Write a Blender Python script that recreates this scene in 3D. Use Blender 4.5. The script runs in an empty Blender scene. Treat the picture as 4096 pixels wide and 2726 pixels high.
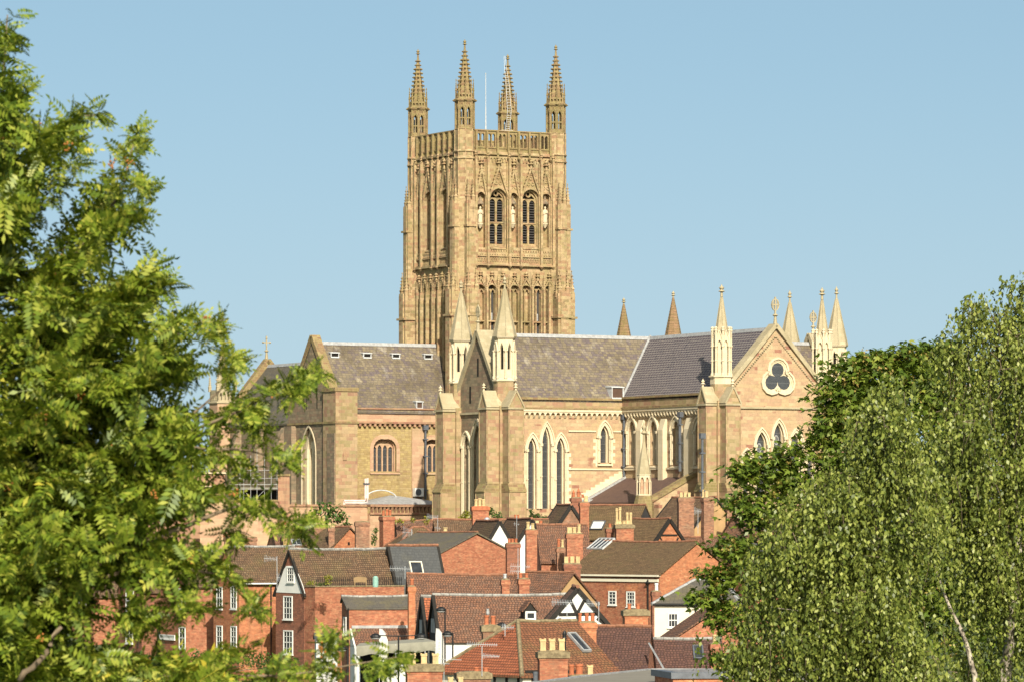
import bpy, bmesh, math, random
import numpy as np
from mathutils import Vector
R = math.radians
random.seed(7)
rng = np.random.default_rng(7)
sc = bpy.context.scene
col = sc.collection

# ------------------------------------------------------------ camera, world, sun, exposure
F = 17900.0        # focal length in photograph pixels (4096 wide)
HY = 2115.0        # photograph row of the horizon
EYE = 14.0         # eye height
CAM = Vector((0, 0, EYE))
cd = bpy.data.cameras.new('camera')
cam = bpy.data.objects.new('camera', cd)
col.objects.link(cam)
cam.location = CAM
cam.rotation_euler = (R(90), 0, 0)
cd.sensor_width = 36.0
cd.lens = 36.0 * F / 4096.0
cd.shift_y = (HY - 1363.0) / 4096.0
cd.clip_start = 0.5
cd.clip_end = 30000
cd.dof.use_dof = True
cd.dof.focus_distance = 430
cd.dof.aperture_fstop = 17.0
sc.camera = cam

SUN_AZ, SUN_EL = R(9.5), R(33)     # azimuth: to the right of straight behind the camera
sdir = Vector((math.sin(SUN_AZ) * math.cos(SUN_EL), -math.cos(SUN_AZ) * math.cos(SUN_EL), math.sin(SUN_EL)))
sl = bpy.data.lights.new('sun', 'SUN')
sl.energy = 4.0
sl.angle = R(0.5)
sl.color = (1.0, 0.92, 0.76)
so = bpy.data.objects.new('sun', sl)
so.rotation_euler = sdir.to_track_quat('Z', 'Y').to_euler()
so.location = (60, -80, 120)
col.objects.link(so)

w = bpy.data.worlds.new('World')
sc.world = w
w.use_nodes = True
wn = w.node_tree
bg = wn.nodes['Background']
sky = wn.nodes.new('ShaderNodeTexSky')
sky.sky_type = 'NISHITA'
sky.sun_disc = False
sky.sun_elevation = SUN_EL
sky.sun_rotation = math.pi - SUN_AZ
sky.air_density = 1.0
sky.dust_density = 2.2
sky.ozone_density = 1.5
sky.altitude = 100
tcw = wn.nodes.new('ShaderNodeTexCoord')
mpw = wn.nodes.new('ShaderNodeMapping')           # lift the sky dome a little: clear blue right down to the roofs
mpw.inputs['Location'].default_value = (0, 0, 0.21)
mpw.inputs['Scale'].default_value = (1, 1, 0.8)
wn.links.new(tcw.outputs['Generated'], mpw.inputs['Vector'])
wn.links.new(mpw.outputs[0], sky.inputs['Vector'])
tnt = wn.nodes.new('ShaderNodeMix'); tnt.data_type = 'RGBA'; tnt.blend_type = 'MULTIPLY'
tnt.inputs[0].default_value = 1.0
tnt.inputs[7].default_value = (0.99, 1.0, 0.82, 1)     # the camera's warm white balance
wn.links.new(sky.outputs[0], tnt.inputs[6])
spw = wn.nodes.new('ShaderNodeSeparateXYZ'); wn.links.new(tcw.outputs['Generated'], spw.inputs[0])
mrw = wn.nodes.new('ShaderNodeMapRange'); mrw.clamp = True; mrw.interpolation_type = 'SMOOTHSTEP'
for i_, v_ in ((1, -.02), (2, .12), (3, .75), (4, 0.0)): mrw.inputs[i_].default_value = v_
wn.links.new(spw.outputs[2], mrw.inputs[0])
hzm = wn.nodes.new('ShaderNodeMix'); hzm.data_type = 'RGBA'      # pale haze low in the sky
hzm.inputs[7].default_value = (2.95, 3.62, 3.85, 1)
wn.links.new(mrw.outputs[0], hzm.inputs[0]); wn.links.new(tnt.outputs[2], hzm.inputs[6])
wn.links.new(hzm.outputs[2], bg.inputs[0])
bg.inputs[1].default_value = 0.090
sc.view_settings.view_transform = 'Standard'
sc.view_settings.look = 'None'
sc.view_settings.exposure = 1.0
sc.view_settings.gamma = 1.0
sc.cycles.max_bounces = 6
sc.cycles.transparent_max_bounces = 6

# ------------------------------------------------------------ helpers
def lin(c):
    c /= 255.0
    return c / 12.92 if c <= 0.04045 else ((c + 0.055) / 1.055) ** 2.4
def S(r, g, b): return (lin(r), lin(g), lin(b), 1)
def P(px, py, Y): return Vector(((px - 2048) * Y / F, Y, EYE + (HY - py) * Y / F))
def zat(py, Y): return EYE + (HY - py) * Y / F

class Fr:
    """a vertical plane: a runs along it, n points out of it"""
    def __init__(s, o, a, n):
        s.o = Vector((o[0], o[1], 0)); s.a = Vector(a); s.n = Vector(n)
    def p(s, a, z, d=0.0): return s.o + s.a * a + s.n * d + Vector((0, 0, z))
    def px(s, x, y, d=0.0):
        dr = Vector(((x - 2048) / F, 1, (HY - y) / F))
        o = s.o + s.n * d
        t = (o - CAM).dot(s.n) / dr.dot(s.n)
        q = CAM + dr * t
        return (q - s.o).dot(s.a), q.z

class MB:
    def __init__(s): s.v = []; s.f = []; s.m = []; s.mi = 0
    def add(s, pts, faces):
        b = len(s.v)
        s.v += [(p[0], p[1], p[2]) for p in pts]
        s.f += [tuple(b + i for i in f) for f in faces]
        s.m += [s.mi] * len(faces)
    def prism(s, fr, poly, d0, d1):
        n = len(poly)
        pts = [fr.p(a, z, d0) for a, z in poly] + [fr.p(a, z, d1) for a, z in poly]
        fc = [tuple(range(n)), tuple(range(n, 2 * n))]
        fc += [(i, (i + 1) % n, n + (i + 1) % n, n + i) for i in range(n)]
        s.add(pts, fc)
    def bx(s, fr, a0, a1, z0, z1, d0, d1):
        s.prism(fr, [(a0, z0), (a1, z0), (a1, z1), (a0, z1)], d0, d1)
    def flat(s, fr, poly, d):
        s.add([fr.p(a, z, d) for a, z in poly], [tuple(range(len(poly)))])
    def bar(s, fr, a0, z0, a1, z1, wd, d0, d1):
        dx, dz = a1 - a0, z1 - z0
        L = math.hypot(dx, dz) or 1e-6
        nx, nz = -dz / L * wd / 2, dx / L * wd / 2
        s.prism(fr, [(a0 - nx, z0 - nz), (a1 - nx, z1 - nz), (a1 + nx, z1 + nz), (a0 + nx, z0 + nz)], d0, d1)
    def aw(s, fr, a0, a1, z0, z1, d0, d1, ops):
        cur = a0
        for (ac, hw, zs, zp, za) in sorted(ops):
            if ac - hw > cur + 1e-4: s.bx(fr, cur, ac - hw, z0, z1, d0, d1)
            if zs > z0 + 1e-4: s.bx(fr, ac - hw, ac + hw, z0, zs, d0, d1)
            s.prism(fr, arc(ac, hw, zp, za) + [(ac + hw, z1), (ac - hw, z1)], d0, d1)
            cur = ac + hw
        if a1 > cur + 1e-4: s.bx(fr, cur, a1, z0, z1, d0, d1)
    def ring(s, fr, pin, pout, d0, d1):
        n = len(pin)
        pts = [fr.p(a, z, d) for pl in (pin, pout) for d in (d0, d1) for a, z in pl]
        # blocks: in-back 0, in-front n, out-back 2n, out-front 3n
        fc = []
        for i in range(n - 1):
            fc += [(n + i, n + i + 1, 3 * n + i + 1, 3 * n + i), (i, i + 1, n + i + 1, n + i),
                   (2 * n + i, 2 * n + i + 1, 3 * n + i + 1, 3 * n + i), (i, i + 1, 2 * n + i + 1, 2 * n + i)]
        fc += [(0, n, 3 * n, 2 * n), (n - 1, 2 * n - 1, 4 * n - 1, 3 * n - 1)]
        s.add(pts, fc)
    def arch(s, fr, ac, hw, zs, zp, za, t, d0, d1, foot=None):
        s.ring(fr, apath(ac, hw, zs, zp, za), apath(ac, hw + t, zs if foot is None else foot, zp, za + t * 1.25), d0, d1)
    def lathe(s, c, prof, n=8, rot=0.0, sq=1.0):
        pts = []; fc = []
        for (r, z) in prof:
            for k in range(n):
                t = rot + 2 * math.pi * k / n
                pts.append((c[0] + r * math.cos(t), c[1] + r * math.sin(t) * sq, z))
        for j in range(len(prof) - 1):
            for k in range(n):
                fc.append((j * n + k, j * n + (k + 1) % n, (j + 1) * n + (k + 1) % n, (j + 1) * n + k))
        fc += [tuple(range(n)), tuple((len(prof) - 1) * n + k for k in range(n))]
        s.add(pts, fc)
    def tube(s, path, r, n=6, r1=None):
        path = [Vector(p) for p in path]
        m = len(path); pts = []; fc = []
        for i, p in enumerate(path):
            d = (path[min(i + 1, m - 1)] - path[max(i - 1, 0)]).normalized()
            x = d.cross(Vector((0, 0, 1)) if abs(d.z) < 0.9 else Vector((1, 0, 0))).normalized()
            y = d.cross(x)
            rr = r if r1 is None else r + (r1 - r) * i / (m - 1)
            for k in range(n):
                t = 2 * math.pi * k / n
                pts.append(p + (x * math.cos(t) + y * math.sin(t)) * rr)
        for j in range(m - 1):
            for k in range(n):
                fc.append((j * n + k, j * n + (k + 1) % n, (j + 1) * n + (k + 1) % n, (j + 1) * n + k))
        fc += [tuple(range(n)), tuple((m - 1) * n + k for k in range(n))]
        s.add(pts, fc)
    def knob(s, c, r, h=None):
        h = r if h is None else h
        x, y, z = c
        s.add([(x - r, y, z), (x, y - r, z), (x + r, y, z), (x, y + r, z), (x, y, z - h), (x, y, z + h)],
              [(0, 1, 5), (1, 2, 5), (2, 3, 5), (3, 0, 5), (1, 0, 4), (2, 1, 4), (3, 2, 4), (0, 3, 4)])
    def build(s, name, mats, parent=None, smooth=False, origin=None):
        me = bpy.data.meshes.new(name)
        org = Vector(origin) if origin is not None else (ORG.get(parent.name, Vector((0, 0, 0))) if parent else Vector((0, 0, 0)))
        me.from_pydata([(x - org.x, y - org.y, z - org.z) for x, y, z in s.v], [], s.f)
        if not isinstance(mats, (list, tuple)): mats = [mats]
        for m in mats: me.materials.append(m)
        me.polygons.foreach_set('material_index', s.m)
        bm = bmesh.new(); bm.from_mesh(me)
        bmesh.ops.recalc_face_normals(bm, faces=bm.faces)
        bm.to_mesh(me); bm.free()
        box_uv(me, org)
        if smooth: me.polygons.foreach_set('use_smooth', [True] * len(me.polygons))
        me.update()
        o = bpy.data.objects.new(name, me)
        col.objects.link(o)
        if parent:
            o.parent = parent
            ORG[o.name] = org
            if origin is not None:
                o.location = Vector(origin) - ORG.get(parent.name, Vector((0, 0, 0)))
        elif origin is not None:
            o.location = org; ORG[o.name] = org
        return o
ORG = {}
def box_uv(me, org):
    nl = len(me.loops)
    if not nl: return
    co = np.empty(len(me.vertices) * 3); me.vertices.foreach_get('co', co); co = co.reshape(-1, 3) + np.array(org)
    li = np.empty(nl, dtype=np.int32); me.loops.foreach_get('vertex_index', li)
    npl = len(me.polygons)
    nn = np.empty(npl * 3); me.polygons.foreach_get('normal', nn); nn = nn.reshape(-1, 3)
    lt = np.empty(npl, dtype=np.int32); me.polygons.foreach_get('loop_total', lt)
    t = np.stack([-nn[:, 1], nn[:, 0], np.zeros(npl)], 1)
    ln = np.linalg.norm(t, axis=1); fl = ln < 0.05
    t[fl] = (1, 0, 0); ln[fl] = 1
    t /= ln[:, None]
    wv = np.cross(nn, t)
    tt = np.repeat(t, lt, 0); ww = np.repeat(wv, lt, 0); pp = co[li]
    uv = np.stack([(pp * tt).sum(1), (pp * ww).sum(1)], 1).astype(np.float32)
    l = me.uv_layers.new(name='UVMap')
    l.data.foreach_set('uv', uv.ravel())

def arc(ac, hw, zp, za, n=5):
    H = za - zp
    if H <= hw * 0.3:      # low four-centred head
        return [(ac - hw, zp), (ac - hw * 0.75, zp + H * 0.55), (ac, za), (ac + hw * 0.75, zp + H * 0.55), (ac + hw, zp)]
    Rr = (hw * hw + H * H) / (2 * hw)
    th = math.atan2(H, Rr - hw)
    L = [(ac - hw + Rr - Rr * math.cos(th * i / n), zp + Rr * math.sin(th * i / n)) for i in range(n + 1)]
    return L + [(2 * ac - a, z) for a, z in L[-2::-1]]
def apath(ac, hw, zs, zp, za, n=5): return [(ac - hw, zs)] + arc(ac, hw, zp, za, n) + [(ac + hw, zs)]

def tag(o, label=None, cat=None, group=None, kind=None):
    if label: o['label'] = label
    if cat: o['category'] = cat
    if group: o['group'] = group
    if kind: o['kind'] = kind
    return o
def empty(name, loc, label=None, cat=None, group=None):
    o = bpy.data.objects.new(name, None)
    o.empty_display_size = 0.5
    o.location = loc
    col.objects.link(o)
    ORG[o.name] = Vector(loc)
    return tag(o, label, cat, group)
def dup(o, loc, parent=None):
    c = o.copy(); col.objects.link(c); c.location = loc
    if parent: c.parent = parent
    for ch in o.children:
        d = ch.copy(); col.objects.link(d); d.parent = c
        for g in ch.children:
            e = g.copy(); col.objects.link(e); e.parent = d
    return c

# ------------------------------------------------------------ materials
class NT:
    def __init__(s, name):
        s.mat = bpy.data.materials.new(name); s.mat.use_nodes = True
        s.t = s.mat.node_tree
        s.b = s.t.nodes['Principled BSDF']
    def n(s, typ, **kw):
        x = s.t.nodes.new('ShaderNode' + typ)
        for k, v in kw.items(): setattr(x, k, v)
        return x
    def l(s, a, b): s.t.links.new(a, b)
    def math(s, op, a, b=None, c=None):
        x = s.n('Math', operation=op)
        for i, v in enumerate((a, b, c)):
            if v is None: continue
            if isinstance(v, (int, float)): x.inputs[i].default_value = v
            else: s.l(v, x.inputs[i])
        return x.outputs[0]
    def mix(s, f, a, b, mode='MIX'):
        x = s.n('Mix', data_type='RGBA', blend_type=mode)
        for i, v in ((0, f), (6, a), (7, b)):
            if isinstance(v, (int, float, tuple)): x.inputs[i].default_value = v
            else: s.l(v, x.inputs[i])
        return x.outputs[2]
    def ramp(s, f, cols, const=False):
        x = s.n('ValToRGB')
        e = x.color_ramp.elements
        x.color_ramp.interpolation = 'CONSTANT' if const else 'LINEAR'
        n = len(cols)
        for i, c in enumerate(cols):
            pos, cc = c if len(c) == 2 else ((i / n if const else i / max(1, n - 1)), c)
            if i < 2: k = e[i]; k.position = pos
            else: k = e.new(pos)
            k.color = cc
        s.l(f, x.inputs[0])
        return x.outputs[0]
    def noise(s, vec, scale, detail=3, rough=0.55):
        x = s.n('TexNoise')
        x.inputs['Scale'].default_value = scale; x.inputs['Detail'].default_value = detail
        x.inputs['Roughness'].default_value = rough
        s.l(vec, x.inputs['Vector'])
        return x.outputs[0]
    def step(s, v, lo, hi):
        x = s.n('MapRange'); x.clamp = True
        x.inputs[1].default_value = lo; x.inputs[2].default_value = hi
        s.l(v, x.inputs[0])
        return x.outputs[0]
STREAKS = dict(tower_sandstone=.8, warm_sandstone=.3, mixed_sandstone=.6, cream_dressed_stone=.3, grey_cream_spire_stone=.35, red_sandstone=.4, pink_sandstone=.35, lichened_sandstone=.6, yellow_rubble=.35, orange_red_brick=.3, dark_red_brick=.35, bright_orange_brick=.25)
def blocks(name, cols, bw, bh, mortar=None, mw=0.03, stains=(), var=0.35, rough=0.9, bump=0.4, big=0.22, band=0.0):
    """coursed blocks, bricks, slates or tiles laid out in the surface's own metres; stains: (colour, noise scale xyz, lo, hi, amount)"""
    k = NT(name)
    uv = k.n('UVMap'); uv.uv_map = 'UVMap'
    sp = k.n('SeparateXYZ'); k.l(uv.outputs[0], sp.inputs[0])
    gp = k.n('NewGeometry').outputs['Position']
    wob = k.noise(gp, 0.9, 2)
    y = k.math('ADD', k.math('DIVIDE', sp.outputs[1], bh), k.math('MULTIPLY', wob, 0.35))
    row = k.math('FLOOR', y)
    rw = k.n('TexWhiteNoise', noise_dimensions='1D'); k.l(row, rw.inputs['W'])
    x = k.math('ADD', k.math('DIVIDE', sp.outputs[0], bw), k.math('MULTIPLY', rw.outputs[0], 7.3))
    cl = k.math('FLOOR', x)
    cv = k.n('CombineXYZ'); k.l(cl, cv.inputs[0]); k.l(row, cv.inputs[1])
    wn_ = k.n('TexWhiteNoise', noise_dimensions='2D'); k.l(cv.outputs[0], wn_.inputs['Vector'])
    patch = k.noise(gp, big, 3, 0.6)
    val = k.math('ADD', k.math('MULTIPLY', wn_.outputs[0], 0.72), k.math('MULTIPLY', k.math('SUBTRACT', patch, 0.36), 1.0))
    c = k.ramp(val, cols)
    fine = k.noise(gp, 3.5, 4, 0.7)
    c = k.mix(var, c, k.ramp(fine, [(0.25, (0.25, 0.25, 0.25, 1)), (0.75, (1.0, 1.0, 1.0, 1))]), 'MULTIPLY')
    if band:       # whole courses and runs of pieces differ a little
        mp = k.n('Mapping'); k.l(uv.outputs[0], mp.inputs['Vector']); mp.inputs['Scale'].default_value = (.9, 4.5, 1)
        c = k.mix(band, c, k.ramp(k.noise(mp.outputs[0], 1.0, 4, .75), [(.3, (.30, .28, .27, 1)), (.52, (.9, .9, .9, 1)), (.72, (1.45, 1.4, 1.3, 1))]), 'MULTIPLY')
    for (sc_col, nsc, lo, hi, amt) in stains:
        mp = k.n('Mapping'); k.l(gp, mp.inputs['Vector']); mp.inputs['Scale'].default_value = nsc
        nz = k.noise(mp.outputs[0], 1.0, 5, 0.65)
        c = k.mix(k.math('MULTIPLY', k.step(nz, lo, hi), amt), c, sc_col)
    streak = STREAKS.get(name, 0)
    if streak:
        mp = k.n('Mapping'); k.l(gp, mp.inputs['Vector']); mp.inputs['Scale'].default_value = (1.6, 1.6, .10)
        nz = k.noise(mp.outputs[0], 1.0, 4, .7)
        c = k.mix(k.math('MULTIPLY', k.step(nz, .56, .76), streak), c, (.085, .068, .042, 1))
    fx = k.math('FRACT', x); fy = k.math('FRACT', y)
    mk = k.math('MAXIMUM', k.math('LESS_THAN', fx, mw / bw), k.math('LESS_THAN', fy, mw / bh))
    if mortar is not None: c = k.mix(k.math('MULTIPLY', mk, 0.75), c, mortar)
    k.l(c, k.b.inputs['Base Color'])
    k.b.inputs['Roughness'].default_value = rough
    k.b.inputs['Specular IOR Level'].default_value = 0.25
    if bump:
        b = k.n('Bump'); b.inputs['Strength'].default_value = bump; b.inputs['Distance'].default_value = 0.04
        k.l(k.math('ADD', k.math('MULTIPLY', wn_.outputs[0], 0.5), k.math('SUBTRACT', k.math('MULTIPLY', fine, 0.8), mk)), b.inputs['Height'])
        k.l(b.outputs[0], k.b.inputs['Normal'])
    return k.mat
def plain(name, c, rough=0.8, metal=0.0, var=0.25, scale=2.0, spec=0.3, c2=None):
    k = NT(name)
    gp = k.n('NewGeometry').outputs['Position']
    nz = k.noise(gp, scale, 4, 0.6)
    d = c2 or tuple(x * (1 - var) for x in c[:3]) + (1,)
    k.l(k.ramp(nz, [(0.3, d), (0.65, c)]), k.b.inputs['Base Color'])
    k.b.inputs['Roughness'].default_value = rough
    k.b.inputs['Metallic'].default_value = metal
    k.b.inputs['Specular IOR Level'].default_value = spec
    return k.mat
def leafmat(name, cols, trans=0.45, rough=0.45):
    k = NT(name)
    g = k.n('NewGeometry')
    nz = k.noise(g.outputs['Position'], 1.3, 3)
    v = k.math('ADD', k.math('MULTIPLY', g.outputs['Random Per Island'], 0.75), k.math('MULTIPLY', k.math('SUBTRACT', nz, 0.3), 0.6))
    c = k.ramp(v, cols)
    k.l(c, k.b.inputs['Base Color'])
    k.b.inputs['Roughness'].default_value = rough
    k.b.inputs['Specular IOR Level'].default_value = 0.35
    tr = k.n('BsdfTranslucent')
    k.l(k.mix(1.0, c, (1.0, 0.95, 0.35, 1), 'MULTIPLY'), tr.inputs[0])
    mx = k.n('MixShader'); mx.inputs[0].default_value = trans
    k.l(k.b.outputs[0], mx.inputs[1]); k.l(tr.outputs[0], mx.inputs[2])
    k.l(mx.outputs[0], k.t.nodes['Material Output'].inputs[0])
    return k.mat
def glassmat(name, lattice=0.0, c=(0.012, 0.014, 0.018, 1), bars=(0.10, 0.10, 0.10, 1), rough=0.15):
    """leaded window: dark glass, lattice = diamond pitch in metres"""
    k = NT(name)
    gp = k.n('NewGeometry').outputs['Position']
    nz = k.noise(gp, 1.2, 3)
    base = k.ramp(nz, [(0.35, c), (0.7, tuple(x * 2.2 for x in c[:3]) + (1,))])
    if lattice:
        uv = k.n('UVMap'); sp = k.n('SeparateXYZ'); k.l(uv.outputs[0], sp.inputs[0])
        p = k.math('FRACT', k.math('DIVIDE', k.math('ADD', k.math('MULTIPLY', sp.outputs[0], 1.6), sp.outputs[1]), lattice))
        q = k.math('FRACT', k.math('DIVIDE', k.math('SUBTRACT', k.math('MULTIPLY', sp.outputs[0], 1.6), sp.outputs[1]), lattice))
        h = k.math('FRACT', k.math('DIVIDE', sp.outputs[1], lattice * 5))
        m = k.math('MAXIMUM', k.math('MAXIMUM', k.math('LESS_THAN', p, 0.2), k.math('LESS_THAN', q, 0.2)), k.math('LESS_THAN', h, 0.06))
        base = k.mix(m, base, bars)
    k.l(base, k.b.inputs['Base Color'])
    k.b.inputs['Roughness'].default_value = rough
    k.b.inputs['Specular IOR Level'].default_value = 0.5
    return k.mat

MORT = (0.30, 0.22, 0.13, 1)
LICH = (0.17, 0.14, 0.055, 1)
DARK = (0.075, 0.062, 0.045, 1)
M = {}
M['tower'] = blocks('tower_sandstone', [(.375, .292, .149, 1), (.449, .343, .184, 1), (.465, .327, .192, 1), (.411, .312, .158, 1), (.367, .211, .126, 1), (.282, .223, .110, 1), (.470, .371, .217, 1)], 0.75, 0.34, MORT, 0.03,
    [(LICH, (.35, .35, .22), .50, .72, .75), (DARK, (1.3, 1.3, .14), .56, .76, .75)], .6)
M['lichen'] = blocks('lichened_sandstone', [(.244, .193, .080, 1), (.310, .242, .113, 1), (.221, .129, .074, 1), (.282, .221, .105, 1)], 0.6, 0.3, MORT, 0.03,
    [(LICH, (.5, .5, .4), .42, .65, .7), (DARK, (1.0, 1.0, .5), .55, .75, .7)], .45)
M['wall'] = blocks('warm_sandstone', [(0, (.381, .267, .150, 1)), (0.2, (.444, .322, .188, 1)), (0.4, (.411, .284, .171, 1)), (0.58, (.394, .253, .162, 1)), (0.74, (.460, .345, .210, 1)), (.80, (.460, .345, .210, 1)), (.85, (.290, .139, .095, 1))], 0.85, 0.36, (.307, .233, .144, 1), 0.03,
    [((.30, .23, .12, 1), (.3, .3, .2), .52, .75, .5)], .4)
M['butt'] = blocks('mixed_sandstone', [(.351, .249, .134, 1), (.398, .289, .165, 1), (.316, .182, .116, 1), (.277, .223, .110, 1), (.382, .274, .163, 1), (.247, .125, .089, 1)], 0.8, 0.38, (.276, .208, .122, 1), 0.03,
    [(LICH, (.4, .4, .16), .52, .72, .55), (DARK, (1.4, 1.4, .2), .62, .8, .4)], .3)
M['red'] = blocks('red_sandstone', [(.314, .164, .103, 1), (.363, .219, .132, 1), (.268, .125, .086, 1), (.351, .247, .146, 1)], 0.7, 0.34, (.275, .192, .121, 1), 0.03, [(LICH, (.4, .4, .2), .55, .75, .5)], .3)
M['pink'] = blocks('pink_sandstone', [(.424, .260, .168, 1), (.457, .306, .197, 1), (.377, .221, .145, 1), (.444, .320, .197, 1)], 1.0, 0.33, (.337, .240, .151, 1), 0.025, [((.260, .191, .096, 1), (.25, .25, .3), .55, .75, .5)], .2)
M['rubble'] = blocks('yellow_rubble', [(.366, .269, .113, 1), (.414, .316, .142, 1), (.304, .214, .094, 1), (.383, .286, .144, 1), (.257, .161, .089, 1)], 0.5, 0.24, (.229, .166, .076, 1), 0.035, [((.199, .150, .067, 1), (.5, .5, .35), .55, .75, .6)], .4)
M['grime_shade'] = blocks('weathered_shaded_stone', [(.223, .181, .116, 1), (.300, .229, .144, 1), (.264, .173, .117, 1), (.190, .157, .103, 1), (.345, .265, .170, 1)], 0.7, 0.3, (.146, .120, .087, 1), 0.035, [(DARK, (.6, .6, .4), .5, .72, .6)], .4)  # weathered stone, base darkened for the shade on the left-facing gable walls
M['cream'] = blocks('cream_dressed_stone', [(.550, .464, .320, 1), (.582, .496, .352, 1), (.518, .424, .280, 1)], 0.9, 0.45, (.393, .336, .235, 1), 0.015, [((.329, .272, .164, 1), (.6, .6, .25), .52, .75, .45)], .14, bump=.15)
M['spire'] = blocks('grey_cream_spire_stone', [(.393, .335, .220, 1), (.361, .304, .196, 1), (.440, .375, .253, 1)], 0.7, 0.4, (.267, .224, .144, 1), 0.02, [((.211, .175, .096, 1), (.5, .5, .25), .45, .7, .6)], .25, bump=.2)
M['brownspire'] = blocks('brown_lichened_spire_stone', [(.22, .14, .07, 1), (.28, .17, .10, 1), (.20, .15, .06, 1)], 0.5, 0.25, (.14, .1, .06, 1), 0.03, [(LICH, (.5, .5, .4), .45, .7, .8)], .4)
M['slate'] = blocks('weathered_stone_slates', [(.13, .105, .075, 1), (.17, .14, .095, 1), (.12, .095, .10, 1), (.21, .17, .11, 1), (.15, .12, .085, 1), (.27, .225, .15, 1)], 0.45, 0.33, (.06, .05, .045, 1), 0.035,
    [((.075, .058, .035, 1), (.22, .22, .22), .50, .68, .7), ((.36, .31, .22, 1), (.9, .9, .2), .58, .76, .6), ((.34, .31, .26, 1), (.55, .55, .05), .58, .70, .45)], .35, .75, .5, big=.5)
M['purple'] = blocks('purple_slates', [(.072, .058, .068, 1), (.095, .078, .086, 1), (.060, .050, .062, 1)], 0.55, 0.36, (.40, .36, .31, 1), 0.05, [((.26, .22, .17, 1), (1.2, 1.2, .8), .60, .8, .5)], .3, .6, .5)
M['aisle'] = blocks('brown_slates', [(.10, .060, .050, 1), (.12, .072, .058, 1), (.09, .055, .050, 1)], 0.4, 0.3, (.05, .035, .03, 1), 0.03, [], .2, .7, .4)
M['hatchdoor'] = plain('brown_hatch_door', (.085, .05, .035, 1))
M['lead'] = plain('lead_sheet', (.36, .36, .36, 1), .6, .2, .35, 3)
M['leadlight'] = plain('pale_lead', (.52, .53, .54, 1), .6, .1, .3, 3)
M['iron'] = plain('grey_iron_pipe', (.12, .13, .15, 1), .5, .3, .3, 3)
M['black'] = plain('black_paint', (.012, .012, .012, 1), .5, 0, .3, 3)
M['white'] = plain('white_paint', (.623, .616, .587, 1), .6, 0, .1, 2)
M['louvre'] = plain('slate_louvres', (.045, .042, .042, 1), .7, 0, .35, 4)
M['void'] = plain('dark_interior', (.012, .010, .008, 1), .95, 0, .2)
M['glass'] = glassmat('leaded_glass', .17)
M['pane'] = glassmat('house_glass', 0, (.02, .022, .025, 1))
M['statue'] = plain('pale_statue_stone', (.534, .448, .318, 1), .85, 0, .2, 6)

def brick(name, cols, stains=(), var=.35, mort=(.20, .12, .08, 1)):
    return blocks(name, cols, 0.235, 0.082, mort, 0.012, stains, .55, .9, .3, big=.9, band=.5)
M['brick'] = brick('orange_red_brick', [(.388, .134, .072, 1), (.453, .174, .095, 1), (.344, .112, .065, 1), (.498, .229, .125, 1), (.281, .100, .062, 1)], [((.163, .091, .059, 1), (.6, .6, .5), .56, .78, .6)])
M['brickdark'] = brick('dark_red_brick', [(.270, .099, .062, 1), (.334, .128, .076, 1), (.205, .082, .055, 1), (.379, .172, .103, 1)], [((.099, .062, .046, 1), (.7, .7, .4), .5, .72, .6)])
M['brickorange'] = brick('bright_orange_brick', [(.495, .181, .082, 1), (.561, .231, .110, 1), (.451, .152, .073, 1), (.608, .309, .161, 1)], [((.238, .115, .062, 1), (.6, .6, .5), .58, .8, .5)])
M['brickold'] = brick('old_mixed_brick', [(.325, .150, .091, 1), (.414, .217, .132, 1), (.239, .115, .078, 1), (.460, .305, .199, 1)], [((.110, .079, .053, 1), (.8, .8, .5), .48, .7, .65)], .4)
def tiles(name, cols, stains, bw=.2, bh=.2, var=.5):
    return blocks(name, cols, bw, bh, (.030, .018, .013, 1), 0.048, stains, var, .9, .8, big=.6, band=.55)
MOSS = (.13, .11, .045, 1)
M['tilebrown'] = tiles('brown_clay_tiles', [(.162, .094, .053, 1), (.205, .125, .073, 1), (.130, .081, .050, 1), (.238, .163, .099, 1)], [(MOSS, (.4, .4, .4), .50, .72, .55), ((.324, .300, .198, 1), (2.5, 2.5, 2.5), .68, .8, .5)])
M['tilered'] = tiles('red_brown_clay_tiles', [(.216, .106, .066, 1), (.270, .131, .079, 1), (.173, .094, .066, 1), (.292, .163, .106, 1)], [((.108, .075, .053, 1), (.6, .6, .6), .50, .75, .5), ((.389, .375, .290, 1), (3, 3, 3), .68, .8, .5)])
M['tilebright'] = tiles('bright_red_clay_tiles', [(.34, .105, .05, 1), (.38, .125, .06, 1), (.30, .095, .05, 1)], [((.16, .07, .04, 1), (.6, .6, .6), .55, .8, .4)], .24, .2, .25)
M['tilepurple'] = tiles('purple_brown_clay_tiles', [(.115, .058, .048, 1), (.14, .07, .055, 1), (.10, .053, .048, 1), (.17, .085, .055, 1)], [((.25, .15, .06, 1), (1.5, 1.5, 1.5), .70, .82, .6), ((.07, .045, .04, 1), (.5, .5, .5), .5, .75, .4)])
M['tilemoss'] = tiles('mossy_clay_tiles', [(.17, .11, .055, 1), (.21, .135, .07, 1), (.14, .09, .05, 1)], [(MOSS, (.7, .7, .7), .50, .72, .5), ((.33, .28, .16, 1), (2.5, 2.5, 2.5), .64, .8, .6)])
M['slatedark'] = blocks('dark_slates', [(.06, .063, .066, 1), (.075, .077, .078, 1), (.052, .055, .058, 1)], .3, .24, (.03, .03, .03, 1), .02, [((.10, .095, .07, 1), (.6, .6, .6), .52, .75, .5)], .3, .7, .4)
M['slatemoss'] = blocks('mossy_slates', [(.10, .09, .075, 1), (.12, .105, .085, 1), (.085, .078, .07, 1)], .3, .22, (.05, .045, .04, 1), .02, [((.15, .125, .055, 1), (.7, .7, .7), .48, .7, .6)], .4, .85, .5)
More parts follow.
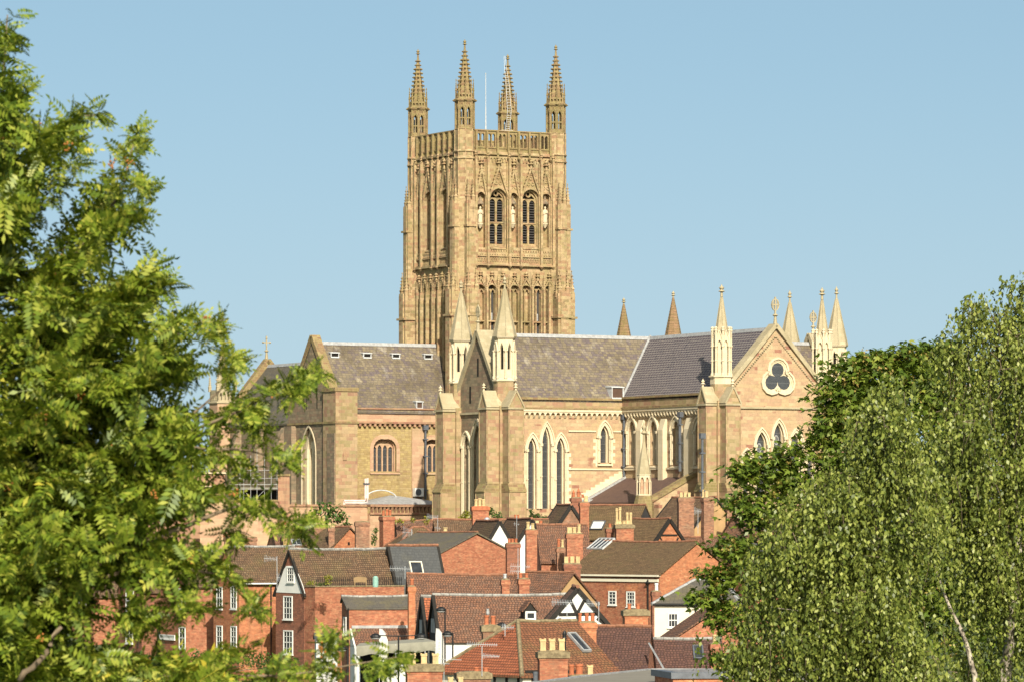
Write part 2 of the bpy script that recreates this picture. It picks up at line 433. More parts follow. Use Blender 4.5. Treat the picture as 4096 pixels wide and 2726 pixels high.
M['ridge_clay'] = plain('clay_ridge_tiles', (.26, .12, .07, 1), .9, 0, .5, 3)
M['ridge_grey'] = plain('grey_ridge_mortar', (.30, .29, .27, 1), .9, 0, .55, 4)
M['render'] = plain('white_render', (.639, .632, .603, 1), .85, 0, .12, .8)
M['tanrender'] = plain('tan_render', (.40, .25, .12, 1), .9, 0, .3, .8)
M['creamwall'] = plain('cream_render', (.618, .567, .452, 1), .85, 0, .1, .8)
M['terracotta'] = plain('terracotta_pot', (.40, .13, .06, 1), .8, 0, .4, 4)
M['buff'] = plain('buff_clay_pot', (.50, .37, .19, 1), .8, 0, .35, 5)
M['cap'] = plain('lichened_chimney_cap', (.24, .19, .11, 1), .95, 0, .6, 5, c2=(.11, .085, .05, 1))
M['timber'] = plain('black_timber', (.020, .017, .014, 1), .8, 0, .4, 5)
M['alu'] = plain('aerial_aluminium', (.55, .56, .57, 1), .4, .5, .2)
M['flagcloth'] = plain('pale_flag_cloth', (.56, .54, .50, 1), .8)
M['canvas'] = plain('grey_green_canvas', (.25, .24, .19, 1), .8, 0, .15, 3)
M['flat'] = plain('grey_roof_felt', (.20, .18, .145, 1), .9, 0, .2, 1.2)
M['bark'] = plain('grey_brown_bark', (.20, .15, .10, 1), .9, 0, .5, 9)
M['birchbark'] = plain('white_birch_bark', (.50, .44, .35, 1), .85, 0, .0, 7, c2=(.06, .045, .035, 1))
# ------------------------------------------------------------ ground
GZ = 8.0
def terrain():
    ys = [-60, -10, 8, 16, 22, 30, 45, 65, 90, 120, 160, 240, 330, 370, 410, 430, 520, 700, 1500, 4000, 14000]
    zs = [11.9, 11.9, 11.9, 11.8, 11.6, 10.9, 8.6, 5.4, 2.6, .6, 0, 0, 0, 2.5, 6.5, 8, 8, 6, 4, 2, 0]
    xs = [-9000, -2500, -700, -300, -150, -80, -40, -15, 0, 15, 40, 80, 150, 300, 700, 2500, 9000]
    m = MB()
    pts = [(x, y, z + (0.15 * math.sin(x * .13 + y * .07) if abs(x) < 400 and y < 160 else 0)) for y, z in zip(ys, zs) for x in xs]
    n = len(xs)
    m.add(pts, [(j * n + i, j * n + i + 1, (j + 1) * n + i + 1, (j + 1) * n + i) for j in range(len(ys) - 1) for i in range(n - 1)])
    k = NT('grass_and_earth')
    gp = k.n('NewGeometry').outputs['Position']
    k.l(k.ramp(k.noise(gp, .35, 6, .7), [(.3, (.035, .055, .016, 1)), (.55, (.06, .085, .025, 1)), (.75, (.10, .09, .045, 1))]), k.b.inputs['Base Color'])
    k.b.inputs['Roughness'].default_value = 1
    tag(m.build('ground', k.mat), kind='structure')
    m = MB()
    asph = plain('asphalt', (.055, .055, .055, 1), .9, 0, .3, 1.5)
    m.add([(-120, 262, .03), (140, 262, .03), (140, 269, .03), (-120, 269, .03)], [(0, 1, 2, 3)])
    tag(m.build('road', asph), kind='structure')
    m = MB()
    fr = Fr((0, 0), (1, 0, 0), (0, -1, 0))
    m.bx(fr, -120, 140, 0.0, .13, -262, -259.6); m.bx(fr, -120, 140, 0.0, .13, -271.4, -269)
    tag(m.build('pavement', plain('paving', (.26, .24, .21, 1), .9, 0, .3, 1)), kind='structure')
terrain()

# ------------------------------------------------------------ the cathedral, in its own plan: U runs north (right, away), V runs east (right, near)
TH = R(28)
U = Vector((math.cos(TH), math.sin(TH), 0)); V = Vector((math.sin(TH), -math.cos(TH), 0))
O0 = Vector(((1859 - 2048) * 505 / F, 505, 0))
def W(u, v, z=0.0): return O0 + U * u + V * v + Vector((0, 0, z))
def FA(v): return Fr(W(0, v), U, V)
def FB(u): return Fr(W(u, 0), V, -U)
K = 2.6133
def T1(x, y): return 1500 + x / K, 100 + y / K
def T2(x, y): return 1500 + x / K, 600 + y / K
def T3(x, y): return 1500 + x / K, 1000 + y / K
def T4(x, y): return 800 + x / K, 1200 + y / K
def T5(x, y): return 1600 + x / K, 1200 + y / K
def T6(x, y): return 2400 + x / 2.351, 1100 + y / 2.351
def R1(x, y): return 800 + x / K, 1600 + y / K
def R2(x, y): return 1600 + x / K, 1600 + y / K
def R3(x, y): return 2200 + x / K, 1600 + y / K
CA = empty('cathedral', W(0, 15, GZ), 'huge sandstone cathedral with a pinnacled central tower, slate roofs and pale turrets', 'cathedral')
CO = ORG['cathedral']

class Win:
    """pointed window: wall opening + dressed surround + lights; measured in pixels on a wall frame"""
    def __init__(s, fr, ac, hw, zs, zp, za): s.fr, s.ac, s.hw, s.zs, s.zp, s.za = fr, ac, hw, zs, zp, za
    def op(s): return (s.ac, s.hw, s.zs, s.zp, s.za)
    def build(s, name, depth=.45, lights=1, rt=.28, proud=.10, ringmat='cream', glass='glass', hood=True, shafts=True, mull=.13, inner=.22, sill=True):
        m = MB(); fr = s.fr
        z0 = s.zs
        m.arch(fr, s.ac, s.hw, z0, s.zp, s.za, rt, -.05, proud)
        if hood: m.arch(fr, s.ac, s.hw + rt, s.zp - .1, s.zp - .1, s.za + rt * 1.2, .13, 0, proud + .14)
        ih = s.hw - inner
        m.arch(fr, s.ac, ih, z0, s.zp, s.za - inner * 1.2, inner, -depth, -depth * .45)
        if shafts:
            for sg in (-1, 1):
                a = s.ac + sg * (s.hw + rt * .45)
                m.tube([fr.p(a, z0, proud + .06), fr.p(a, s.zp - .1, proud + .06)], .075, 6)
                m.bx(fr, a - .15, a + .15, s.zp - .16, s.zp + .12, proud, proud + .2)
                m.bx(fr, a - .11, a + .11, (z0 + s.zp) / 2 - .06, (z0 + s.zp) / 2 + .06, proud, proud + .15)
        if sill: m.prism(Fr(fr.p(s.ac - s.hw - rt, 0), fr.n, fr.a), [(-.3, z0 - .32), (proud + .12, z0 - .32), (proud + .12, z0 - .22), (-.3, z0)], 0, 2 * (s.hw + rt))
        if lights > 1:
            zi = s.za - inner * 1.2
            lw = 2 * ih / lights
            hd = s.zp + (zi - s.zp) * .30
            ops = [(s.ac - ih + lw * (i + .5), lw / 2 - mull / 2, z0, hd - lw * .5, hd + (.25 * lw if 0 < i < lights - 1 or lights == 2 else -.05 * lw)) for i in range(lights)]
            m.aw(fr, s.ac - ih, s.ac + ih, z0, zi - (zi - s.zp) * (.42 if zi - s.zp > s.hw else .0), -depth, -depth + .15, ops)
        m.mi = 1
        m.flat(fr, [(a, z) for a, z in apath(s.ac, ih + .04, z0, s.zp, s.za - inner * 1.1)], -depth - .04)
        return m.build(name, [M[ringmat], M[glass]], CA)

def quoins(m, fr, a, z0, z1, sg, d, h=.36):
    z = z0; i = 0
    while z + h < z1:
        m.bx(fr, min(a, a + sg * (.5 if i % 2 else .22)), max(a, a + sg * (.5 if i % 2 else .22)), z, z + h, -.1, d); z += h; i += 1

def crocketed(m, fr, a0, z0, a1, z1, n, r, d):
    for i in range(1, n + 1):
        t = i / (n + .6)
        q = fr.p(a0 + (a1 - a0) * t, z0 + (z1 - z0) * t + r * .8, d)
        m.knob(q, r, r * .9)
def finial(m, p, h, r):
    x, y, z = p
    m.lathe((x, y), [(r * .45, z), (r * .35, z + h * .35), (r * 1.1, z + h * .42), (r * .4, z + h * .55), (r * .85, z + h * .7), (r * .3, z + h * .85), (r * .06, z + h)], 6)
def spirelet(m, p, h, r):
    x, y, z = p
    m.lathe((x, y), [(r, z), (r, z + h * .22), (r * 1.25, z + h * .26), (r * .7, z + h * .34), (r * .12, z + h * .92), (r * .3, z + h * .95), (.02, z + h)], 4, TH + R(45))
    for i in range(4):
        t = .38 + .13 * i
        rr = r * (.72 - .55 * (t - .34) / .58) + .04
        for k in range(4):
            an = TH + R(45 + 90 * k)
            m.knob((x + rr * math.cos(an), y + rr * math.sin(an), z + h * t), r * .28)

# ---- tower
zt = lambda y: zat(y, 505)
TW = 11.7
def q2(x, y): a, z = FA(.55).px(*T2(x, y)); return a - 5.85, z
def q1(x, y): a, z = FA(.55).px(*T1(x, y)); return a - 5.85, z
def q3(x, y): a, z = FA(.55).px(*T3(x, y)); return a - 5.85, z
zs_band = q2(1455, 1215)[1]; zs_top = q2(1455, 62)[1]
m = MB()
m.bx(FA(0), .45, TW - .45, GZ, zt(606), -TW + .45, -.45)
m.build('tower_core', M['tower'], CA)
def tower_face(fr, c, rich, first):
    m = MB()
    L = 5.0
    ops = []; wide = []; nich = []
    for x in (1287, 1624): 
        a, za = q2(x, 402 + (x - 1287) * .035); zp = q2(x, 530)[1]; zb = q2(x, 1035)[1]
        wide.append((c + a, 1.18, zb, zp, za))
    for x in (1106, 1446, 1783):
        a, za = q2(x, 437 + (x - 1106) * .035); zp = q2(x, 515)[1]; zb = q2(x, 1020)[1]
        nich.append((c + a, .62, zb, zp, za))
    zq0, zq1 = q2(1455, 1188)[1], q2(1455, 1122)[1]
    m.aw(fr, c - L, c + L, zs_band, zs_top, -.95, 0, wide + nich)
    # niche backs
    for o in nich: m.bx(fr, o[0] - .7, o[0] + .7, o[2] - .1, o[4] + .1, -.94, -.62)
    # shallow order round every opening
    for o in wide:
        m.arch(fr, o[0], .98, o[2], o[3], o[4] - .22, .2, -.6, -.3)
        m.arch(fr, o[0], 1.18, o[3], o[3], o[4], .16, -.02, .13)
    for o in nich: m.arch(fr, o[0], .62, o[3], o[3], o[4], .13, -.02, .12)
    # fins
    for x in (1042, 1168, 1394, 1512, 1725, 1850):
        a = q2(x, 600)[0]
        m.bx(fr, c + a - .13, c + a + .13, zs_band, zs_top - .35, 0, .48)
        m.bx(fr, c + a - .24, c + a - .13, zs_band, zs_top - .8, 0, .16)
        m.bx(fr, c + a + .13, c + a + .24, zs_band, zs_top - .8, 0, .16)
        finial(m, fr.p(c + a, zs_top - .5, .3), 1.0, .2)
        m.knob(fr.p(c + a, zs_band - .05, .36), .26)
    # tall crocketed gables
    for o, hw, up in [(o, 1.42, 2.55) for o in wide] + [(o, .74, 2.75) for o in nich]:
        zf = o[3] - .1; zap = o[4] + up - (.15 if hw > 1 else 0)
        for sg in (-1, 1):
            m.bar(fr, o[0] + sg * hw, zf, o[0], zap, .2, 0, .3)
            crocketed(m, fr, o[0] + sg * (hw + .1), zf, o[0] + sg * .1, zap, 9, .14, .24)
        finial(m, fr.p(o[0], zap - .1, .2), 1.25, .36)
        # tracery discs in the gable head
        for i, (dx, dz) in enumerate(((0, up * .50), (-.26, up * .24), (.26, up * .24), (0, up * .70))):
            m.ring(fr, [(o[0] + dx + .13 * math.cos(t), o[4] + dz + .13 * math.sin(t)) for t in [k * math.pi / 4 for k in range(9)]],
                   [(o[0] + dx + .23 * math.cos(t), o[4] + dz + .23 * math.sin(t)) for t in [k * math.pi / 4 for k in range(9)]], -.02, .1)
    # frieze of little arches under the cornice
    n = 22; z0 = q2(1455, 135)[1]; z1 = q2(1455, 78)[1]
    m.aw(fr, c - 4.8, c + 4.8, z0, z1, 0, .14, [(c - 4.8 + 9.6 * (i + .5) / n, .16, z0, z0 + .18, z0 + .46) for i in range(n)])
    m.bx(fr, c - L, c + L, zs_top, zs_top + .16, -.9, .3)
    m.bx(fr, c - L, c + L, zs_top + .16, zs_top + .34, -.9, .16)
    # bands at the foot: crenellated frieze, quatrefoil panel, strings
    zc0, zc1 = q2(1455, 1112)[1], q2(1455, 1052)[1]
    m.bx(fr, c - 4.85, c + 4.85, zc0, zc1 - .22, 0, .17)
    n = 30
    for i in range(n):
        a = c - 4.75 + 9.5 * (i + .5) / n
        m.bx(fr, a - .09, a + .09, zc1 - .22, zc1, 0, .2)
        m.knob(fr.p(a, zc0 + .12, .17), .11)
    for i in range(44):
        a = c - 4.8 + 9.6 * (i + .5) / 44
        m.bar(fr, a - .1, zq0 + .06, a + .1, zq1 - .04, .07, 0, .15); m.bar(fr, a + .1, zq0 + .06, a - .1, zq1 - .04, .07, 0, .13)
    m.bx(fr, c - L, c + L, zs_band - .02, zs_band + .2, -.3, .42)
    m.bx(fr, c - L, c + L, zs_band + .2, zs_band + .34, -.3, .25)
    m.bx(fr, c - L, c + L, zq1, zq1 + .12, 0, .28)
    o = m.build('tower_face', M['tower'], CA)
    # louvred windows
    for w_ in wide:
        t = MB(); ac = w_[0]; hw = .98
        za = w_[4] - .25; zb = w_[2] + .6
        ztr = q2(1262, 755)[1]
        hl = .37
        m2 = [(ac - .48, hl, zb, ztr - .55, ztr - .15), (ac + .48, hl, zb, ztr - .55, ztr - .15)]
        t.aw(fr, ac - hw, ac + hw, zb - .35, ztr, -.72, -.52, m2)
        z2 = q2(1262, 508)[1]
        m3 = [(ac - .48, hl, ztr, z2 - .5, z2), (ac + .48, hl, ztr, z2 - .5, z2)]
        t.aw(fr, ac - hw, ac + hw, ztr, z2 + .12, -.72, -.52, m3)
        t.bx(fr, ac - hw, ac + hw, ztr - .07, ztr + .07, -.8, -.44)
        t.ring(fr, [(ac + .2 * math.cos(k), z2 + .62 + .2 * math.sin(k)) for k in np.linspace(0, 6.283, 9)], [(ac + .36 * math.cos(k), z2 + .62 + .36 * math.sin(k)) for k in np.linspace(0, 6.283, 9)], -.72, -.52)
        for sg in (-1, 1): t.bar(fr, ac + sg * hw, z2 + .1, ac + sg * .3, z2 + .75, .16, -.72, -.52)
        t.prism(Fr(fr.p(ac - hw, 0), fr.n, fr.a), [(-.8, w_[2] - .05), (.12, w_[2] - .05), (.12, w_[2] + .05), (-.8, zb - .1)], 0, 2 * hw)
        wo = t.build('belfry_window', M['tower'], CA)
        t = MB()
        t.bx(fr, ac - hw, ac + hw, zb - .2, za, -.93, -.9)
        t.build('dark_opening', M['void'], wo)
        t = MB()
        zz = zb + .12
        while zz < z2 - .15:
            for sg in (-1, 1):
                t.prism(Fr(fr.p(ac + sg * .48 - hl - .04, 0), fr.n, fr.a), [(-.86, zz + .17), (-.83, zz + .20), (-.60, zz + .03), (-.63, zz)], 0, 2 * hl + .08)
            zz += .285
        t.build('louvre', M['louvre'], wo)
    # lower stage: seven gabled panels
    xs7 = [1100, 1218, 1336, 1455, 1575, 1695, 1815]
    m = MB(); ops = []
    zb = q3(1455, 1100)[1]
    for x in xs7:
        a, za = q2(x, 1405 + (x - 1100) * .03); zp = q2(x, 1462)[1]
        ops.append((c + a, .55, zb, zp, za))
    zl = zs_band - .02
    m.aw(fr, c - L, c + L, GZ if rich else zb, zl, -.75, 0, [(o[0], o[1], GZ if rich else zb, o[3], o[4]) for o in ops])
    for i, o in enumerate(ops):
        if not (i in (1, 5)): m.bx(fr, o[0] - .6, o[0] + .6, GZ if rich else zb, o[4] + .1, -.74, -.58)
        m.bx(fr, o[0] - .07, o[0] + .07, GZ if rich else zb, o[3] + .1, -.6, -.25)
        m.arch(fr, o[0] - .28, .2, o[3] - .35, o[3] - .35, o[3] + .05, .08, -.45, -.2)
        m.arch(fr, o[0] + .28, .2, o[3] - .35, o[3] - .35, o[3] + .05, .08, -.45, -.2)
        m.bx(fr, o[0] - .55, o[0] + .55, q3(1455, 748)[1] - .08, q3(1455, 748)[1] + .08, -.5, -.1)
        m.arch(fr, o[0], .55, o[3], o[3], o[4], .11, -.02, .12)
        zf = o[3] + .1; zap = o[4] + .75
        for sg in (-1, 1):
            m.bar(fr, o[0] + sg * .66, zf, o[0], zap, .13, 0, .24)
            crocketed(m, fr, o[0] + sg * .72, zf, o[0] + sg * .1, zap, 4, .11, .2)
        finial(m, fr.p(o[0], zap - .15, .16), 1.05, .3)
        if i < 6:
            a = (o[0] + ops[i + 1][0]) / 2
            m.bx(fr, a - .11, a + .11, GZ if rich else zb, zf - .1, 0, .44)
            spirelet(m, fr.p(a, zf - .15, .24), 1.75, .17)
        m.knob(fr.p(o[0] - .66, zf, .26), .14)
    for sg in (-1, 1):
        a = c + sg * 4.62
        m.bx(fr, a - .13, a + .13, GZ if rich else zb, zf - .1, 0, .34); spirelet(m, fr.p(a, zf - .15, .24), 1.75, .17)
    m.build('tower_panelling', M['tower'], CA)
    for i in (1, 5):
        o_ = ops[i]
        t = MB(); t.bx(fr, o_[0] - .56, o_[0] + .56, GZ, o_[4], -.74, -.62)
        t.mi = 1; t.bx(fr, o_[0] + .16, o_[0] + .42, q3(1455, 735)[1], q3(1455, 660)[1], -.61, -.58)
        t.build('dark_lancet', [M['louvre'], M['lead']], CA)
    # parapet
    t = MB()
    zt0 = q1(1455, 1352)[1]; z_s = q1(1455, 1285)[1]; zt1 = q1(1455, 1122)[1]
    ops = []
    for b in range(7):
        x0 = -4.75 + 9.5 * b / 7; bw = 9.5 / 7
        for j in range(2): ops.append((c + x0 + bw * (.31 + .38 * j), .19, z_s, zt1 - .55, zt1 - .28))
    t.aw(fr, c - 4.9, c + 4.9, zt0, zt1, -.3, 0, ops)
    for b in range(8):
        a = c - 4.75 + 9.5 * b / 7
        t.bx(fr, a - .11, a + .11, zt0 - .6, zt1, 0, .3)
        t.knob(fr.p(a, zt0 - .55, .22), .26)
    t.bx(fr, c - 4.95, c + 4.95, zt1, zt1 + .14, -.4, .12)
    t.bx(fr, c - 4.95, c + 4.95, z_s - .18, z_s - .05, 0, .1)
    t.build('tower_parapet', M['lichen'], CA)
    return nich
nA = tower_face(FA(.55), 5.85, True, True)
nB = tower_face(FB(-.55), -5.85, True, False)
# plain far faces with their parapets
for fr, c in ((Fr(W(0, -12.25), U, -V), 5.85), (Fr(W(12.25, 0), V, U), -5.85)):
    m = MB(); m.bx(fr, c - 5, c + 5, GZ, zs_top + .3, -.95, 0); m.build('tower_face', M['tower'], CA)
    t = MB(); zt0 = q1(1455, 1352)[1]; z_s = q1(1455, 1285)[1]; zt1 = q1(1455, 1122)[1]; ops = []
    for b in range(7):
        x0 = -4.75 + 9.5 * b / 7; bw = 9.5 / 7
        for j in range(2): ops.append((c + x0 + bw * (.31 + .38 * j), .19, z_s, zt1 - .55, zt1 - .28))
    t.aw(fr, c - 4.9, c + 4.9, zt0, zt1, -.3, 0, ops); t.bx(fr, c - 4.95, c + 4.95, zt1, zt1 + .14, -.4, .12)
    t.build('tower_parapet', M['lichen'], CA)
# corner turrets
o8 = TH + R(22.5)
def corner_turret(u, v, eu, ev):
    m = MB(); c = W(u, v)
    r = 1.12
    z3, z2, z1 = zt(799), zt(905), zt(1155)
    zz = [GZ, zt(1155), zt(799), zt(612), zt(517)]
    m.lathe((c.x, c.y), [(r + .12, GZ), (r + .12, z3), (r, z3 + .3), (r, zt(517))], 8, o8)
    for y in (612, 640): m.lathe((c.x, c.y), [(r + .02, zt(y)), (r + .16, zt(y) + .1), (r + .16, zt(y) + .2), (r, zt(y) + .35)], 8, o8)
    for k in range(8):
        a = o8 + k * math.pi / 4
        m.tube([(c.x + r * math.cos(a), c.y + r * math.sin(a), z3), (c.x + r * math.cos(a), c.y + r * math.sin(a), zt(517))], .085, 5)
    for n, a in ((U * eu, V), (V * ev, U)):
        fr = Fr(c, a, n)
        m.bx(fr, -.58, .58, GZ, z3 - .3, 0, 1.62)
        m.bx(fr, -.36, .36, GZ, z3 - .1, 1.62, 1.72)
        m.bx(fr, -.82, .82, GZ, z1 - .35, 0, 2.06)
        m.bx(fr, -.5, .5, GZ, z1 - .1, 2.06, 2.2)
        m.bx(fr, -.66, .66, z2 - .12, z2 + .1, 0, 1.86)
        m.bx(fr, -.98, .98, zt(1262) - .12, zt(1262) + .12, 0, 2.3)
        for s in (-1, 1):
            spirelet(m, fr.p(s * .32, z3 - .4, 1.35), 2.7, .25)
            spirelet(m, fr.p(s * .5, z1 - .5, 1.78), 2.9, .3)
            spirelet(m, fr.p(s * .74, z1 - .8, 1.5), 2.2, .22)
    m.build('corner_turret', M['tower'], CA)
for u, v, eu, ev in ((0, 0, -1, 1), (TW, 0, 1, 1), (0, -TW, -1, -1), (TW, -TW, 1, -1)): corner_turret(u, v, eu, ev)
# tower pinnacles: one built, three copied
def make_pinnacle():
    base = W(0, 0, zt(517))
    m = MB(); r = 1.06; ap = r * math.cos(R(22.5)); hw = r * math.sin(R(22.5))
    z0 = base.z
    for k in range(8):
        a = TH + k * math.pi / 4
        n = Vector((math.cos(a), math.sin(a), 0)); t = Vector((-math.sin(a), math.cos(a), 0))
        fr = Fr(base + n * ap, t, n)
        m.aw(fr, -hw, hw, z0 - .1, z0 + 3.1, -.2, 0, [(0, .235, z0 + .42, z0 + 1.85, z0 + 2.5)])
        m.bx(fr, -.035, .035, z0 + .42, z0 + 2.05, -.15, -.03); m.bx(fr, -.235, .235, z0 + 1.15, z0 + 1.27, -.17, -.02)
        for sg in (-1, 1): m.bar(fr, sg * .33, z0 + 2.15, 0, z0 + 3.0, .07, 0, .08)
        m.aw(fr, -hw, hw, z0 + 3.4, z0 + 4.02, -.14, -.02, [(-.2, .12, z0 + 3.55, z0 + 3.7, z0 + 3.85), (.2, .12, z0 + 3.55, z0 + 3.7, z0 + 3.85)])
        a2 = a + R(22.5); cx, cy = base.x + r * math.cos(a2), base.y + r * math.sin(a2)
        m.tube([(cx, cy, z0 - .1), (cx, cy, z0 + 3.2)], .095, 5)
        m.knob((base.x + 1.22 * math.cos(a2), base.y + 1.22 * math.sin(a2), z0 + 3.2), .21, .17)
        m.lathe((base.x + .98 * math.cos(a2), base.y + .98 * math.sin(a2)), [(.11, z0 + 3.4), (.10, z0 + 4.3), (.15, z0 + 4.36), (.09, z0 + 4.5), (.03, z0 + 5.4), (.07, z0 + 5.5), (.01, z0 + 5.7)], 4, a2)
        for i in range(3): m.knob((base.x + .98 * math.cos(a2), base.y + .98 * math.sin(a2), z0 + 4.6 + .27 * i), .12 - .015 * i, .07)
    m.lathe((base.x, base.y), [(1.07, z0 + 2.95), (1.24, z0 + 3.15), (1.26, z0 + 3.33), (1.1, z0 + 3.45), (.3, z0 + 3.46)], 8, o8)
    m.lathe((base.x, base.y), [(1.08, z0 - .12), (1.18, z0 - .04), (1.08, z0 + .08), (.4, z0 + .1)], 8, o8)
    p = m.build('pinnacle', M['lichen'], CA, origin=base)
    s = MB()
    prof = [(.82, 3.45), (.66, 4.6), (.52, 5.9), (.36, 7.1), (.22, 8.2), (.13, 8.9), (.10, 9.25)]
    s.lathe((base.x, base.y), [(a, z0 + b) for a, b in prof], 8, o8)
    z = 4.5
    while z < 9.0:
        rr = np.interp(z, [b for a, b in prof], [a for a, b in prof])
        kk = .165 if z < 8 else .12
        for k in range(8):
            a = o8 + k * math.pi / 4
            d = rr + kk * .8
            s.knob((base.x + d * math.cos(a), base.y + d * math.sin(a), z0 + z), kk, kk * .85)
        z += .47
    finial(s, (base.x, base.y, z0 + 9.15), 1.0, .24)
    s.build('spire', M['lichen'], p)
    return p
pin = make_pinnacle()
for (u, v) in ((TW, 0), (0, -TW), (TW, -TW)):
    q = dup(pin, W(u, v, zt(517)) - CO, CA)

# ---- generic pieces for the arms
def saddle_buttress(m, c, n, a, w, p, zmid, zcap, hcap, extra=.35, capmat=True):
    """buttress against corner c projecting along n, saddle-back cap with its gable outward"""
    fr = Fr(c, a, n)
    m.mi = 0
    m.bx(fr, -w, w, GZ, zcap, 0, p)
    m.bx(fr, -w - .12, w + .12, GZ, zmid - .75, 0, p + extra)
    for sg in (-1, 1):
        m.tube([fr.p(sg * (w - .02), zmid + .3, p - .02), fr.p(sg * (w - .02), zcap - .2, p - .02)], .09, 5)
        m.tube([fr.p(sg * (w + .09), GZ, p + extra - .02), fr.p(sg * (w + .09), zmid - .9, p + extra - .02)], .09, 5)
    m.mi = 1
    fs = Fr(fr.p(-w - .14, 0), n, a)
    m.mi = 3
    m.prism(fs, [(0, zmid - .75), (p + extra + .08, zmid - .75), (p + extra + .08, zmid - .62), (p, zmid + .15), (0, zmid + .15)], 0, 2 * w + .28)
    m.mi = 1
    m.bx(fr, -w - .14, w + .14, zcap - .1, zcap + .1, 0, p + .14)
    m.mi = 0
    m.prism(fr, [(-w, zcap + .1), (w, zcap + .1), (0, zcap + hcap)], 0, p - .02)
    m.mi = 1
    for sg in (-1, 1):
        m.bar(fr, sg * (w + .1), zcap + .12, 0, zcap + hcap + .1, .16, -.3, p + .1)
    x = fr.p(0, zcap + hcap, p - .1)
    m.mi = 2
    finial(m, x, .95, .24)
    for sg in (-1, 1): quoins(m, fr, sg * w, zmid + .3, zcap - .3, -sg, p + .003, .42) if False else None

def cone_turret(c, zstr, zlow, mat='cream', low='butt'):
    m = MB(); x, y = c.x, c.y; r = 1.14; ap = r * math.cos(R(22.5)); hw = r * math.sin(R(22.5)); z0 = zstr
    m.mi = 1
    m.lathe((x, y), [(1.16, zlow), (1.16, z0 - .06)], 8, o8)
    m.mi = 0
    m.lathe((x, y), [(1.16, z0 - .1), (1.30, z0), (1.30, z0 + .12), (1.1, z0 + .32), (.3, z0 + .33)], 8, o8)
    for k in range(8):
        a = TH + k * math.pi / 4
        n = Vector((math.cos(a), math.sin(a), 0)); t = Vector((-math.sin(a), math.cos(a), 0))
        fr = Fr(Vector((x, y, 0)) + n * ap, t, n)
        m.aw(fr, -hw, hw, z0 + .2, z0 + 4.5, -.35, -.1, [(0, .165, z0 + 1.2, z0 + 3.3, z0 + 3.85)])
        m.arch(fr, 0, .20, z0 + 3.1, z0 + 3.1, z0 + 3.95, .14, -.12, .05)
        a2 = a + R(22.5); cx, cy = x + r * math.cos(a2), y + r * math.sin(a2)
        m.tube([(cx, cy, z0 + .25), (cx, cy, z0 + 3.1)], .105, 6)
        m.lathe((cx, cy), [(.10, z0 + 2.95), (.17, z0 + 3.1), (.17, z0 + 3.2)], 6)
        m.lathe((cx, cy), [(.17, z0 + .25), (.16, z0 + .45), (.11, z0 + .5)], 6)
    m.lathe((x, y), [(.95, z0 + 4.2), (1.22, z0 + 4.45), (1.30, z0 + 4.6), (1.2, z0 + 4.62)], 8, o8)
    o = m.build('turret', [M[mat], M[low]], CA)
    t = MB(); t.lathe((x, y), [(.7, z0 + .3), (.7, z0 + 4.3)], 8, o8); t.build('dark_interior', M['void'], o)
    s = MB()
    s.lathe((x, y), [(1.26, z0 + 4.58), (.13, z0 + 9.55), (.10, z0 + 9.7)], 8, o8)
    for k in range(8):
        a = o8 + k * math.pi / 4
        s.tube([(x + 1.24 * math.cos(a), y + 1.24 * math.sin(a), z0 + 4.62), (x + .12 * math.cos(a), y + .12 * math.sin(a), z0 + 9.55)], .05, 4)
    finial(s, (x, y, z0 + 9.6), 1.35, .25)
    s.build('spire', M['spire'], o)
    return o
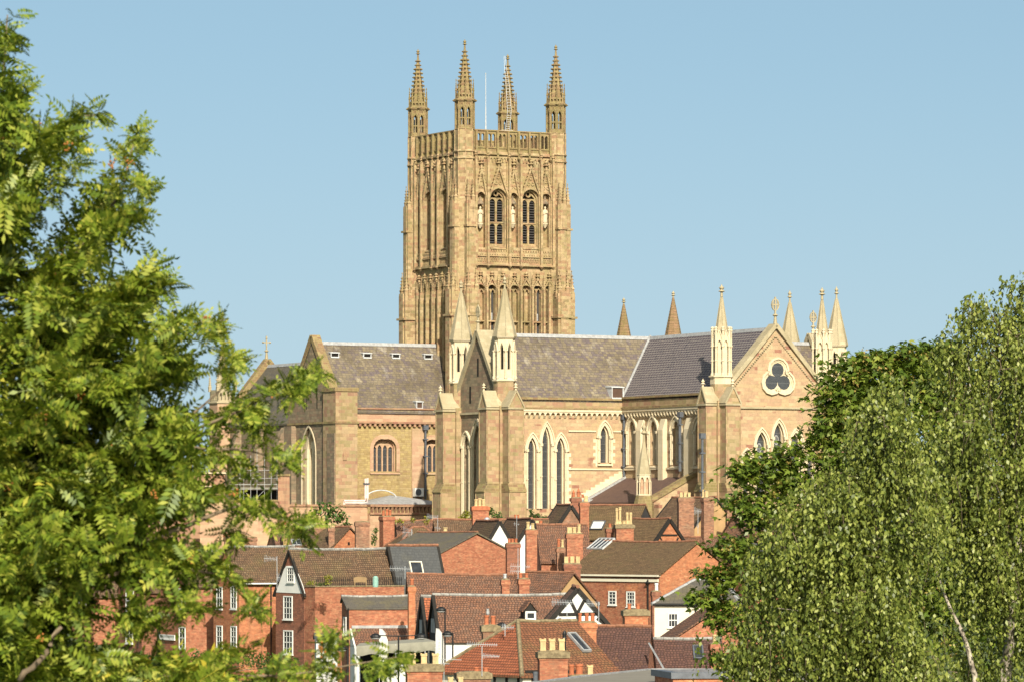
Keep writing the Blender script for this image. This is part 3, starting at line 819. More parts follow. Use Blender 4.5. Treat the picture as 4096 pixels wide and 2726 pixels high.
def gablet_turret(c, zstr, zlow):
    m = MB(); x, y = c.x, c.y; z0 = zstr; r = .96; ap = r * math.cos(R(22.5)); hw = r * math.sin(R(22.5))
    m.mi = 1
    m.lathe((x, y), [(1.16, zlow), (1.16, z0 - .8)], 8, o8)
    m.mi = 0
    m.lathe((x, y), [(1.18, z0 - .82), (1.18, z0 - .2), (1.33, z0 - .08), (1.33, z0 + .05), (1.0, z0 + .1), (.3, z0 + .12)], 8, o8)
    m.lathe((x, y), [(.70, z0), (.70, z0 + 4.3)], 8, o8)
    for k in range(8):
        a = TH + k * math.pi / 4
        n = Vector((math.cos(a), math.sin(a), 0)); t = Vector((-math.sin(a), math.cos(a), 0))
        fr = Fr(Vector((x, y, 0)) + n * ap, t, n)
        m.aw(fr, -hw, hw, z0 + 3.0, z0 + 3.95, -.2, 0, [(0, .2, z0 + 3.0, z0 + 3.2, z0 + 3.65)])
        m.prism(fr, [(-hw, z0 + 3.7), (hw, z0 + 3.7), (0, z0 + 4.6)], -.3, -.02)
        for sg in (-1, 1): m.bar(fr, sg * hw, z0 + 3.65, 0, z0 + 4.65, .09, -.05, .07)
        m.bx(fr, -.04, .04, z0 + .1, z0 + 3.1, -.34, -.26)
        a2 = a + R(22.5); cx, cy = x + r * math.cos(a2), y + r * math.sin(a2)
        m.tube([(cx, cy, z0 + .08), (cx, cy, z0 + 3.0)], .10, 6)
        m.lathe((cx, cy), [(.10, z0 + 2.85), (.18, z0 + 3.0), (.18, z0 + 3.1)], 6)
        m.lathe((cx, cy), [(.17, z0 + .08), (.16, z0 + .28), (.11, z0 + .33)], 6)
        m.lathe((cx, cy), [(.16, z0 + 1.5), (.16, z0 + 1.62)], 6)
        m.lathe((cx, cy), [(.12, z0 + 3.1), (.11, z0 + 4.5), (.17, z0 + 4.56), (.13, z0 + 4.75), (.19, z0 + 4.85), (.05, z0 + 5.0)], 6)
    o = m.build('turret', [M['cream'], M['butt']], CA)
    s = MB()
    s.lathe((x, y), [(.74, z0 + 4.0), (.10, z0 + 8.0), (.09, z0 + 8.1)], 8, o8)
    for k in range(8):
        a = o8 + k * math.pi / 4
        s.tube([(x + .73 * math.cos(a), y + .73 * math.sin(a), z0 + 4.02), (x + .1 * math.cos(a), y + .1 * math.sin(a), z0 + 8.0)], .04, 4)
    finial(s, (x, y, z0 + 8.05), 1.25, .33)
    s.build('spire', M['spire'], o)
def gable_roof(name, fr, L, wa, wb, ze, zr, mat, ridge='lead', over=.3, th=.22, seg=1):
    """fr: frame of the end wall (a across, n outward); slabs run back from it by L"""
    m = MB(); a0, a1 = wa, wb; c = (a0 + a1) / 2; s = (zr - ze) / ((a1 - a0) / 2)
    A0, A1, zl = a0 - over, a1 + over, ze - s * over
    m.prism(fr, [(A0, zl), (c, zr), (A1, zl), (A1, zl + th), (c, zr + th * 1.3), (A0, zl + th)], 0, -L)
    m.mi = 1
    m.prism(fr, [(c - .32, zr + th * 1.3 - .30), (c - .12, zr + th * 1.3 + .08), (c + .12, zr + th * 1.3 + .08), (c + .32, zr + th * 1.3 - .30), (c, zr)], 0.0, -L)
    return m.build(name, [M[mat], M[ridge]], CA)
def stone_cross(p, h, a, kind='wheel'):
    m = MB(); fr = Fr(p, a, Vector((-a.y, a.x, 0)))
    z = p.z
    m.lathe((p.x, p.y), [(.3, z - .4), (.22, z), (.12, z + h * .3), (.3, z + h * .34), (.12, z + h * .4)], 6)
    zc = z + h * .72; r = h * .165
    m.bx(fr, -.07, .07, z + h * .3, z + h, -.07, .07); m.bx(fr, -r, r, zc - .07, zc + .07, -.06, .06)
    if kind == 'wheel':
        m.ring(fr, [(.80 * r * math.cos(t), zc + 1.12 * r * math.sin(t)) for t in np.linspace(0, 6.283, 13)], [(r * math.cos(t), zc + 1.34 * r * math.sin(t)) for t in np.linspace(0, 6.283, 13)], -.06, .06)
        for dx in (-.5, .5): m.bx(fr, dx * r - .035, dx * r + .035, zc - r * 1.0, zc + r * 1.0, -.05, .05)
    else:
        for dx, dz in ((-r, 0), (r, 0), (0, r * 1.1)):
            m.knob(fr.p(dx, zc + dz, 0), .17)
    m.build('gable_cross', M['spire'], CA)
# ---- main south transept (left of the tower)
vS = .25
fS = FA(vS)
uG, zapx = FA(-5.85).px(1246, 1338)
zr = FA(-5.85).px(1500, 1383)[1]
ze = fS.px(1560, 1640)[1]; zs_ = fS.px(1560, 1692)[1]
Lg = -.5 - uG
fg = FB(uG)
def pxop(fr, x0, x1, ys, yp, ya, z=R2, d=0):
    a0, _ = fr.px(*z(x0, ys), d); a1, _ = fr.px(*z(x1, ys), d); xm = (x0 + x1) / 2
    return Win(fr, (a0 + a1) / 2, abs(a1 - a0) / 2, fr.px(*z(xm, ys), d)[1], fr.px(*z(xm, yp), d)[1], fr.px(*z(xm, ya), d)[1])
w1 = pxop(fS, 1812, 2052, 740, 505, 405, R1)
w2 = Win(fS, fS.px(*R2(365, 730))[0], w1.hw, w1.zs, w1.zp, w1.za)
m = MB()
m.aw(fS, uG, -.6, GZ, zs_, -1.0, 0, [w1.op(), w2.op()])
m.bx(fS, uG + .8, -.7, GZ, ze, -11.5, -1.1)
m.build('transept_wall', M['rubble'], CA)
for w_ in (w1, w2): w_.build('transept_window', .8, 4, .42, .05, 'pink', 'glass', False, False, .16, .1)
m = MB()
m.bx(fS, uG, -.6, zs_, ze + .1, -.8, .14)
a0 = fS.px(*R1(2212, 500))[0]; a1 = fS.px(*R1(2335, 500))[0]
m.bx(fS, a0, a1, GZ, zs_ - .5, 0, .12)
m.build('transept_parapet', M['pink'], CA)
m = MB()
m.bx(fS, uG, -.6, ze + .1, ze + .28, -.8, .3); m.bx(fS, uG, -.6, zs_ - .02, zs_ + .2, -.2, .42)
a = uG + 2.2
while a < -.8:
    m.bx(fS, a, a + .26, zs_ - .35, zs_ - .02, 0, .36); a += .62
m.build('corbel_table', M['red'], CA)
gable_roof('transept_roof', fg, Lg, -5.85 - 6.1, -5.85 + 6.1, ze, zr, 'slate')
lan = Win(fg, fg.px(*R1(1138, 1000))[0], 1.75, fg.px(*R1(1135, 1090))[1], fg.px(*R1(1135, 560))[1], fg.px(*R1(1130, 275))[1])
m = MB()
zg = fg.px(*R1(1135, 240))[1]
m.aw(fg, -11.95, .2, GZ, zg, -1.0, 0, [lan.op()])
m.prism(fg, [(-11.95, zg), (.2, zg), (.2, ze + .5), (-5.85, zapx - .5), (-11.95, ze + .5)], -.8, 0)
m.build('transept_gable', M['grime_shade'], CA)
lan.build('tall_lancet', .85, 3, .18, .08, 'cream', 'glass', False, False, .45, .45)
m = MB()
m.bx(fg, -12, .25, zg - .12, zg + .12, -.2, .16)
for sg in (-1, 1): m.bar(fg, -5.85 + sg * 6.3, ze + .2, -5.85, zapx - .2, .55, -.95, .12)
m.build('gable_coping', M['lichen'], CA)
m = MB()
for v_ in (-4.4, -2.9, -7.2): m.bx(fg, v_ - .09, v_ + .09, zg + 1.6, zg + 3.9, -.02, .02)
m.build('slit_opening', M['void'], CA)
# corner block with flat coping
zb1 = fS.px(*T4(1440, 950))[1]
m = MB()
b0, b1 = uG - .35, uG + 2.35
m.bx(fS, b0, b1, GZ, zb1, -2.4, .85)
m.mi = 1
m.bx(fS, b0 - .12, b1 + .12, zb1, zb1 + .42, -2.5, .97)
zq = fS.px(*T4(1440, 1275))[1]
m.bx(fS, b0 - .1, b1 + .1, zq - .12, zq + .12, -2.4, .98)
m.mi = 2
m.bx(fS, b0 + .9, b0 + 1.35, zq - 4.2, zq - 3.4, .85, .95)
m.build('corner_block', [M['butt'], M['lichen'], M['red']], CA)
m = MB()
m.bx(fg, -.9, 1.0, GZ, zq - 1.2, 0, .45)
m.bx(fg, -11.9, -9.9, GZ, zq - .2, 0, .6)
m.build('gable_buttress', M['grime_shade'], CA)
def hatch(fr_roof, x0, x1, y0, y1, zf, v, door=False, big=False):
    """little lead-covered roof hatch standing out of the slope at plane v"""
    fr = FA(v)
    a0, z1 = fr.px(*zf(x0, y0)); a1, z0 = fr.px(*zf(x1, y1))
    m = MB()
    fs = Fr(fr.p(a0, 0), V, U)
    h = z1 - z0
    m.prism(fs, [(-1.6, z1 + .1), (.06, z1 - .06), (.06, z1 - .16), (-1.6, z1 - .1)], -.08, a1 - a0 + .08)
    m.bx(fr, a0, a0 + .09, z0, z1 - .1, -1.4, 0); m.bx(fr, a1 - .09, a1, z0, z1 - .1, -1.4, 0)
    m.bx(fr, a0, a1, z0 - .05, z0 + .1, -.1, .05)
    m.mi = 1
    m.bx(fr, a0 + .09, a1 - .09, z0 + .1, z1 - .12, -.3, -.1)
    m.build('roof_hatch', [M['leadlight'], M['hatchdoor'] if door else M['void']], CA)
def slope_v(z, vr, zr_, ve, ze_): return vr + (ve - vr) * (zr_ - z) / (zr_ - ze_)
for (x0, x1, y0, y1) in ((1368, 1455, 537, 598), (1708, 1792, 543, 603), (2010, 2092, 550, 608)):
    vv = slope_v(FA(-4).px(*T4(x0, y1))[1], -5.85, zr, vS, ze) + .3
    hatch(None, x0, x1, y0, y1, T4, vv)
vv = slope_v(FA(-4).px(*T3(520, 1135))[1], -5.85, zr, vS, ze) + .3
hatch(None, 516, 600, 1078, 1138, T3, vv)
hatch(None, 172, 240, 1048, 1132, T5, slope_v(fS.px(*T5(200, 1132))[1], -5.85, zr, vS, ze) + .25, True)
# nave beyond, running away to the west
fN = FB(5.85)
zrn = fN.px(1120, 1466)[1]
vW = fN.px(1066, 1460)[0]
zen = FB(-.6).px(1000, 1695)[1]
fW = Fr(W(5.85, vW), U, -V)
m = MB()
m.bx(fW, -6.4, 6.4, GZ, zen, -(-vW - 13), 0)
m.prism(fW, [(-6.4, zen), (6.4, zen), (0, zrn)], -(-vW - 13), 0)
m.bx(fW, -12.5, 12.5, GZ, zen - 6, -(-vW - 13), 0)
m.build('nave_wall', M['grime_shade'], CA)
gable_roof('nave_roof', fW, -vW - 12.5, -6.4, 6.4, zen, zrn, 'slatemoss', 'lead')
m = MB()
for sg in (-1, 1): m.bar(fW, sg * 6.9, zen - .2, 0, zrn + .9, .7, -.7, .3)
m.build('gable_coping', M['lichen'], CA)
stone_cross(W(5.85, vW, zrn + 1.1), 2.9, U, 'cross')
m = MB()
fN6 = FB(-.9)
for v_ in np.arange(vW + 6, -16, 6.5):
    m.prism(Fr(W(-.6, v_), -U, V), [(0, GZ), (1.2, GZ), (1.2, zen - 3), (.5, zen - 1.2), (0, zen - .4)], -.5, .5)
m.build('nave_buttress', M['grime_shade'], CA)
# west-end turret with crocketed spire
wc = W(-2.4, vW + 1.0)
wY = wc.y
wc = Vector(((890 - 2048) * wY / F, wY, 0))
zA, zB, zC = zat(1615, wY), zat(1565, wY), zat(1335, wY)
m = MB()
m.mi = 1
m.lathe((wc.x, wc.y), [(1.75, GZ), (1.75, zA)], 4, TH + R(45))
m.mi = 0
m.lathe((wc.x, wc.y), [(1.75, zA), (1.95, zA + .1), (1.95, zA + .25), (1.7, zA + .35)], 4, TH + R(45))
for k in range(4):
    a = TH + k * math.pi / 2
    n = Vector((math.cos(a), math.sin(a), 0)); t = Vector((-math.sin(a), math.cos(a), 0))
    fr = Fr(Vector((wc.x, wc.y, 0)) + n * 1.2, t, n)
    m.aw(fr, -1.2, 1.2, zA + .2, zB + .2, -.25, 0, [(x, .16, zA + .5, zB - .5, zB - .1) for x in (-.75, -.25, .25, .75)])
    spirelet(m, fr.p(1.2, zB, 0), 2.2, .22)
m.lathe((wc.x, wc.y), [(.9, zA), (.85, zB + .4), (.10, zC - .9), (.09, zC - .8)], 8, o8)
for i in range(11):
    z = zB + 1.0 + i * .5; rr = np.interp(z, [zB + .4, zC - .9], [.85, .1])
    for k in range(8): m.knob((wc.x + (rr + .06) * math.cos(o8 + k * math.pi / 4), wc.y + (rr + .06) * math.sin(o8 + k * math.pi / 4), z), .12)
finial(m, (wc.x, wc.y, zC - .9), 1.1, .28)
m.build('crocketed_turret', [M['spire'], M['pink']], CA)

# ---- south-east transept (two pale turrets) and its east wall
vC, hC = 31.9, 5.3
uC = FA(vC).px(1912, 1340)[0]
zrC = FA(vC).px(2300, 1352)[1]
fC = FA(vC + hC)
zeC = fC.px(*T5(1700, 1055))[1]
uX = -.45
lw = [pxop(fC, 1345, 1413, 1130, 520, 385), pxop(fC, 1493, 1562, 1130, 460, 268), pxop(fC, 1642, 1708, 1130, 520, 385), pxop(fC, 2100, 2170, 650, 380, 258)]
for w_ in lw: w_.hw += .12
m = MB()
m.aw(fC, uC + .5, uX + .6, GZ, zeC - .1, -.9, 0, [w_.op() for w_ in lw])
m.build('choir_transept_wall', M['wall'], CA)
for i, w_ in enumerate(lw): w_.build('lancet_window', .5, 1, .34, .12, inner=.14, sill=(i == 3))
zq0 = fC.px(*R2(1500, 1125))[1]
m = MB()
quoins(m, fC, lw[0].ac - lw[0].hw - .3, zq0, lw[0].zp, -1, .012)
quoins(m, fC, lw[2].ac + lw[2].hw + .3, zq0, lw[2].zp, 1, .012)
m.build('quoins', M['cream'], CA)
m = MB()
quoins(m, fC, lw[3].ac + lw[3].hw + .3, lw[3].zs - .4, lw[3].zp, 1, .012)
quoins(m, fC, lw[3].ac - lw[3].hw - .3, lw[3].zs - .4, lw[3].zp, -1, .012)
m.build('quoins', M['cream'], CA)
for y in (320, 718):
    z = fC.px(*R2(1950, y))[1]; m = MB()
    segs = [(lw[2].ac + lw[2].hw + .45, lw[3].ac - lw[3].hw - .5), (lw[3].ac + lw[3].hw + .5, uX)] if y < 400 else [(lw[2].ac + lw[2].hw + .45, uX)]
    for s0, s1 in segs: m.bx(fC, s0, s1, z - .08, z + .07, -.05, .13)
    m.build('string_course', M['cream'], CA)
def corbel_table(fr, a0, a1, ztop, zbot, mat='cream', name='corbel_table'):
    m = MB()
    n = max(2, int(round((a1 - a0) / .62))); w_ = (a1 - a0) / n
    h = ztop - zbot
    m.bx(fr, a0, a1, ztop - h * .28, ztop, -.1, .42)
    z0 = zbot + h * .3
    m.aw(fr, a0, a1, z0, ztop - h * .28, .0, .34, [(a0 + w_ * (i + .5), w_ * .36, z0, z0 + .06, ztop - h * .40) for i in range(n)])
    for i in range(n + 1):
        a = a0 + w_ * i
        m.prism(Fr(fr.p(a - .1, 0), fr.n, fr.a), [(0, zbot), (.12, zbot + .05), (.34, z0), (0, z0)], 0, .2)
    return m.build(name, M[mat], CA)
zc1 = fC.px(*T5(1900, 1140))[1]; zc0 = fC.px(*T5(1900, 1235))[1]
corbel_table(fC, uC + 1.9, uX - .25, zc1, zc0)
m = MB()
m.bx(fC, uC + .5, uX - .1, zc1, zeC + .15, -.5, .3)
m.mi = 1
m.bx(fC, uC + .5, uX - .1, zeC + .15, zeC + .38, -.5, .46); m.bx(fC, uC + .5, uX - .1, zc1 - .02, zc1 + .16, -.1, .46)
m.build('choir_transept_parapet', [M['butt'], M['lichen']], CA)
fCg = FB(uC)
gable_roof('choir_transept_roof', fCg, 5.85 - uC, vC - hC, vC + hC, zeC + .3, zrC, 'slate')
zCa = FA(vC).px(1912, 1318)[1]
lc = Win(fCg, vC, .95, fCg.px(*R2(815, 1220))[1], fCg.px(*R2(815, 480))[1], fCg.px(*R2(825, 245))[1])
ll = Win(fCg, vC - 2.5, .68, lc.zs, lc.zp, fCg.px(*R2(730, 370))[1])
lr = Win(fCg, vC + 2.5, .68, lc.zs, lc.zp, ll.za)
m = MB()
zCs = fCg.px(*T5(750, 1180))[1]
m.aw(fCg, vC - hC, vC + hC, GZ, zCs, -1, 0, [lc.op(), ll.op(), lr.op()])
m.prism(fCg, [(vC - hC, zCs), (vC + hC, zCs), (vC + hC, zeC + .3), (vC, zCa - .5), (vC - hC, zeC + .3)], -.7, 0)
m.bx(FA(vC - hC), uC + .3, 4, GZ, zeC, 0, .8)
m.build('choir_transept_gable', M['grime_shade'], CA)
for w_ in (lc, ll, lr): w_.build('lancet_window', .7, 1, .34, .12, inner=.1, sill=False)
m = MB()
for sg in (-1, 1): m.bar(fCg, vC + sg * (hC - .55), zeC + .75, vC, zCa - .15, .42, -1.7, .28)
m.bx(fCg, vC - hC, vC + hC, zCs - .12, zCs + .1, -.1, .2)
m.build('gable_coping', M['spire'], CA)
m = MB()
for v_, y0, y1 in ((vC, 605, 795), (vC - 1.75, 895, 1070), (vC + 1.75, 890, 1065)):
    m.bx(fCg, v_ - .16, v_ + .16, fCg.px(*T5(818, y1))[1], fCg.px(*T5(818, y0))[1], -.02, .03)
m.build('slit_opening', M['void'], CA)
stone_cross(W(uC, vC, zCa - .1), 2.7, V)
zmid = zat(1938, 466); zcap = fCg.px(*T5(800, 1145))[1]
for v_, sides in ((vC - hC + .35, ((-U, V),)), (vC + hC - .35, ((-U, V), (V, U)))):
    c = W(uC + .55, v_)
    m = MB()
    m.bx(Fr(c, U, V), -1.15, 1.15, GZ, zcap + .3, -1.15, 1.15)
    for n, a in sides: saddle_buttress(m, c, n, a, .86, 2.55, zmid, zcap, 1.75)
    m.build('buttress', [M['butt'], M['spire']  , M['cream'], M['lichen']], CA)
    zst = zat(1522, 465)
    cone_turret(W(uC + .55, v_), zst if v_ > vC else zat(1533, 475), zcap)
# north-east transept seen beyond: roof, gable cross, turrets
uN = 2 * 5.85 - uC
fCn = Fr(W(uN, 0), V, U)
gable_roof('north_transept_roof', fCn, uN - 5.85, vC - hC, vC + hC, zeC + .3, zrC - .2, 'slate', 'lead')
m = MB(); m.bx(fCn, vC - hC, vC + hC, GZ, zeC + .3, -(uN - 6), 0)
m.prism(fCn, [(vC - hC, zeC + .3), (vC + hC, zeC + .3), (vC, zrC + .9)], -.7, 0)
for sg in (-1, 1): m.bar(fCn, vC + sg * hC, zeC + .5, vC, zrC + 1.0, .45, -1.0, .2)
m.build('north_transept_wall', M['spire'], CA)
stone_cross(W(uN - .3, vC, zrC + .9), 2.7, U)
for v_, xx, yt in ((vC + hC - .35, 3346, 1145), (vC - hC + .35, 3159, 1160)):
    c = W(uN - .55, v_); c = Vector(((xx - 2048) * c.y / F, c.y, 0))
    cone_turret(c, zat(yt, c.y) - 10.95, GZ)
# main north transept turret spires
for xx, yt in ((2495, 1190), (2693, 1163)):
    y_ = 522 if xx > 2600 else 531
    c = Vector(((xx - 2048) * y_ / F, y_, 0)); zt_ = zat(yt, y_)
    m = MB()
    m.lathe((c.x, c.y), [(1.25, GZ), (1.25, zt_ - 6.2)], 8, o8)
    zz = zt_ - 6.2; n = 16
    for i in range(n):
        r0 = 1.18 * (1 - i / n) + .10 * i / n; r1 = 1.18 * (1 - (i + 1) / n) + .10 * (i + 1) / n
        m.lathe((c.x, c.y), [(r0 + .03, zz + 5.4 * i / n), (r1 + .005, zz + 5.4 * (i + 1) / n)], 8, o8)
    m.mi = 1
    finial(m, (c.x, c.y, zt_ - .95), .95, .26)
    m.build('brown_spire', [M['brownspire'], M['spire']], CA)

# ---- lady chapel: south clerestory, roof, east gable with trefoil
vX = FA(58).o
uR = 5.85
hX = uR - uX
vE = 57.6
fE = FA(vE); fL = FB(uX)
zeX = fL.px(2700, 1592)[1]
zrX = zrC
v0 = vC + hC
cl = []
for x0, x1 in ((818, 905), (1042, 1128), (1282, 1366), (1522, 1610)):
    a0 = fL.px(*R3(x0, 500))[0]; a1 = fL.px(*R3(x1, 500))[0]
    cl.append(Win(fL, (a0 + a1) / 2, .78, fL.px(*R3((x0 + x1) / 2, 672))[1], fL.px(*R3((x0 + x1) / 2, 330))[1], fL.px(*R3((x0 + x1) / 2, 212))[1]))
m = MB()
zcl = fL.px(*R3(1150, 85))[1]
m.aw(fL, v0, vE - .2, GZ, zcl, -.9, 0, [w_.op() for w_ in cl])
m.build('clerestory_wall', M['wall'], CA)
for w_ in cl: w_.build('clerestory_window', .75, 1, .34, .12, inner=.1)
corbel_table(fL, v0 + .3, vE - 1.2, zcl + .1, fL.px(*R3(1150, 178))[1])
m = MB()
m.bx(fL, v0 - .3, vE - .5, zcl + .1, zeX + .2, -.5, .3)
m.mi = 1
m.bx(fL, v0 - .3, vE - .5, zeX + .2, zeX + .42, -.5, .48); m.bx(fL, v0 - .3, vE - .5, zcl + .08, zcl + .3, -.1, .5)
m.build('clerestory_parapet', [M['butt'], M['lichen']], CA)
m = MB()
zq = fL.px(*R3(1000, 315))[1]; zq2 = fL.px(*R3(1000, 715))[1]; ztp = fL.px(*R3(1000, 200))[1]
for x in (968, 1200, 1470):
    a = fL.px(*R3(x, 500))[0]
    m.bx(fL, a - .5, a + .5, GZ, zq, 0, .55)
    m.prism(Fr(fL.p(a - .5, 0), fL.n, fL.a), [(0, zq), (.55, zq), (.2, ztp), (0, ztp)], 0, 1.0)
for i, w_ in enumerate(cl):
    for sg in (-1, 1): quoins(m, fL, w_.ac + sg * (w_.hw + .3), w_.zs - .3, w_.zp, sg, .012)
m.bx(fL, v0, vE - .5, zq2 - .1, zq2 + .1, -.05, .2)
m.build('clerestory_dressing', M['cream'], CA)
gable_roof('lady_chapel_roof', fE, vE - 20, uX, uR + hX, zeX + .3, zrX, 'purple', 'lead')
# valley flashing where the two roofs meet
m = MB()
m.tube([W(uX - .3, vC + hC + .25, zeC + .45), W(uR, vC, zrC + .42)], .15, 4)
m.build('valley_lead', M['lead'], CA)
zEa = fE.px(3112, 1300)[1]; zEs = fE.px(*T6(1600, 1245))[1]
def wE(x0, x1, yp, ya, yb=2000):
    a0 = fE.px(x0, 1800)[0]; a1 = fE.px(x1, 1800)[0]
    return Win(fE, (a0 + a1) / 2, (a1 - a0) / 2 + .12, fE.px((x0 + x1) / 2, yb)[1], fE.px((x0 + x1) / 2, yp)[1], fE.px((x0 + x1) / 2, ya)[1])
e1 = wE(2974, 2996, 1845, 1806); e2 = wE(3028, 3062, 1782, 1725); e3 = wE(3097, 3130, 1750, 1688)
cE = e3.ac
e4 = Win(fE, 2 * cE - e2.ac, e2.hw, e2.zs, e2.zp, e2.za); e5 = Win(fE, 2 * cE - e1.ac, e1.hw, e1.zs, e1.zp, e1.za)
m = MB()
es = (e1, e2, e3, e4, e5)
m.aw(fE, uX, uR + hX, GZ, zEs, -.9, 0, [w_.op() for w_ in es])
m.prism(fE, [(uX, zEs), (uR + hX, zEs), (uR + hX, zeX + .2), (uR, zEa - .35), (uX, zeX + .2)], -.9, 0)
m.build('east_gable_wall', M['wall'], CA)
for w_ in es: w_.build('lancet_window', .45, 1, .26, .12, inner=.1, sill=False)
# picture glass border in the two windows that show: roundels of pale lead
m = MB()
for w_ in (e2, e3):
    for z in (w_.zp - .2, w_.zp - 1.5, w_.zp - 2.8):
        m.ring(fE, [(w_.ac + .22 * math.cos(t), z + .42 * math.sin(t)) for t in np.linspace(0, 6.283, 11)], [(w_.ac + .30 * math.cos(t), z + .52 * math.sin(t)) for t in np.linspace(0, 6.283, 11)], -.47, -.43)
        m.bx(fE, w_.ac - .2, w_.ac + .2, z - .02, z + .02, -.47, -.43); m.bx(fE, w_.ac - .02, w_.ac + .02, z - .4, z + .4, -.47, -.43)
m.build('glass_leading', M['lead'], CA)
m = MB()
for sg in (-1, 1):
    m.bar(fE, uR + sg * (hX + .2), zeX + .15, uR, zEa, .42, -1.0, .3)
    n = 34
    for i in range(n):
        t = (i + .5) / n
        m.knob(fE.p(uR + sg * (hX - .15) * (1 - t), zeX - .3 + (zEa - .85 - zeX) * t, .08), .12)
m.bx(fE, uX, uR + hX, zEs - .1, zEs + .1, -.05, .2)
m.build('gable_coping', M['spire'], CA)
stone_cross(W(uR, vE, zEa), 2.85, U)
# trefoil window: wall disc, moulded lobes, leaded glass
tc, tz = fE.px(*T6(1668, 968))
rl = .78; off = .86
m = MB()
lob = [(tc + off * math.cos(t), tz + off * math.sin(t)) for t in (R(90), R(210), R(330))]
def lobes(r, r2=0):
    pts = []
    for (cx, cz), t0 in zip(lob, (90, 210, 330)):
        for k in range(-60, 61, 15):
            t = R(t0 + k * (118 / 60)) if False else R(t0 + k * 1.95)
            pts.append((cx + r * math.cos(t), cz + r * math.sin(t)))
    return pts
def closed(p): return p + [p[0]]
m.ring(fE, closed(lobes(rl + .30)), closed(lobes(rl + .50)), -.02, .26)
m.ring(fE, closed(lobes(rl + .12)), closed(lobes(rl + .30)), -.02, .12)
m.ring(fE, closed(lobes(rl - .05)), closed(lobes(rl + .12)), -.02, .06)
m.prism(fE, lobes(rl), -.02, .02)
to = m.build('trefoil_window', M['cream'], CA)
t = MB()
for cx, cz in lob: t.prism(fE, [(cx + .73 * math.cos(k), cz + .73 * math.sin(k)) for k in np.linspace(0, 6.283, 21)[:-1]], 0, .035)
t.prism(fE, [(tc + .4 * math.cos(k), tz + .4 * math.sin(k)) for k in np.linspace(0, 6.283, 13)[:-1]], 0, .04)
t.build('pane', M['glass'], to)
zmX = zat(1935, 452); zcX = fE.px(*T6(1100, 1215))[1]
for u_, sides in ((uX + .3, ((-U, V), (V, U))), (uR + hX - .3, ((V, U), (U, V)))):
    c = W(u_, vE - .6)
    m = MB()
    m.bx(Fr(c, U, V), -1.1, 1.1, GZ, zcX + .4, -1.1, 1.1)
    for n, a in sides: saddle_buttress(m, c, n, a, .82, 2.3, zmX, zcX, 1.7)
    m.build('buttress', [M['butt'], M['spire'], M['cream'], M['lichen']], CA)
    gablet_turret(W(u_, vE - .6), zat(1500, 452), zcX)
# south aisle: lean-to roof, half gable, spirelet
vA = 52.5
fH = FA(vA)
zat_ = fL.px(*R3(1100, 805))[1]
uLo, zLo = fH.px(*R3(1085, 1060))
uHi, zHi = fH.px(*R3(1510, 735))
m = MB()
fHr = Fr(W(0, vA), U, V)
m.prism(fHr, [(uX, zat_), (uLo, zLo), (uLo, zLo - .2), (uX, zat_ - .2)], -(vA - v0), -.3)
m.build('aisle_roof', M['aisle'], CA)
m = MB()
m.prism(fHr, [(uX, GZ), (uX, zat_ + .2), (uLo, zLo + .1), (uLo, GZ)], -.8, 0)
m.bx(FB(uLo), v0, vA, GZ, zLo - .25, -.6, 0)
m.build('aisle_wall', M['wall'], CA)
m = MB()
m.bar(fHr, uX, zat_ + .35, uLo - .3, zLo + .15, .4, -1.0, .15)
m.build('aisle_coping', M['lichen'], CA)
m = MB()
fq = FA(v0)
n = 9
for i in range(n):
    t0 = i / n
    u0_ = uX + (uLo - uX) * t0; u1_ = uX + (uLo - uX) * (t0 + 1 / n)
    z0_ = zat_ + (zLo - zat_) * (t0 + 1 / n)
    m.bx(fq, u1_, u0_, z0_ + .45, z0_ + 1.05, -.05, .012)
m.bar(fq, uX, zat_ + .35, uLo, zLo + .35, .22, -.05, .14)
m.build('stepped_quoins', M['cream'], CA)
m = MB()
m.bar(fq, uX, zat_ + .1, uLo, zLo + .1, .25, 0, .6)
zz = fq.px(*R2(2000, 985))[1]
m.bx(fq, uLo - 1.2, uLo + 1.0, zLo - 2.2, zLo + .35, .3, 1.4)
m.build('aisle_flashing', M['lead'], CA)
spY = W(uLo - .4, vA - .3).y
c = Vector(((R3(982, 0)[0] - 2048) * spY / F, spY, 0))
zs0 = zat(R3(0, 990)[1], spY); zs1 = zat(R3(0, 780)[1], spY); zs2 = zat(R3(0, 420)[1], spY); zs3 = zat(R3(0, 320)[1], spY)
m = MB()
m.mi = 1
m.lathe((c.x, c.y), [(1.05, GZ), (1.05, zs0 - .9), (.8, zs0)], 8, o8)
m.mi = 0
m.lathe((c.x, c.y), [(.72, zs0 - .1), (.82, zs0 - .02), (.82, zs0 + .08), (.5, zs0 + .12)], 8, o8)
m.mi = 2
m.lathe((c.x, c.y), [(.52, zs0), (.52, zs1)], 8, o8)
m.mi = 0
for k in range(8):
    a = TH + k * math.pi / 4; n = Vector((math.cos(a), math.sin(a), 0)); t = Vector((-math.sin(a), math.cos(a), 0))
    fr = Fr(c + n * .66, t, n)
    m.aw(fr, -.28, .28, zs1 - .75, zs1, -.1, .02, [(0, .19, zs1 - .75, zs1 - .6, zs1 - .2)])
    a2 = a + R(22.5)
    m.tube([(c.x + .71 * math.cos(a2), c.y + .71 * math.sin(a2), zs0), (c.x + .71 * math.cos(a2), c.y + .71 * math.sin(a2), zs1 - .7)], .065, 5)
    m.knob((c.x + .73 * math.cos(a2), c.y + .73 * math.sin(a2), zs1 - .7), .11, .09)
m.lathe((c.x, c.y), [(.6, zs1 - .1), (.78, zs1), (.78, zs1 + .08)], 8, o8)
so_ = m.build('spirelet', [M['cream'], M['lichen'], M['pink']], CA)
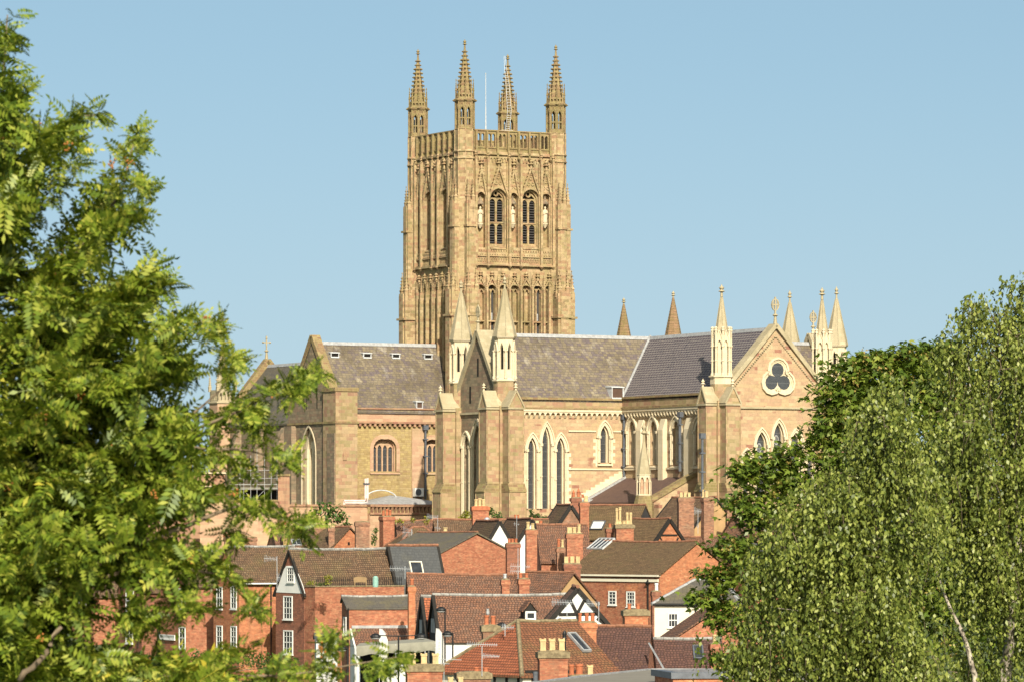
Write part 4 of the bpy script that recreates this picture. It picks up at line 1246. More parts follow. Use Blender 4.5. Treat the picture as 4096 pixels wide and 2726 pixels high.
s = MB(); s.lathe((c.x, c.y), [(.76, zs1 + .05), (.13, zs2 - .1), (.10, zs2)], 8, o8)
finial(s, (c.x, c.y, zs2 - .1), zs3 - zs2 + .1 + 1.0, .3)
s.build('spire', M['spire'], so_)
# hatch on the choir transept roof
hatch(None, 2215, 2338, 895, 1025, T5, slope_v(fC.px(*T5(2290, 1025))[1], vC, zrC, vC + hC, zeC + .3) + .5, True)
# down pipes
def downpipe(fr, x, y0, y1, z, r=.13, d=.3):
    a, z1 = fr.px(*z(x, y0)); _, z0 = fr.px(*z(x, y1))
    m = MB()
    m.tube([fr.p(a, z0, d), fr.p(a, z1, d)], r, 8)
    m.bx(fr, a - .3, a + .3, z1 - .1, z1 + .45, d - .25, d + .2)
    zz = z0 + 1
    while zz < z1 - .5:
        m.bx(fr, a - .26, a + .26, zz - .07, zz + .07, d - .2, d + .18); zz += 1.9
    m.build('downpipe', M['iron'], CA)
downpipe(fC, 2325, 190, 790, R2, .14, .35)
downpipe(fL, 1425, 165, 740, R3, .16, .75)
downpipe(fS, 252, 300, 1030, R2, .12, .35)
downpipe(fE, 1530, 390, 1440, R3, .12, 1.2)
# low range below the transept: corbelled block with lead roof
fK = FA(9.5)
k0, zk1 = fK.px(*R1(1772, 1098)); k1, zk0 = fK.px(*R1(2470, 1180))
m = MB()
m.bx(fK, k0, k1 + 2.4, GZ, zk0, -6, 0)
kl = fK.px(*R1(880, 1100))[0]
m.bx(fK, kl, k0, GZ, zk1 - .1, -6, -.5)
m.mi = 1
m.bx(fK, k0 - .15, k1 + 2.5, zk1 - .12, zk1 + .15, -6, .55)
a = k0 + .1
while a < k1 + 2.3:
    m.prism(Fr(fK.p(a, 0), fK.n, fK.a), [(0, zk0 + .05), (.15, zk0 + .05), (.5, zk1 - .12), (0, zk1 - .12)], 0, .26); a += .47
m.bx(fK, k0, k1 + 2.4, zk0 - .12, zk0 + .08, -.1, .2)
m.bx(fK, kl, k0, zk1 - .1, zk1 + .12, -6, -.35)
m.build('low_range', [M['pink'], M['red']], CA)
m = MB()
ap = fK.p((k0 + k1) / 2, fK.px(*R1(2050, 985))[1], -3)
m.add([fK.p(k0, zk1 + .16, .4), fK.p(k1 + 2.4, zk1 + .16, .4), fK.p(k1 + 2.4, zk1 + .16, -5.8), fK.p(k0, zk1 + .16, -5.8), ap], [(0, 1, 4), (1, 2, 4), (2, 3, 4), (3, 0, 4), (0, 1, 2, 3)])
m.build('low_range_roof', M['lead'], CA)
ac_, zz = fK.px(*R1(2000, 1030)); 
w2_ = abs(fK.px(*R1(2165, 1030))[0] - fK.px(*R1(1835, 1030))[0]) / 2
zt2 = fK.px(*R1(2000, 935))[1]
ar = MB()
ar.tube([fK.p(ac_ - w2_ * math.cos(t), zz + (zt2 - zz) * math.sin(t), -2.5) for t in np.linspace(0, math.pi, 13)], .07, 6)
ar.build('arched_rib', M['leadlight'], CA)
# ------------------------------------------------------------ houses
class House: pass
def house(name, label, A, phi, L, df, zf, db, zb, z0, wall, roof, ridge='ridge_clay', ov=.22, vg=.12, sag=.05, barge=None, cat='house', hip0=0, hip1=0, th=.13, bw=.2, group=None, hipmat=None):
    """A: start of the ridge; phi: plan direction of the ridge; df/zf, db/zb: run and fall of the two slopes"""
    H = House()
    A = Vector(A) if not isinstance(A, tuple) else P(*A)
    ph = R(phi)
    r = Vector((math.cos(ph), math.sin(ph), 0)); f = Vector((math.sin(ph), -math.cos(ph), 0))
    H.A, H.r, H.f, H.L, H.z = A, r, f, L, A.z
    root = empty(name, (A.x + r.x * L / 2, A.y + r.y * L / 2, z0), label, cat, group)
    H.root = root
    fx = Fr(A, f, r)
    H.front = Fr(A + f * df, r, f); H.back = Fr(A - f * db, r, -f)
    H.g0 = Fr(A, f, -r); H.g1 = Fr(A + r * L, f, r)
    m = MB()
    a0, a1 = -hip0, L + hip1
    if hip0 or hip1:
        zt_ = A.z - max(zf, zb)
        m.prism(fx, [(df, z0), (df, A.z - zf - .12), (-db, A.z - zb - .12), (-db, z0)], a0, a1)
    else:
        k = .10 + max(0, sag) * .6
        m.prism(fx, [(df, z0), (df, A.z - zf - k), (0, A.z - k - max(0, sag) * .5), (-db, A.z - zb - k), (-db, z0)], 0, L)
    H.wall = m.build('wall', M[wall], root)
    m = MB()
    N = max(4, int(L / 1.1))
    rs = random.Random(sum(map(ord, label)))
    eF = A.z - zf * (df + ov) / df; eB = A.z - zb * (db + ov) / db
    pts = []
    for j in range(N + 1):
        t = j / N
        s = -vg * (not hip0) + (L + vg * (not hip0) + vg * (not hip1)) * t
        se = s
        if hip0 and j == 0: se = -hip0 - ov
        if hip1 and j == N: se = L + hip1 + ov
        dz = -sag * math.sin(math.pi * t) + rs.uniform(-.022, .022)
        for (a, z, ss) in ((df + ov, eF, se), (0, A.z + th, s), (-db - ov, eB, se)):
            k = dz if a == 0 else dz * .4
            pts.append(fx.p(a, z + k, ss)); 
        for (a, z, ss) in ((df + ov, eF - th, se), (0, A.z - .02, s), (-db - ov, eB - th, se)):
            pts.append(fx.p(a, z + (dz if a == 0 else dz * .4), ss))
    fc = []
    for j in range(N):
        b = 6 * j; c = b + 6
        fc += [(b, b + 1, c + 1, c), (b + 1, b + 2, c + 2, c + 1), (b + 3, c + 3, c + 4, b + 4), (b + 4, c + 4, c + 5, b + 5), (b, c, c + 3, b + 3), (b + 2, b + 5, c + 5, c + 2)]
    e = 6 * N
    nf = len(fc)
    if hip0: fc += [(0, 2, 1), (3, 4, 5), (0, 3, 5, 2)]
    else: fc += [(0, 3, 4, 1), (1, 4, 5, 2)]
    if hip1: fc += [(e, e + 1, e + 2), (e + 3, e + 5, e + 4), (e, e + 2, e + 5, e + 3)]
    else: fc += [(e, e + 1, e + 4, e + 3), (e + 1, e + 2, e + 5, e + 4)]
    m.add(pts, fc)
    if hipmat and hip0: m.m[nf] = 2
    m.mi = 1
    def run(p, q):
        d = q - p; n = max(1, int(d.length / .45))
        for i in range(n):
            a = p + d * (i / n); b = p + d * ((i + .96) / n)
            k = rs.uniform(-.012, .012)
            m.tube([a + Vector((0, 0, .0 + k)), b + Vector((0, 0, .0 + k))], .125, 6)
    top = [Vector(pts[6 * j + 1]) for j in range(N + 1)]
    for j in range(N): run(top[j], top[j + 1])
    if hip0: run(top[0], Vector(pts[0])); run(top[0], Vector(pts[2]))
    if hip1: run(top[N], Vector(pts[e])); run(top[N], Vector(pts[e + 2]))
    H.roof = m.build('roof', [M[roof], M[ridge], M[hipmat or roof]], root)
    if barge:
        for g, on in ((H.g0, not hip0), (H.g1, not hip1)):
            if not on: continue
            m = MB()
            m.bar(g, df + ov, eF - .08, 0, A.z - .02, bw, -.05, vg + .05)
            m.bar(g, -db - ov, eB - .08, 0, A.z - .02, bw, -.05, vg + .05)
            m.build('bargeboard', M[barge], root)
    return H
def zoom(ox, oy): return lambda x, y: (ox + x / K, oy + y / K)
Z4 = zoom(400, 2100); Z5 = zoom(1100, 2126); Z6 = zoom(1700, 2126); Z7 = zoom(2200, 2126)
def sash(root, fr, x0, y0, x1, y1, cols=3, rows=4, d=0.0, frame='white', t=.07, sill=True, label=None):
    a0, zt_ = fr.px(x0, y0); a1, _ = fr.px(x1, y0); _, zb_ = fr.px((x0 + x1) / 2, y1)
    if a1 < a0: a0, a1 = a1, a0
    m = MB()
    m.ring(fr, [(a0 + t, zb_ + t), (a0 + t, zt_ - t), (a1 - t, zt_ - t), (a1 - t, zb_ + t), (a0 + t, zb_ + t)],
           [(a0 - .03, zb_ - .03), (a0 - .03, zt_ + .03), (a1 + .03, zt_ + .03), (a1 + .03, zb_ - .03), (a0 - .03, zb_ - .03)], d, d + .07)
    for i in range(1, cols): m.bx(fr, a0 + (a1 - a0) * i / cols - .017, a0 + (a1 - a0) * i / cols + .017, zb_ + t, zt_ - t, d + .02, d + .045)
    for j in range(1, rows):
        k = .035 if 2 * j == rows else .017
        m.bx(fr, a0 + t, a1 - t, zb_ + (zt_ - zb_) * j / rows - k, zb_ + (zt_ - zb_) * j / rows + k, d + .02, d + .05)
    if sill: m.bx(fr, a0 - .1, a1 + .1, zb_ - .11, zb_ - .032, d, d + .13)
    o = m.build('window', M[frame], root)
    if label: o['label'] = label
    p = MB(); p.bx(fr, a0 + .01, a1 - .01, zb_ + .01, zt_ - .01, d + .003, d + .018)
    p.build('pane', M['pane'], o)
    return o
def pot(m, c, z, h, wd, kind):
    r = wd / 2
    if kind == 'crown':
        k = .78
        m.lathe(c, [(r * 1.15, z), (r * 1.15, z + h * .12), (r * 1.05, z + h * .15), (r * 1.02, z + h * .72), (r * 1.2, z + h * .76), (r * 1.2, z + h * .82), (r * 1.05, z + h * .84), (r * .7, z + h * .84)], 4, R(45 + 8))
        fr = Fr((c[0], c[1]), Vector((math.cos(R(8)), math.sin(R(8)), 0)), Vector((math.sin(R(8)), -math.cos(R(8)), 0)))
        q = r * .80
        for d in (-q, q - .05):
            m.prism(fr, [(-q, z + h * .80), (q, z + h * .80), (q, z + h), (q * .72, z + h * .99), (q * .3, z + h * .90), (0, z + h * .94), (-q * .3, z + h * .90), (-q * .72, z + h * .99), (-q, z + h)], d, d + .05)
    elif kind == 'tall':
        m.lathe(c, [(r * 1.25, z), (r * 1.2, z + h * .1), (r * .8, z + h * .2), (r * .75, z + h * .8), (r * 1.0, z + h * .84), (r * .8, z + h * .9), (r * .95, z + h * .97), (r * .6, z + h), (r * .5, z + h * .9)], 8)
    elif kind == 'point':
        m.lathe(c, [(r, z), (r * .9, z + h * .55), (r * 1.15, z + h * .6), (.02, z + h)], 8)
    elif kind == 'square':
        m.lathe(c, [(r * 1.3, z), (r * 1.3, z + h * .9), (r * 1.38, z + h * .92), (r * 1.38, z + h), (r, z + h), (r, z + h * .8)], 4, R(53))
    else:
        m.lathe(c, [(r * 1.05, z), (r * 1.0, z + h * .1), (r * .88, z + h * .2), (r * .86, z + h * .78), (r * 1.06, z + h * .82), (r * 1.06, z + h * .93), (r * .95, z + h), (r * .7, z + h), (r * .65, z + h * .85)], 12)
def chimney(root, x0, x1, yt, yb, Y, mat, pots=(), psi=8, depth=.75, cap='corbel', capmat=None, extra=5.0):
    pm = Y / F
    c = math.cos(R(psi)); s_ = abs(math.sin(R(psi)))
    w_ = max(.3, ((x1 - x0) * pm - depth * s_) / c)
    xc = ((x0 + x1) / 2 - 2048) * pm
    a = Vector((c, math.sin(R(psi)), 0)); n = Vector((math.sin(R(psi)), -c, 0))
    o = Vector((xc, Y, 0))
    fr = Fr(o, a, n)
    zt_, zb_ = zat(yt, Y), zat(yb, Y) - extra
    m = MB()
    m.bx(fr, -w_ / 2 + .05, w_ / 2 - .05, zb_, zt_ - .42, -depth / 2 + .05, depth / 2 - .05)
    m.bx(fr, -w_ / 2 + .02, w_ / 2 - .02, zt_ - .42, zt_ - .33, -depth / 2 + .02, depth / 2 - .02)
    m.bx(fr, -w_ / 2 - .02, w_ / 2 + .02, zt_ - .33, zt_ - .12, -depth / 2 - .02, depth / 2 + .02)
    m.bx(fr, -w_ / 2, w_ / 2, zt_ - .12, zt_, -depth / 2, depth / 2)
    m.mi = 1
    m.prism(fr, [(-w_ / 2 + .02, zt_), (w_ / 2 - .02, zt_), (w_ / 2 - .12, zt_ + .09), (0, zt_ + .12), (-w_ / 2 + .1, zt_ + .08)], -depth / 2 + .03, depth / 2 - .03)
    if capmat: m.bx(fr, -w_ / 2 - .06, w_ / 2 + .06, zt_ - .30, zt_ + .015, -depth / 2 - .06, depth / 2 + .06)
    st = m.build('chimney', [M[mat], M[capmat or 'cap']], root)
    for i, pt in enumerate(pots):
        px_, pw, py_, kind = pt[:4]
        mt = pt[4] if len(pt) > 4 else {'roll': 'terracotta', 'point': 'terracotta'}.get(kind, 'buff')
        off = (px_ - (x0 + x1) / 2) * pm / c
        q = fr.p(off, 0, 0)
        m = MB(); pot(m, (q.x, q.y), zt_ + .03, zat(py_, Y) - zt_ - .03, pw * pm, kind)
        m.build('chimney_pot', M[mt], st, smooth=False)
    return st
def skylight(root, H, x0, y0, x1, y1, slope='front', bars=0, frame='iron', skew=0, pane='pane'):
    """roof light lying on a slope of house H, located by its picture corners"""
    o = H.A; 
    sg = 1 if slope == 'front' else -1
    run, fall = (H.df, H.zf) if sg > 0 else (H.db, H.zb)
    dn = (H.f * sg * run + Vector((0, 0, -fall))).normalized()
    nn = H.r.cross(dn); nn = nn if nn.z > 0 else -nn
    def hit(x, y):
        d = Vector(((x - 2048) / F, 1, (HY - y) / F)); q = H.A + Vector((0, 0, .14))
        return CAM + d * ((q - CAM).dot(nn) / d.dot(nn))
    c = hit((x0 + x1) / 2, (y0 + y1) / 2)
    tl, bl = hit((x0 + x1) / 2 , y0), hit((x0 + x1) / 2, y1)
    h = abs((tl - bl).dot(dn)); wv = abs((hit(x0, (y0 + y1) / 2) - hit(x1, (y0 + y1) / 2)).dot(H.r))
    rr = H.r
    def q(a, b, d): return c + rr * a + dn * b + nn * d
    m = MB()
    def box(a0, a1, b0, b1, d0, d1):
        m.add([q(a0, b0, d0), q(a1, b0, d0), q(a1, b1, d0), q(a0, b1, d0), q(a0, b0, d1), q(a1, b0, d1), q(a1, b1, d1), q(a0, b1, d1)],
              [(0, 1, 2, 3), (4, 5, 6, 7), (0, 1, 5, 4), (1, 2, 6, 5), (2, 3, 7, 6), (3, 0, 4, 7)])
    a, b = wv / 2, h / 2; t = .09
    box(-a, -a + t, -b, b, -.05, .1); box(a - t, a, -b, b, -.05, .1); box(-a + t, a - t, -b, -b + t, -.05, .1); box(-a + t, a - t, b - t, b, -.05, .1)
    for i in range(bars): box(-a + 2 * a * (i + 1) / (bars + 1) - .03, -a + 2 * a * (i + 1) / (bars + 1) + .03, -b + t, b - t, -.02, .09)
    fo = m.build('skylight', M[frame], root)
    m = MB(); box(-a + t, a - t, -b + t, b - t, -.04, .04); m.build('pane', M[pane], fo)
def mk(H, df, zf, db, zb): H.df, H.zf, H.db, H.zb = df, zf, db, zb; return H
def hs(name, label, A, phi, Lp, df, zf, z0, wall, roof, db=None, zb=None, **kw):
    """Lp: picture column where the ridge ends (or metres if given as a tuple)"""
    db = df if db is None else db; zb = zf if zb is None else zb
    A_ = P(*A)
    if isinstance(Lp, tuple): L = Lp[0]
    else:
        k = (Lp - 2048) / F
        L = (k * A_.y - A_.x) / (math.cos(R(phi)) - k * math.sin(R(phi)))
    return mk(house(name, label, A_, phi, L, df, zf, db, zb, z0, wall, roof, **kw), df, zf, db, zb)
def timbers(H, fr, lines, mat='timber', w=.16, d0=0, d1=.06):
    m = MB()
    for (xa, ya, xb, yb) in lines:
        a0, z0 = fr.px(xa, ya); a1, z1 = fr.px(xb, yb)
        m.bar(fr, a0, z0, a1, z1, w, d0, d1)
    m.build('timber_frame', M[mat], H.root)

M['tilewarm'] = tiles('warm_mossed_tiles', [(.22, .095, .05, 1), (.27, .11, .055, 1), (.18, .08, .045, 1)], [(MOSS, (.8, .8, .8), .5, .72, .55), ((.34, .24, .08, 1), (2, 2, 2), .66, .8, .5)], .24, .21)
# --- back row, under the cathedral
h = hs('gabled_house', 'brick house with an orange gable left of the tall red chimney, below the fig tree', (1399, 2109, 428), 130, 1225, 2.3, 1.9, 2.5, 'brickorange', 'tilebrown')
chimney(h.root, 1253, 1302, 2100, 2125, 431, 'brickold', [(1262, 14, 2062, 'tall'), (1277, 15, 2060, 'tall'), (1294, 14, 2062, 'tall')])
chimney(h.root, 1309, 1341, 2108, 2130, 427, 'brickold', [(1318, 13, 2090, 'square'), (1332, 13, 2090, 'square')])
m = MB(); a, z = h.g0.px(1395, 2172); m.bx(h.g0, a - .12, a + .12, z - .15, z + .15, -.02, .02); m.build('gable_vent', M['void'], h.root)
h = hs('tiled_house', 'brown tiled house half hidden behind leaves left of the orange gable', (1090, 2118, 424), 18, 1215, 2.4, 2.2, 2.5, 'brickold', 'tilered')
chimney(h.root, 1128, 1150, 2100, 2200, 421, 'tanrender', [(1139, 14, 2082, 'roll')])
skylight(h.root, h, 1166, 2156, 1204, 2180, bars=1, frame='alu')
chimney(h.root, 893, 1030, 2147, 2185, 418, 'brickold', [(900, 15, 2127, 'roll'), (918, 15, 2127, 'roll'), (935, 15, 2127, 'roll')], depth=1.0)
h = hs('red_roofed_house', 'low house with a bright red tile roof under the corbelled cathedral range', (1585, 2083, 436), 8, 1735, 2.4, 2.0, 3, 'brickold', 'tilered')
chimney(h.root, 1416, 1481, 2086, 2190, 421, 'brickold', [], depth=1.0)
chimney(h.root, 1514, 1581, 2064, 2185, 424, 'brick', [(1534, 12, 2040, 'roll'), (1548, 12, 2034, 'roll'), (1560, 12, 2038, 'roll')], depth=1.2, psi=22)
h = hs('hipped_house', 'house with a mossy hipped tile roof right of the tall red chimney', (1652, 2110, 415), 15, 1694, 3.0, 2.0, 3, 'brickold', 'tilemoss', hip0=2.4, hip1=2.4)
# long brown roof with white gables
h = hs('long_brown_house', 'long brown tiled house under the cathedral, running behind the two white gables', (1738, 2079, 424), 6, 2190, 3.0, 2.8, 3, 'brickold', 'tilebrown')
chimney(h.root, 1883, 1958, 2026, 2076, 424, 'brick', [(1904, 15, 1994, 'roll', 'buff'), (1919, 15, 1990, 'roll', 'buff'), (1934, 15, 1994, 'roll', 'buff')], depth=1.1, capmat='terracotta')
chimney(h.root, 2055, 2080, 2076, 2090, 426, 'brickold', [(2061, 9, 2056, 'roll'), (2073, 9, 2056, 'roll')])
chimney(h.root, 1770, 1792, 2130, 2140, 417.5, 'brickold', [(1781, 19, 2107, 'roll', 'buff')])
m = MB(); c = P(1948, 2074, 419); m.lathe((c.x, c.y), [(.28, c.z - .2), (.27, c.z), (.2, c.z + .12), (.05, c.z + .18)], 10); m.build('roof_vent', M['alu'], h.root)
h = hs('white_gabled_house', 'white rendered gable with black bargeboards, left of the two below the conifers', (1999, 2083, 412), 104, (9,), 1.15, 1.9, 3, 'render', 'tilebrown', barge='timber', bw=.26, db=1.35, zb=2.2)
h = hs('white_gabled_house', 'larger white rendered gable crossed by a slim brick chimney with buff pots', (2126, 2076, 411), 104, (9,), 2.0, 3.0, 3, 'render', 'tilebrown', barge='timber', bw=.28)
chimney(h.root, 2098, 2151, 2118, 2262, 399, 'brick', [(2112, 17, 2084, 'tall'), (2131, 16, 2090, 'tall')], depth=.9)
chimney(h.root, 2020, 2083, 2172, 2275, 398, 'brickdark', [(2037, 13, 2152, 'roll'), (2050, 13, 2152, 'roll'), (2064, 13, 2152, 'roll')], depth=.9)
h = hs('russet_roofed_house', 'russet tiled house between the white gable and the three buff pots', (2150, 2100, 408), 6, 2345, 3.2, 3.1, 3, 'brick', 'tilered')
chimney(h.root, 2260, 2334, 2134, 2235, 398, 'brick', [(2277, 20, 2106, 'square'), (2297, 18, 2106, 'roll', 'buff'), (2316, 17, 2094, 'tall')], depth=.9)
chimney(h.root, 2136, 2176, 2100, 2180, 412, 'brickold', [(2148, 15, 2080, 'square'), (2163, 15, 2080, 'roll')])
chimney(h.root, 2222, 2262, 2190, 2225, 402, 'brickold', [(2235, 13, 2152, 'roll'), (2250, 13, 2155, 'tall')])
h = hs('dark_gabled_house', 'small house with a black A-shaped brick gable under the triple lancets', (2284, 2020, 432), 105, (5,), 1.25, 1.75, 3, 'brickold', 'tilebrown', barge='timber', bw=.3)
chimney(h.root, 2314, 2358, 2008, 2130, 425, 'brick', [(2343, 16, 1981, 'square')], depth=.9)
chimney(h.root, 2281, 2327, 1990, 2030, 435, 'brickdark', [(2294, 12, 1957, 'point'), (2314, 12, 1950, 'point'), (2331, 11, 1975, 'roll')], depth=.8)
h = hs('mossy_roofed_house', 'mossy brown tiled house with a slatted gablet under the aisle spirelet', (2579, 2021, 438), 150, 2352, 2.8, 3.0, 3, 'brickold', 'tilemoss')
skylight(h.root, h, 2366, 2082, 2416, 2116, slope='back', frame='iron', pane='white')
m = MB(); m.prism(h.g0, [(-1.25, h.z - 1.4), (1.25, h.z - 1.4), (0, h.z - .1)], 0, .05); m.build('slatted_gablet', M['louvre'], h.root)
h = hs('timber_gabled_house', 'tiled house with a black and brick A-shaped gable left of two big chimneys', (2677, 2076, 426), 130, 2530, 1.95, 2.1, 3, 'brickorange', 'tilemoss', barge='timber', bw=.32)
timbers(h, h.g0, [(2640, 2138, 2708, 2138), (2648, 2163, 2640, 2148), (2706, 2163, 2712, 2148)])
chimney(h.root, 2456, 2537, 2098, 2170, 420, 'brick', [(2467, 13, 2030, 'tall'), (2480, 13, 2026, 'tall'), (2509, 12, 2047, 'roll', 'buff'), (2523, 12, 2047, 'roll', 'buff'), (2476, 16, 2076, 'tall'), (2496, 16, 2080, 'roll', 'buff'), (2514, 16, 2076, 'tall')], depth=1.2, capmat='cap')
chimney(h.root, 2420, 2457, 2112, 2160, 422, 'brickdark', [(2440, 14, 2092, 'roll')])
h = hs('brick_house', 'brick house with two massive chimneys beside the dark drainpipe of the cathedral', (2870, 2148, 428), 170, 2690, 2.6, 1.5, 3, 'brickold', 'tilered')
chimney(h.root, 2707, 2778, 1990, 2155, 430, 'brickold', [(2724, 12, 1967, 'square'), (2740, 12, 1967, 'square'), (2756, 12, 1967, 'square')], depth=1.0)
chimney(h.root, 2801, 2858, 1990, 2155, 428, 'brickold', [(2812, 10, 1956, 'tall'), (2826, 13, 1962, 'square')], depth=.9, psi=20)
h = hs('tan_gabled_house', 'house with a tan rendered gable half behind the sycamore leaves', (2862, 1990, 440), 125, (7,), 2.6, 2.6, 3, 'tanrender', 'tilebrown', barge='timber')
chimney(h.root, 2900, 2962, 2022, 2100, 436, 'brickold', [], depth=.9)
h = hs('low_roofed_house', 'low house with a reddish tiled roof under the sycamore', (2935, 2060, 424), 30, (5,), 2.5, 2.2, 3, 'brickold', 'tilered')

# --- middle rows
h = hs('brick_gabled_house', 'house with a broad plain brick gable and a mossy slate roof, mid picture', (1907, 2131, 402), 125, 1672, 4.1, 1.72, 2, 'brickorange', 'slatemoss', ridge='ridge_clay')
h.wall.data.materials[0] = M['brick']
h = hs('terrace_house', 'brown tiled brick house with the steep white gable and small sash window', (1160, 2199, 352), 32, 1560, 2.30, 3.25, 1, 'brickdark', 'tilebrown', ridge='ridge_grey', barge='timber', bw=.16)
g = h.g0
def gpoly(fr, pts): return [fr.px(x, y) for x, y in pts]
m = MB()
m.prism(g, gpoly(g, [(1096, 2366), (1221, 2372), (1213, 2340), (1181, 2261), (1146, 2261), (1113, 2312)]), 0, .035)
m.build('white_render', M['render'], h.root)
sash(h.root, g, 1152, 2266, 1179, 2325, 3, 4, .036)
sash(h.root, g, 1136, 2382, 1170, 2474, 3, 4, .0)
sash(h.root, g, 1136, 2519, 1172, 2613, 3, 4, .0)
zt_ = zat(2345, 349)
m = MB()
fr = Fr(h.A, h.r, h.f)
m.bx(fr, .04, 8.1, 1, zt_, 2.25, 3.95)
m.mi = 1
m.bx(fr, -.02, 8.15, zt_, zt_ + .09, 2.25, 4.01)
m.build('terrace_wall', [M['brick'], M['cap']], h.root)
m = MB()
a = .25
while a < 7.9:
    m.bx(fr, a - .022, a + .022, zt_ + .09, zt_ + .68, 3.85, 3.875); m.knob(fr.p(a, zt_ + .72, 3.86), .03, .06); a += .17
m.bx(fr, .1, 8.0, zt_ + .50, zt_ + .53, 3.84, 3.88); m.bx(fr, .1, 8.0, zt_ + .16, zt_ + .19, 3.84, 3.88)
m.build('railing', M['black'], h.root)
h6 = h
h = hs('slate_a_frame', 'dark slate roofed attic with an open black A-shaped gable beside the terrace', (1555, 2184, 356), 25, (4.2,), 2.1, 4.2, 1, 'brickdark', 'slatedark', ridge='ridge_clay', barge='timber', bw=.18, sag=.02)
m = MB()
m.prism(h.g0, [(-1.7, h.z - 3.6), (1.7, h.z - 3.6), (.35, h.z - .75), (-.35, h.z - .75)], 0, .03); m.build('dark_opening', M['void'], h.root)
skylight(h.root, h, 1640, 2244, 1690, 2294, frame='creamwall')
h = hs('tall_brick_house', 'three storey brick house with a brown roof, gable windows behind rowan leaves', (905, 2189, 362), 25, 1175, 2.85, 2.65, 1, 'brickorange', 'tilebrown', ridge='ridge_grey')
for (x0, x1, y0, y1) in ((868, 890, 2345, 2432), (925, 947, 2340, 2432), (868, 890, 2500, 2586), (925, 947, 2502, 2586), (897, 918, 2250, 2296)):
    sash(h.root, h.g0, x0, y0, x1, y1, 2, 4)
m = MB()
a = h.front.px(1082, 2400)[0]
m.tube([h.front.p(a, 1, .12), h.front.p(a, h.z - 2.7, .12)], .06, 6); m.build('drainpipe', M['black'], h.root)
m = MB(); m.tube([h.front.p(0, h.z - 2.87, .3), h.front.p(h.L, h.z - 2.87, .3)], .07, 6); m.build('gutter', M['white'], h.root)
h = hs('tall_brick_house', 'three storey brick house at far left, sash windows seen between the leaves', (690, 2205, 372), 25, (8,), 2.85, 2.65, 1, 'brick', 'tilebrown', ridge='ridge_grey')
for (x0, x1, y0, y1) in ((716, 742, 2352, 2434), (718, 742, 2505, 2592), (640, 700, 2535, 2552)):
    sash(h.root, h.g0, x0, y0, x1, y1, 2, 4)
h = hs('tall_brick_house', 'dark brick house with white corner stones at the far left behind leaves', (520, 2230, 380), 25, (8,), 2.85, 2.65, 1, 'brickdark', 'tilebrown', ridge='ridge_grey')
sash(h.root, h.g0, 505, 2360, 535, 2440, 2, 4); sash(h.root, h.g0, 505, 2500, 532, 2570, 2, 4)
h = hs('tall_brick_house', 'brick house at the far left edge, almost hidden by the rowan', (330, 2250, 388), 25, (9,), 2.85, 2.65, 1, 'brick', 'tilebrown', ridge='ridge_grey')
sash(h.root, h.g0, 318, 2380, 345, 2450, 2, 4)
# right hand big house
h = hs('large_brick_house', 'large brick house with orange gable, brown roof and cream band over two sashes', (2790, 2167, 388), 130, 2418, 4.4, 2.7, 1, 'brickorange', 'tilemoss', sag=.1)
m = MB()
m.bx(h.back, 0, h.L, 1, h.z - 2.75, -.02, .03); m.build('front_wall', M['brick'], h.root)  # darker brick over this front, its dimmer light put into the colour
za = h.back.px(2500, 2318)[1]
m = MB(); m.bx(h.back, .1, h.L, za - .13, za + .13, .03, .14); m.bx(h.back, -.1, h.L, h.z - 2.95, h.z - 2.8, .03, .32); m.build('cream_band', M['creamwall'], h.root)
sash(h.root, h.back, 2437, 2362, 2466, 2416, 2, 4, .03)
sash(h.root, h.back, 2509, 2364, 2541, 2424, 3, 4, .03)
for x in (2452, 2525):
    a, z = h.back.px(x, 2352); m = MB(); m.prism(h.back, [(a - .75, z - .2), (a + .75, z - .2), (a + .95, z + .28), (a - .95, z + .28)], .03, .045); m.build('lintel', M['brickorange'], h.root)
skylight(h.root, h, 2372, 2152, 2436, 2194, slope='back', bars=3, frame='leadlight')
chimney(h.root, 2248, 2325, 2254, 2325, 352, 'brickdark', [(2264, 17, 2224, 'square'), (2288, 17, 2223, 'square'), (2311, 17, 2223, 'square')], depth=1.0)
chimney(h.root, 2602, 2645, 2364, 2396, 372, 'brickdark', [(2626, 15, 2330, 'roll', 'white')])
m = MB(); a = h.back.px(2597, 2330)[0]; m.tube([h.back.p(a, 4, .15), h.back.p(a, h.z - 3.2, .15)], .07, 6); m.knob(h.back.p(a, h.z - 3.5, .2), .25); m.build('drainpipe', M['black'], h.root)
h = hs('grey_roofed_house', 'dark slate roof showing right of the large orange gable', (2960, 2172, 398), 20, (6,), 4.0, 2.3, 1, 'brick', 'slatedark')
h.root['label'] = 'house with a dark slate roof between the big orange gable and the tree'
# long roofs of the middle row
h = hs('long_roofed_house', 'long low house with a lichen spotted brown roof, upper of the two long roofs', (1632, 2298, 338), 4, 2240, 3.6, 3.1, 1, 'brick', 'tilered', sag=.12)
chimney(h.root, 1627, 1665, 2344, 2560, 318, 'brickorange', [(1648, 16, 2312, 'roll')], depth=.75)
h = hs('brick_outhouse', 'brick outhouse with a shallow grey slate roof under the terrace railing', (1372, 2390, 324), 12, 1632, 2.0, .62, 0, 'brick', 'slatemoss', ridge='ridge_grey', db=.5, zb=.2, ov=.1)
fr = h.front
a0, z1 = fr.px(1406, 2506); a1 = fr.px(1640, 2506)[0]; z0 = fr.px(1500, 2582)[1]
m = MB()
fs = Fr(fr.p(a0, 0), fr.n, fr.a)
m.prism(fs, [(0, z1), (2.0, z0), (2.0, z0 - .12), (0, z1 - .14)], 0, a1 - a0)
m.build('lean_to_roof', M['tilered'], h.root)
m = MB(); m.bar(fr, a0, z1 + .02, a1, z1 + .02, .2, 0, .12); m.build('lead_flashing', M['lead'], h.root)
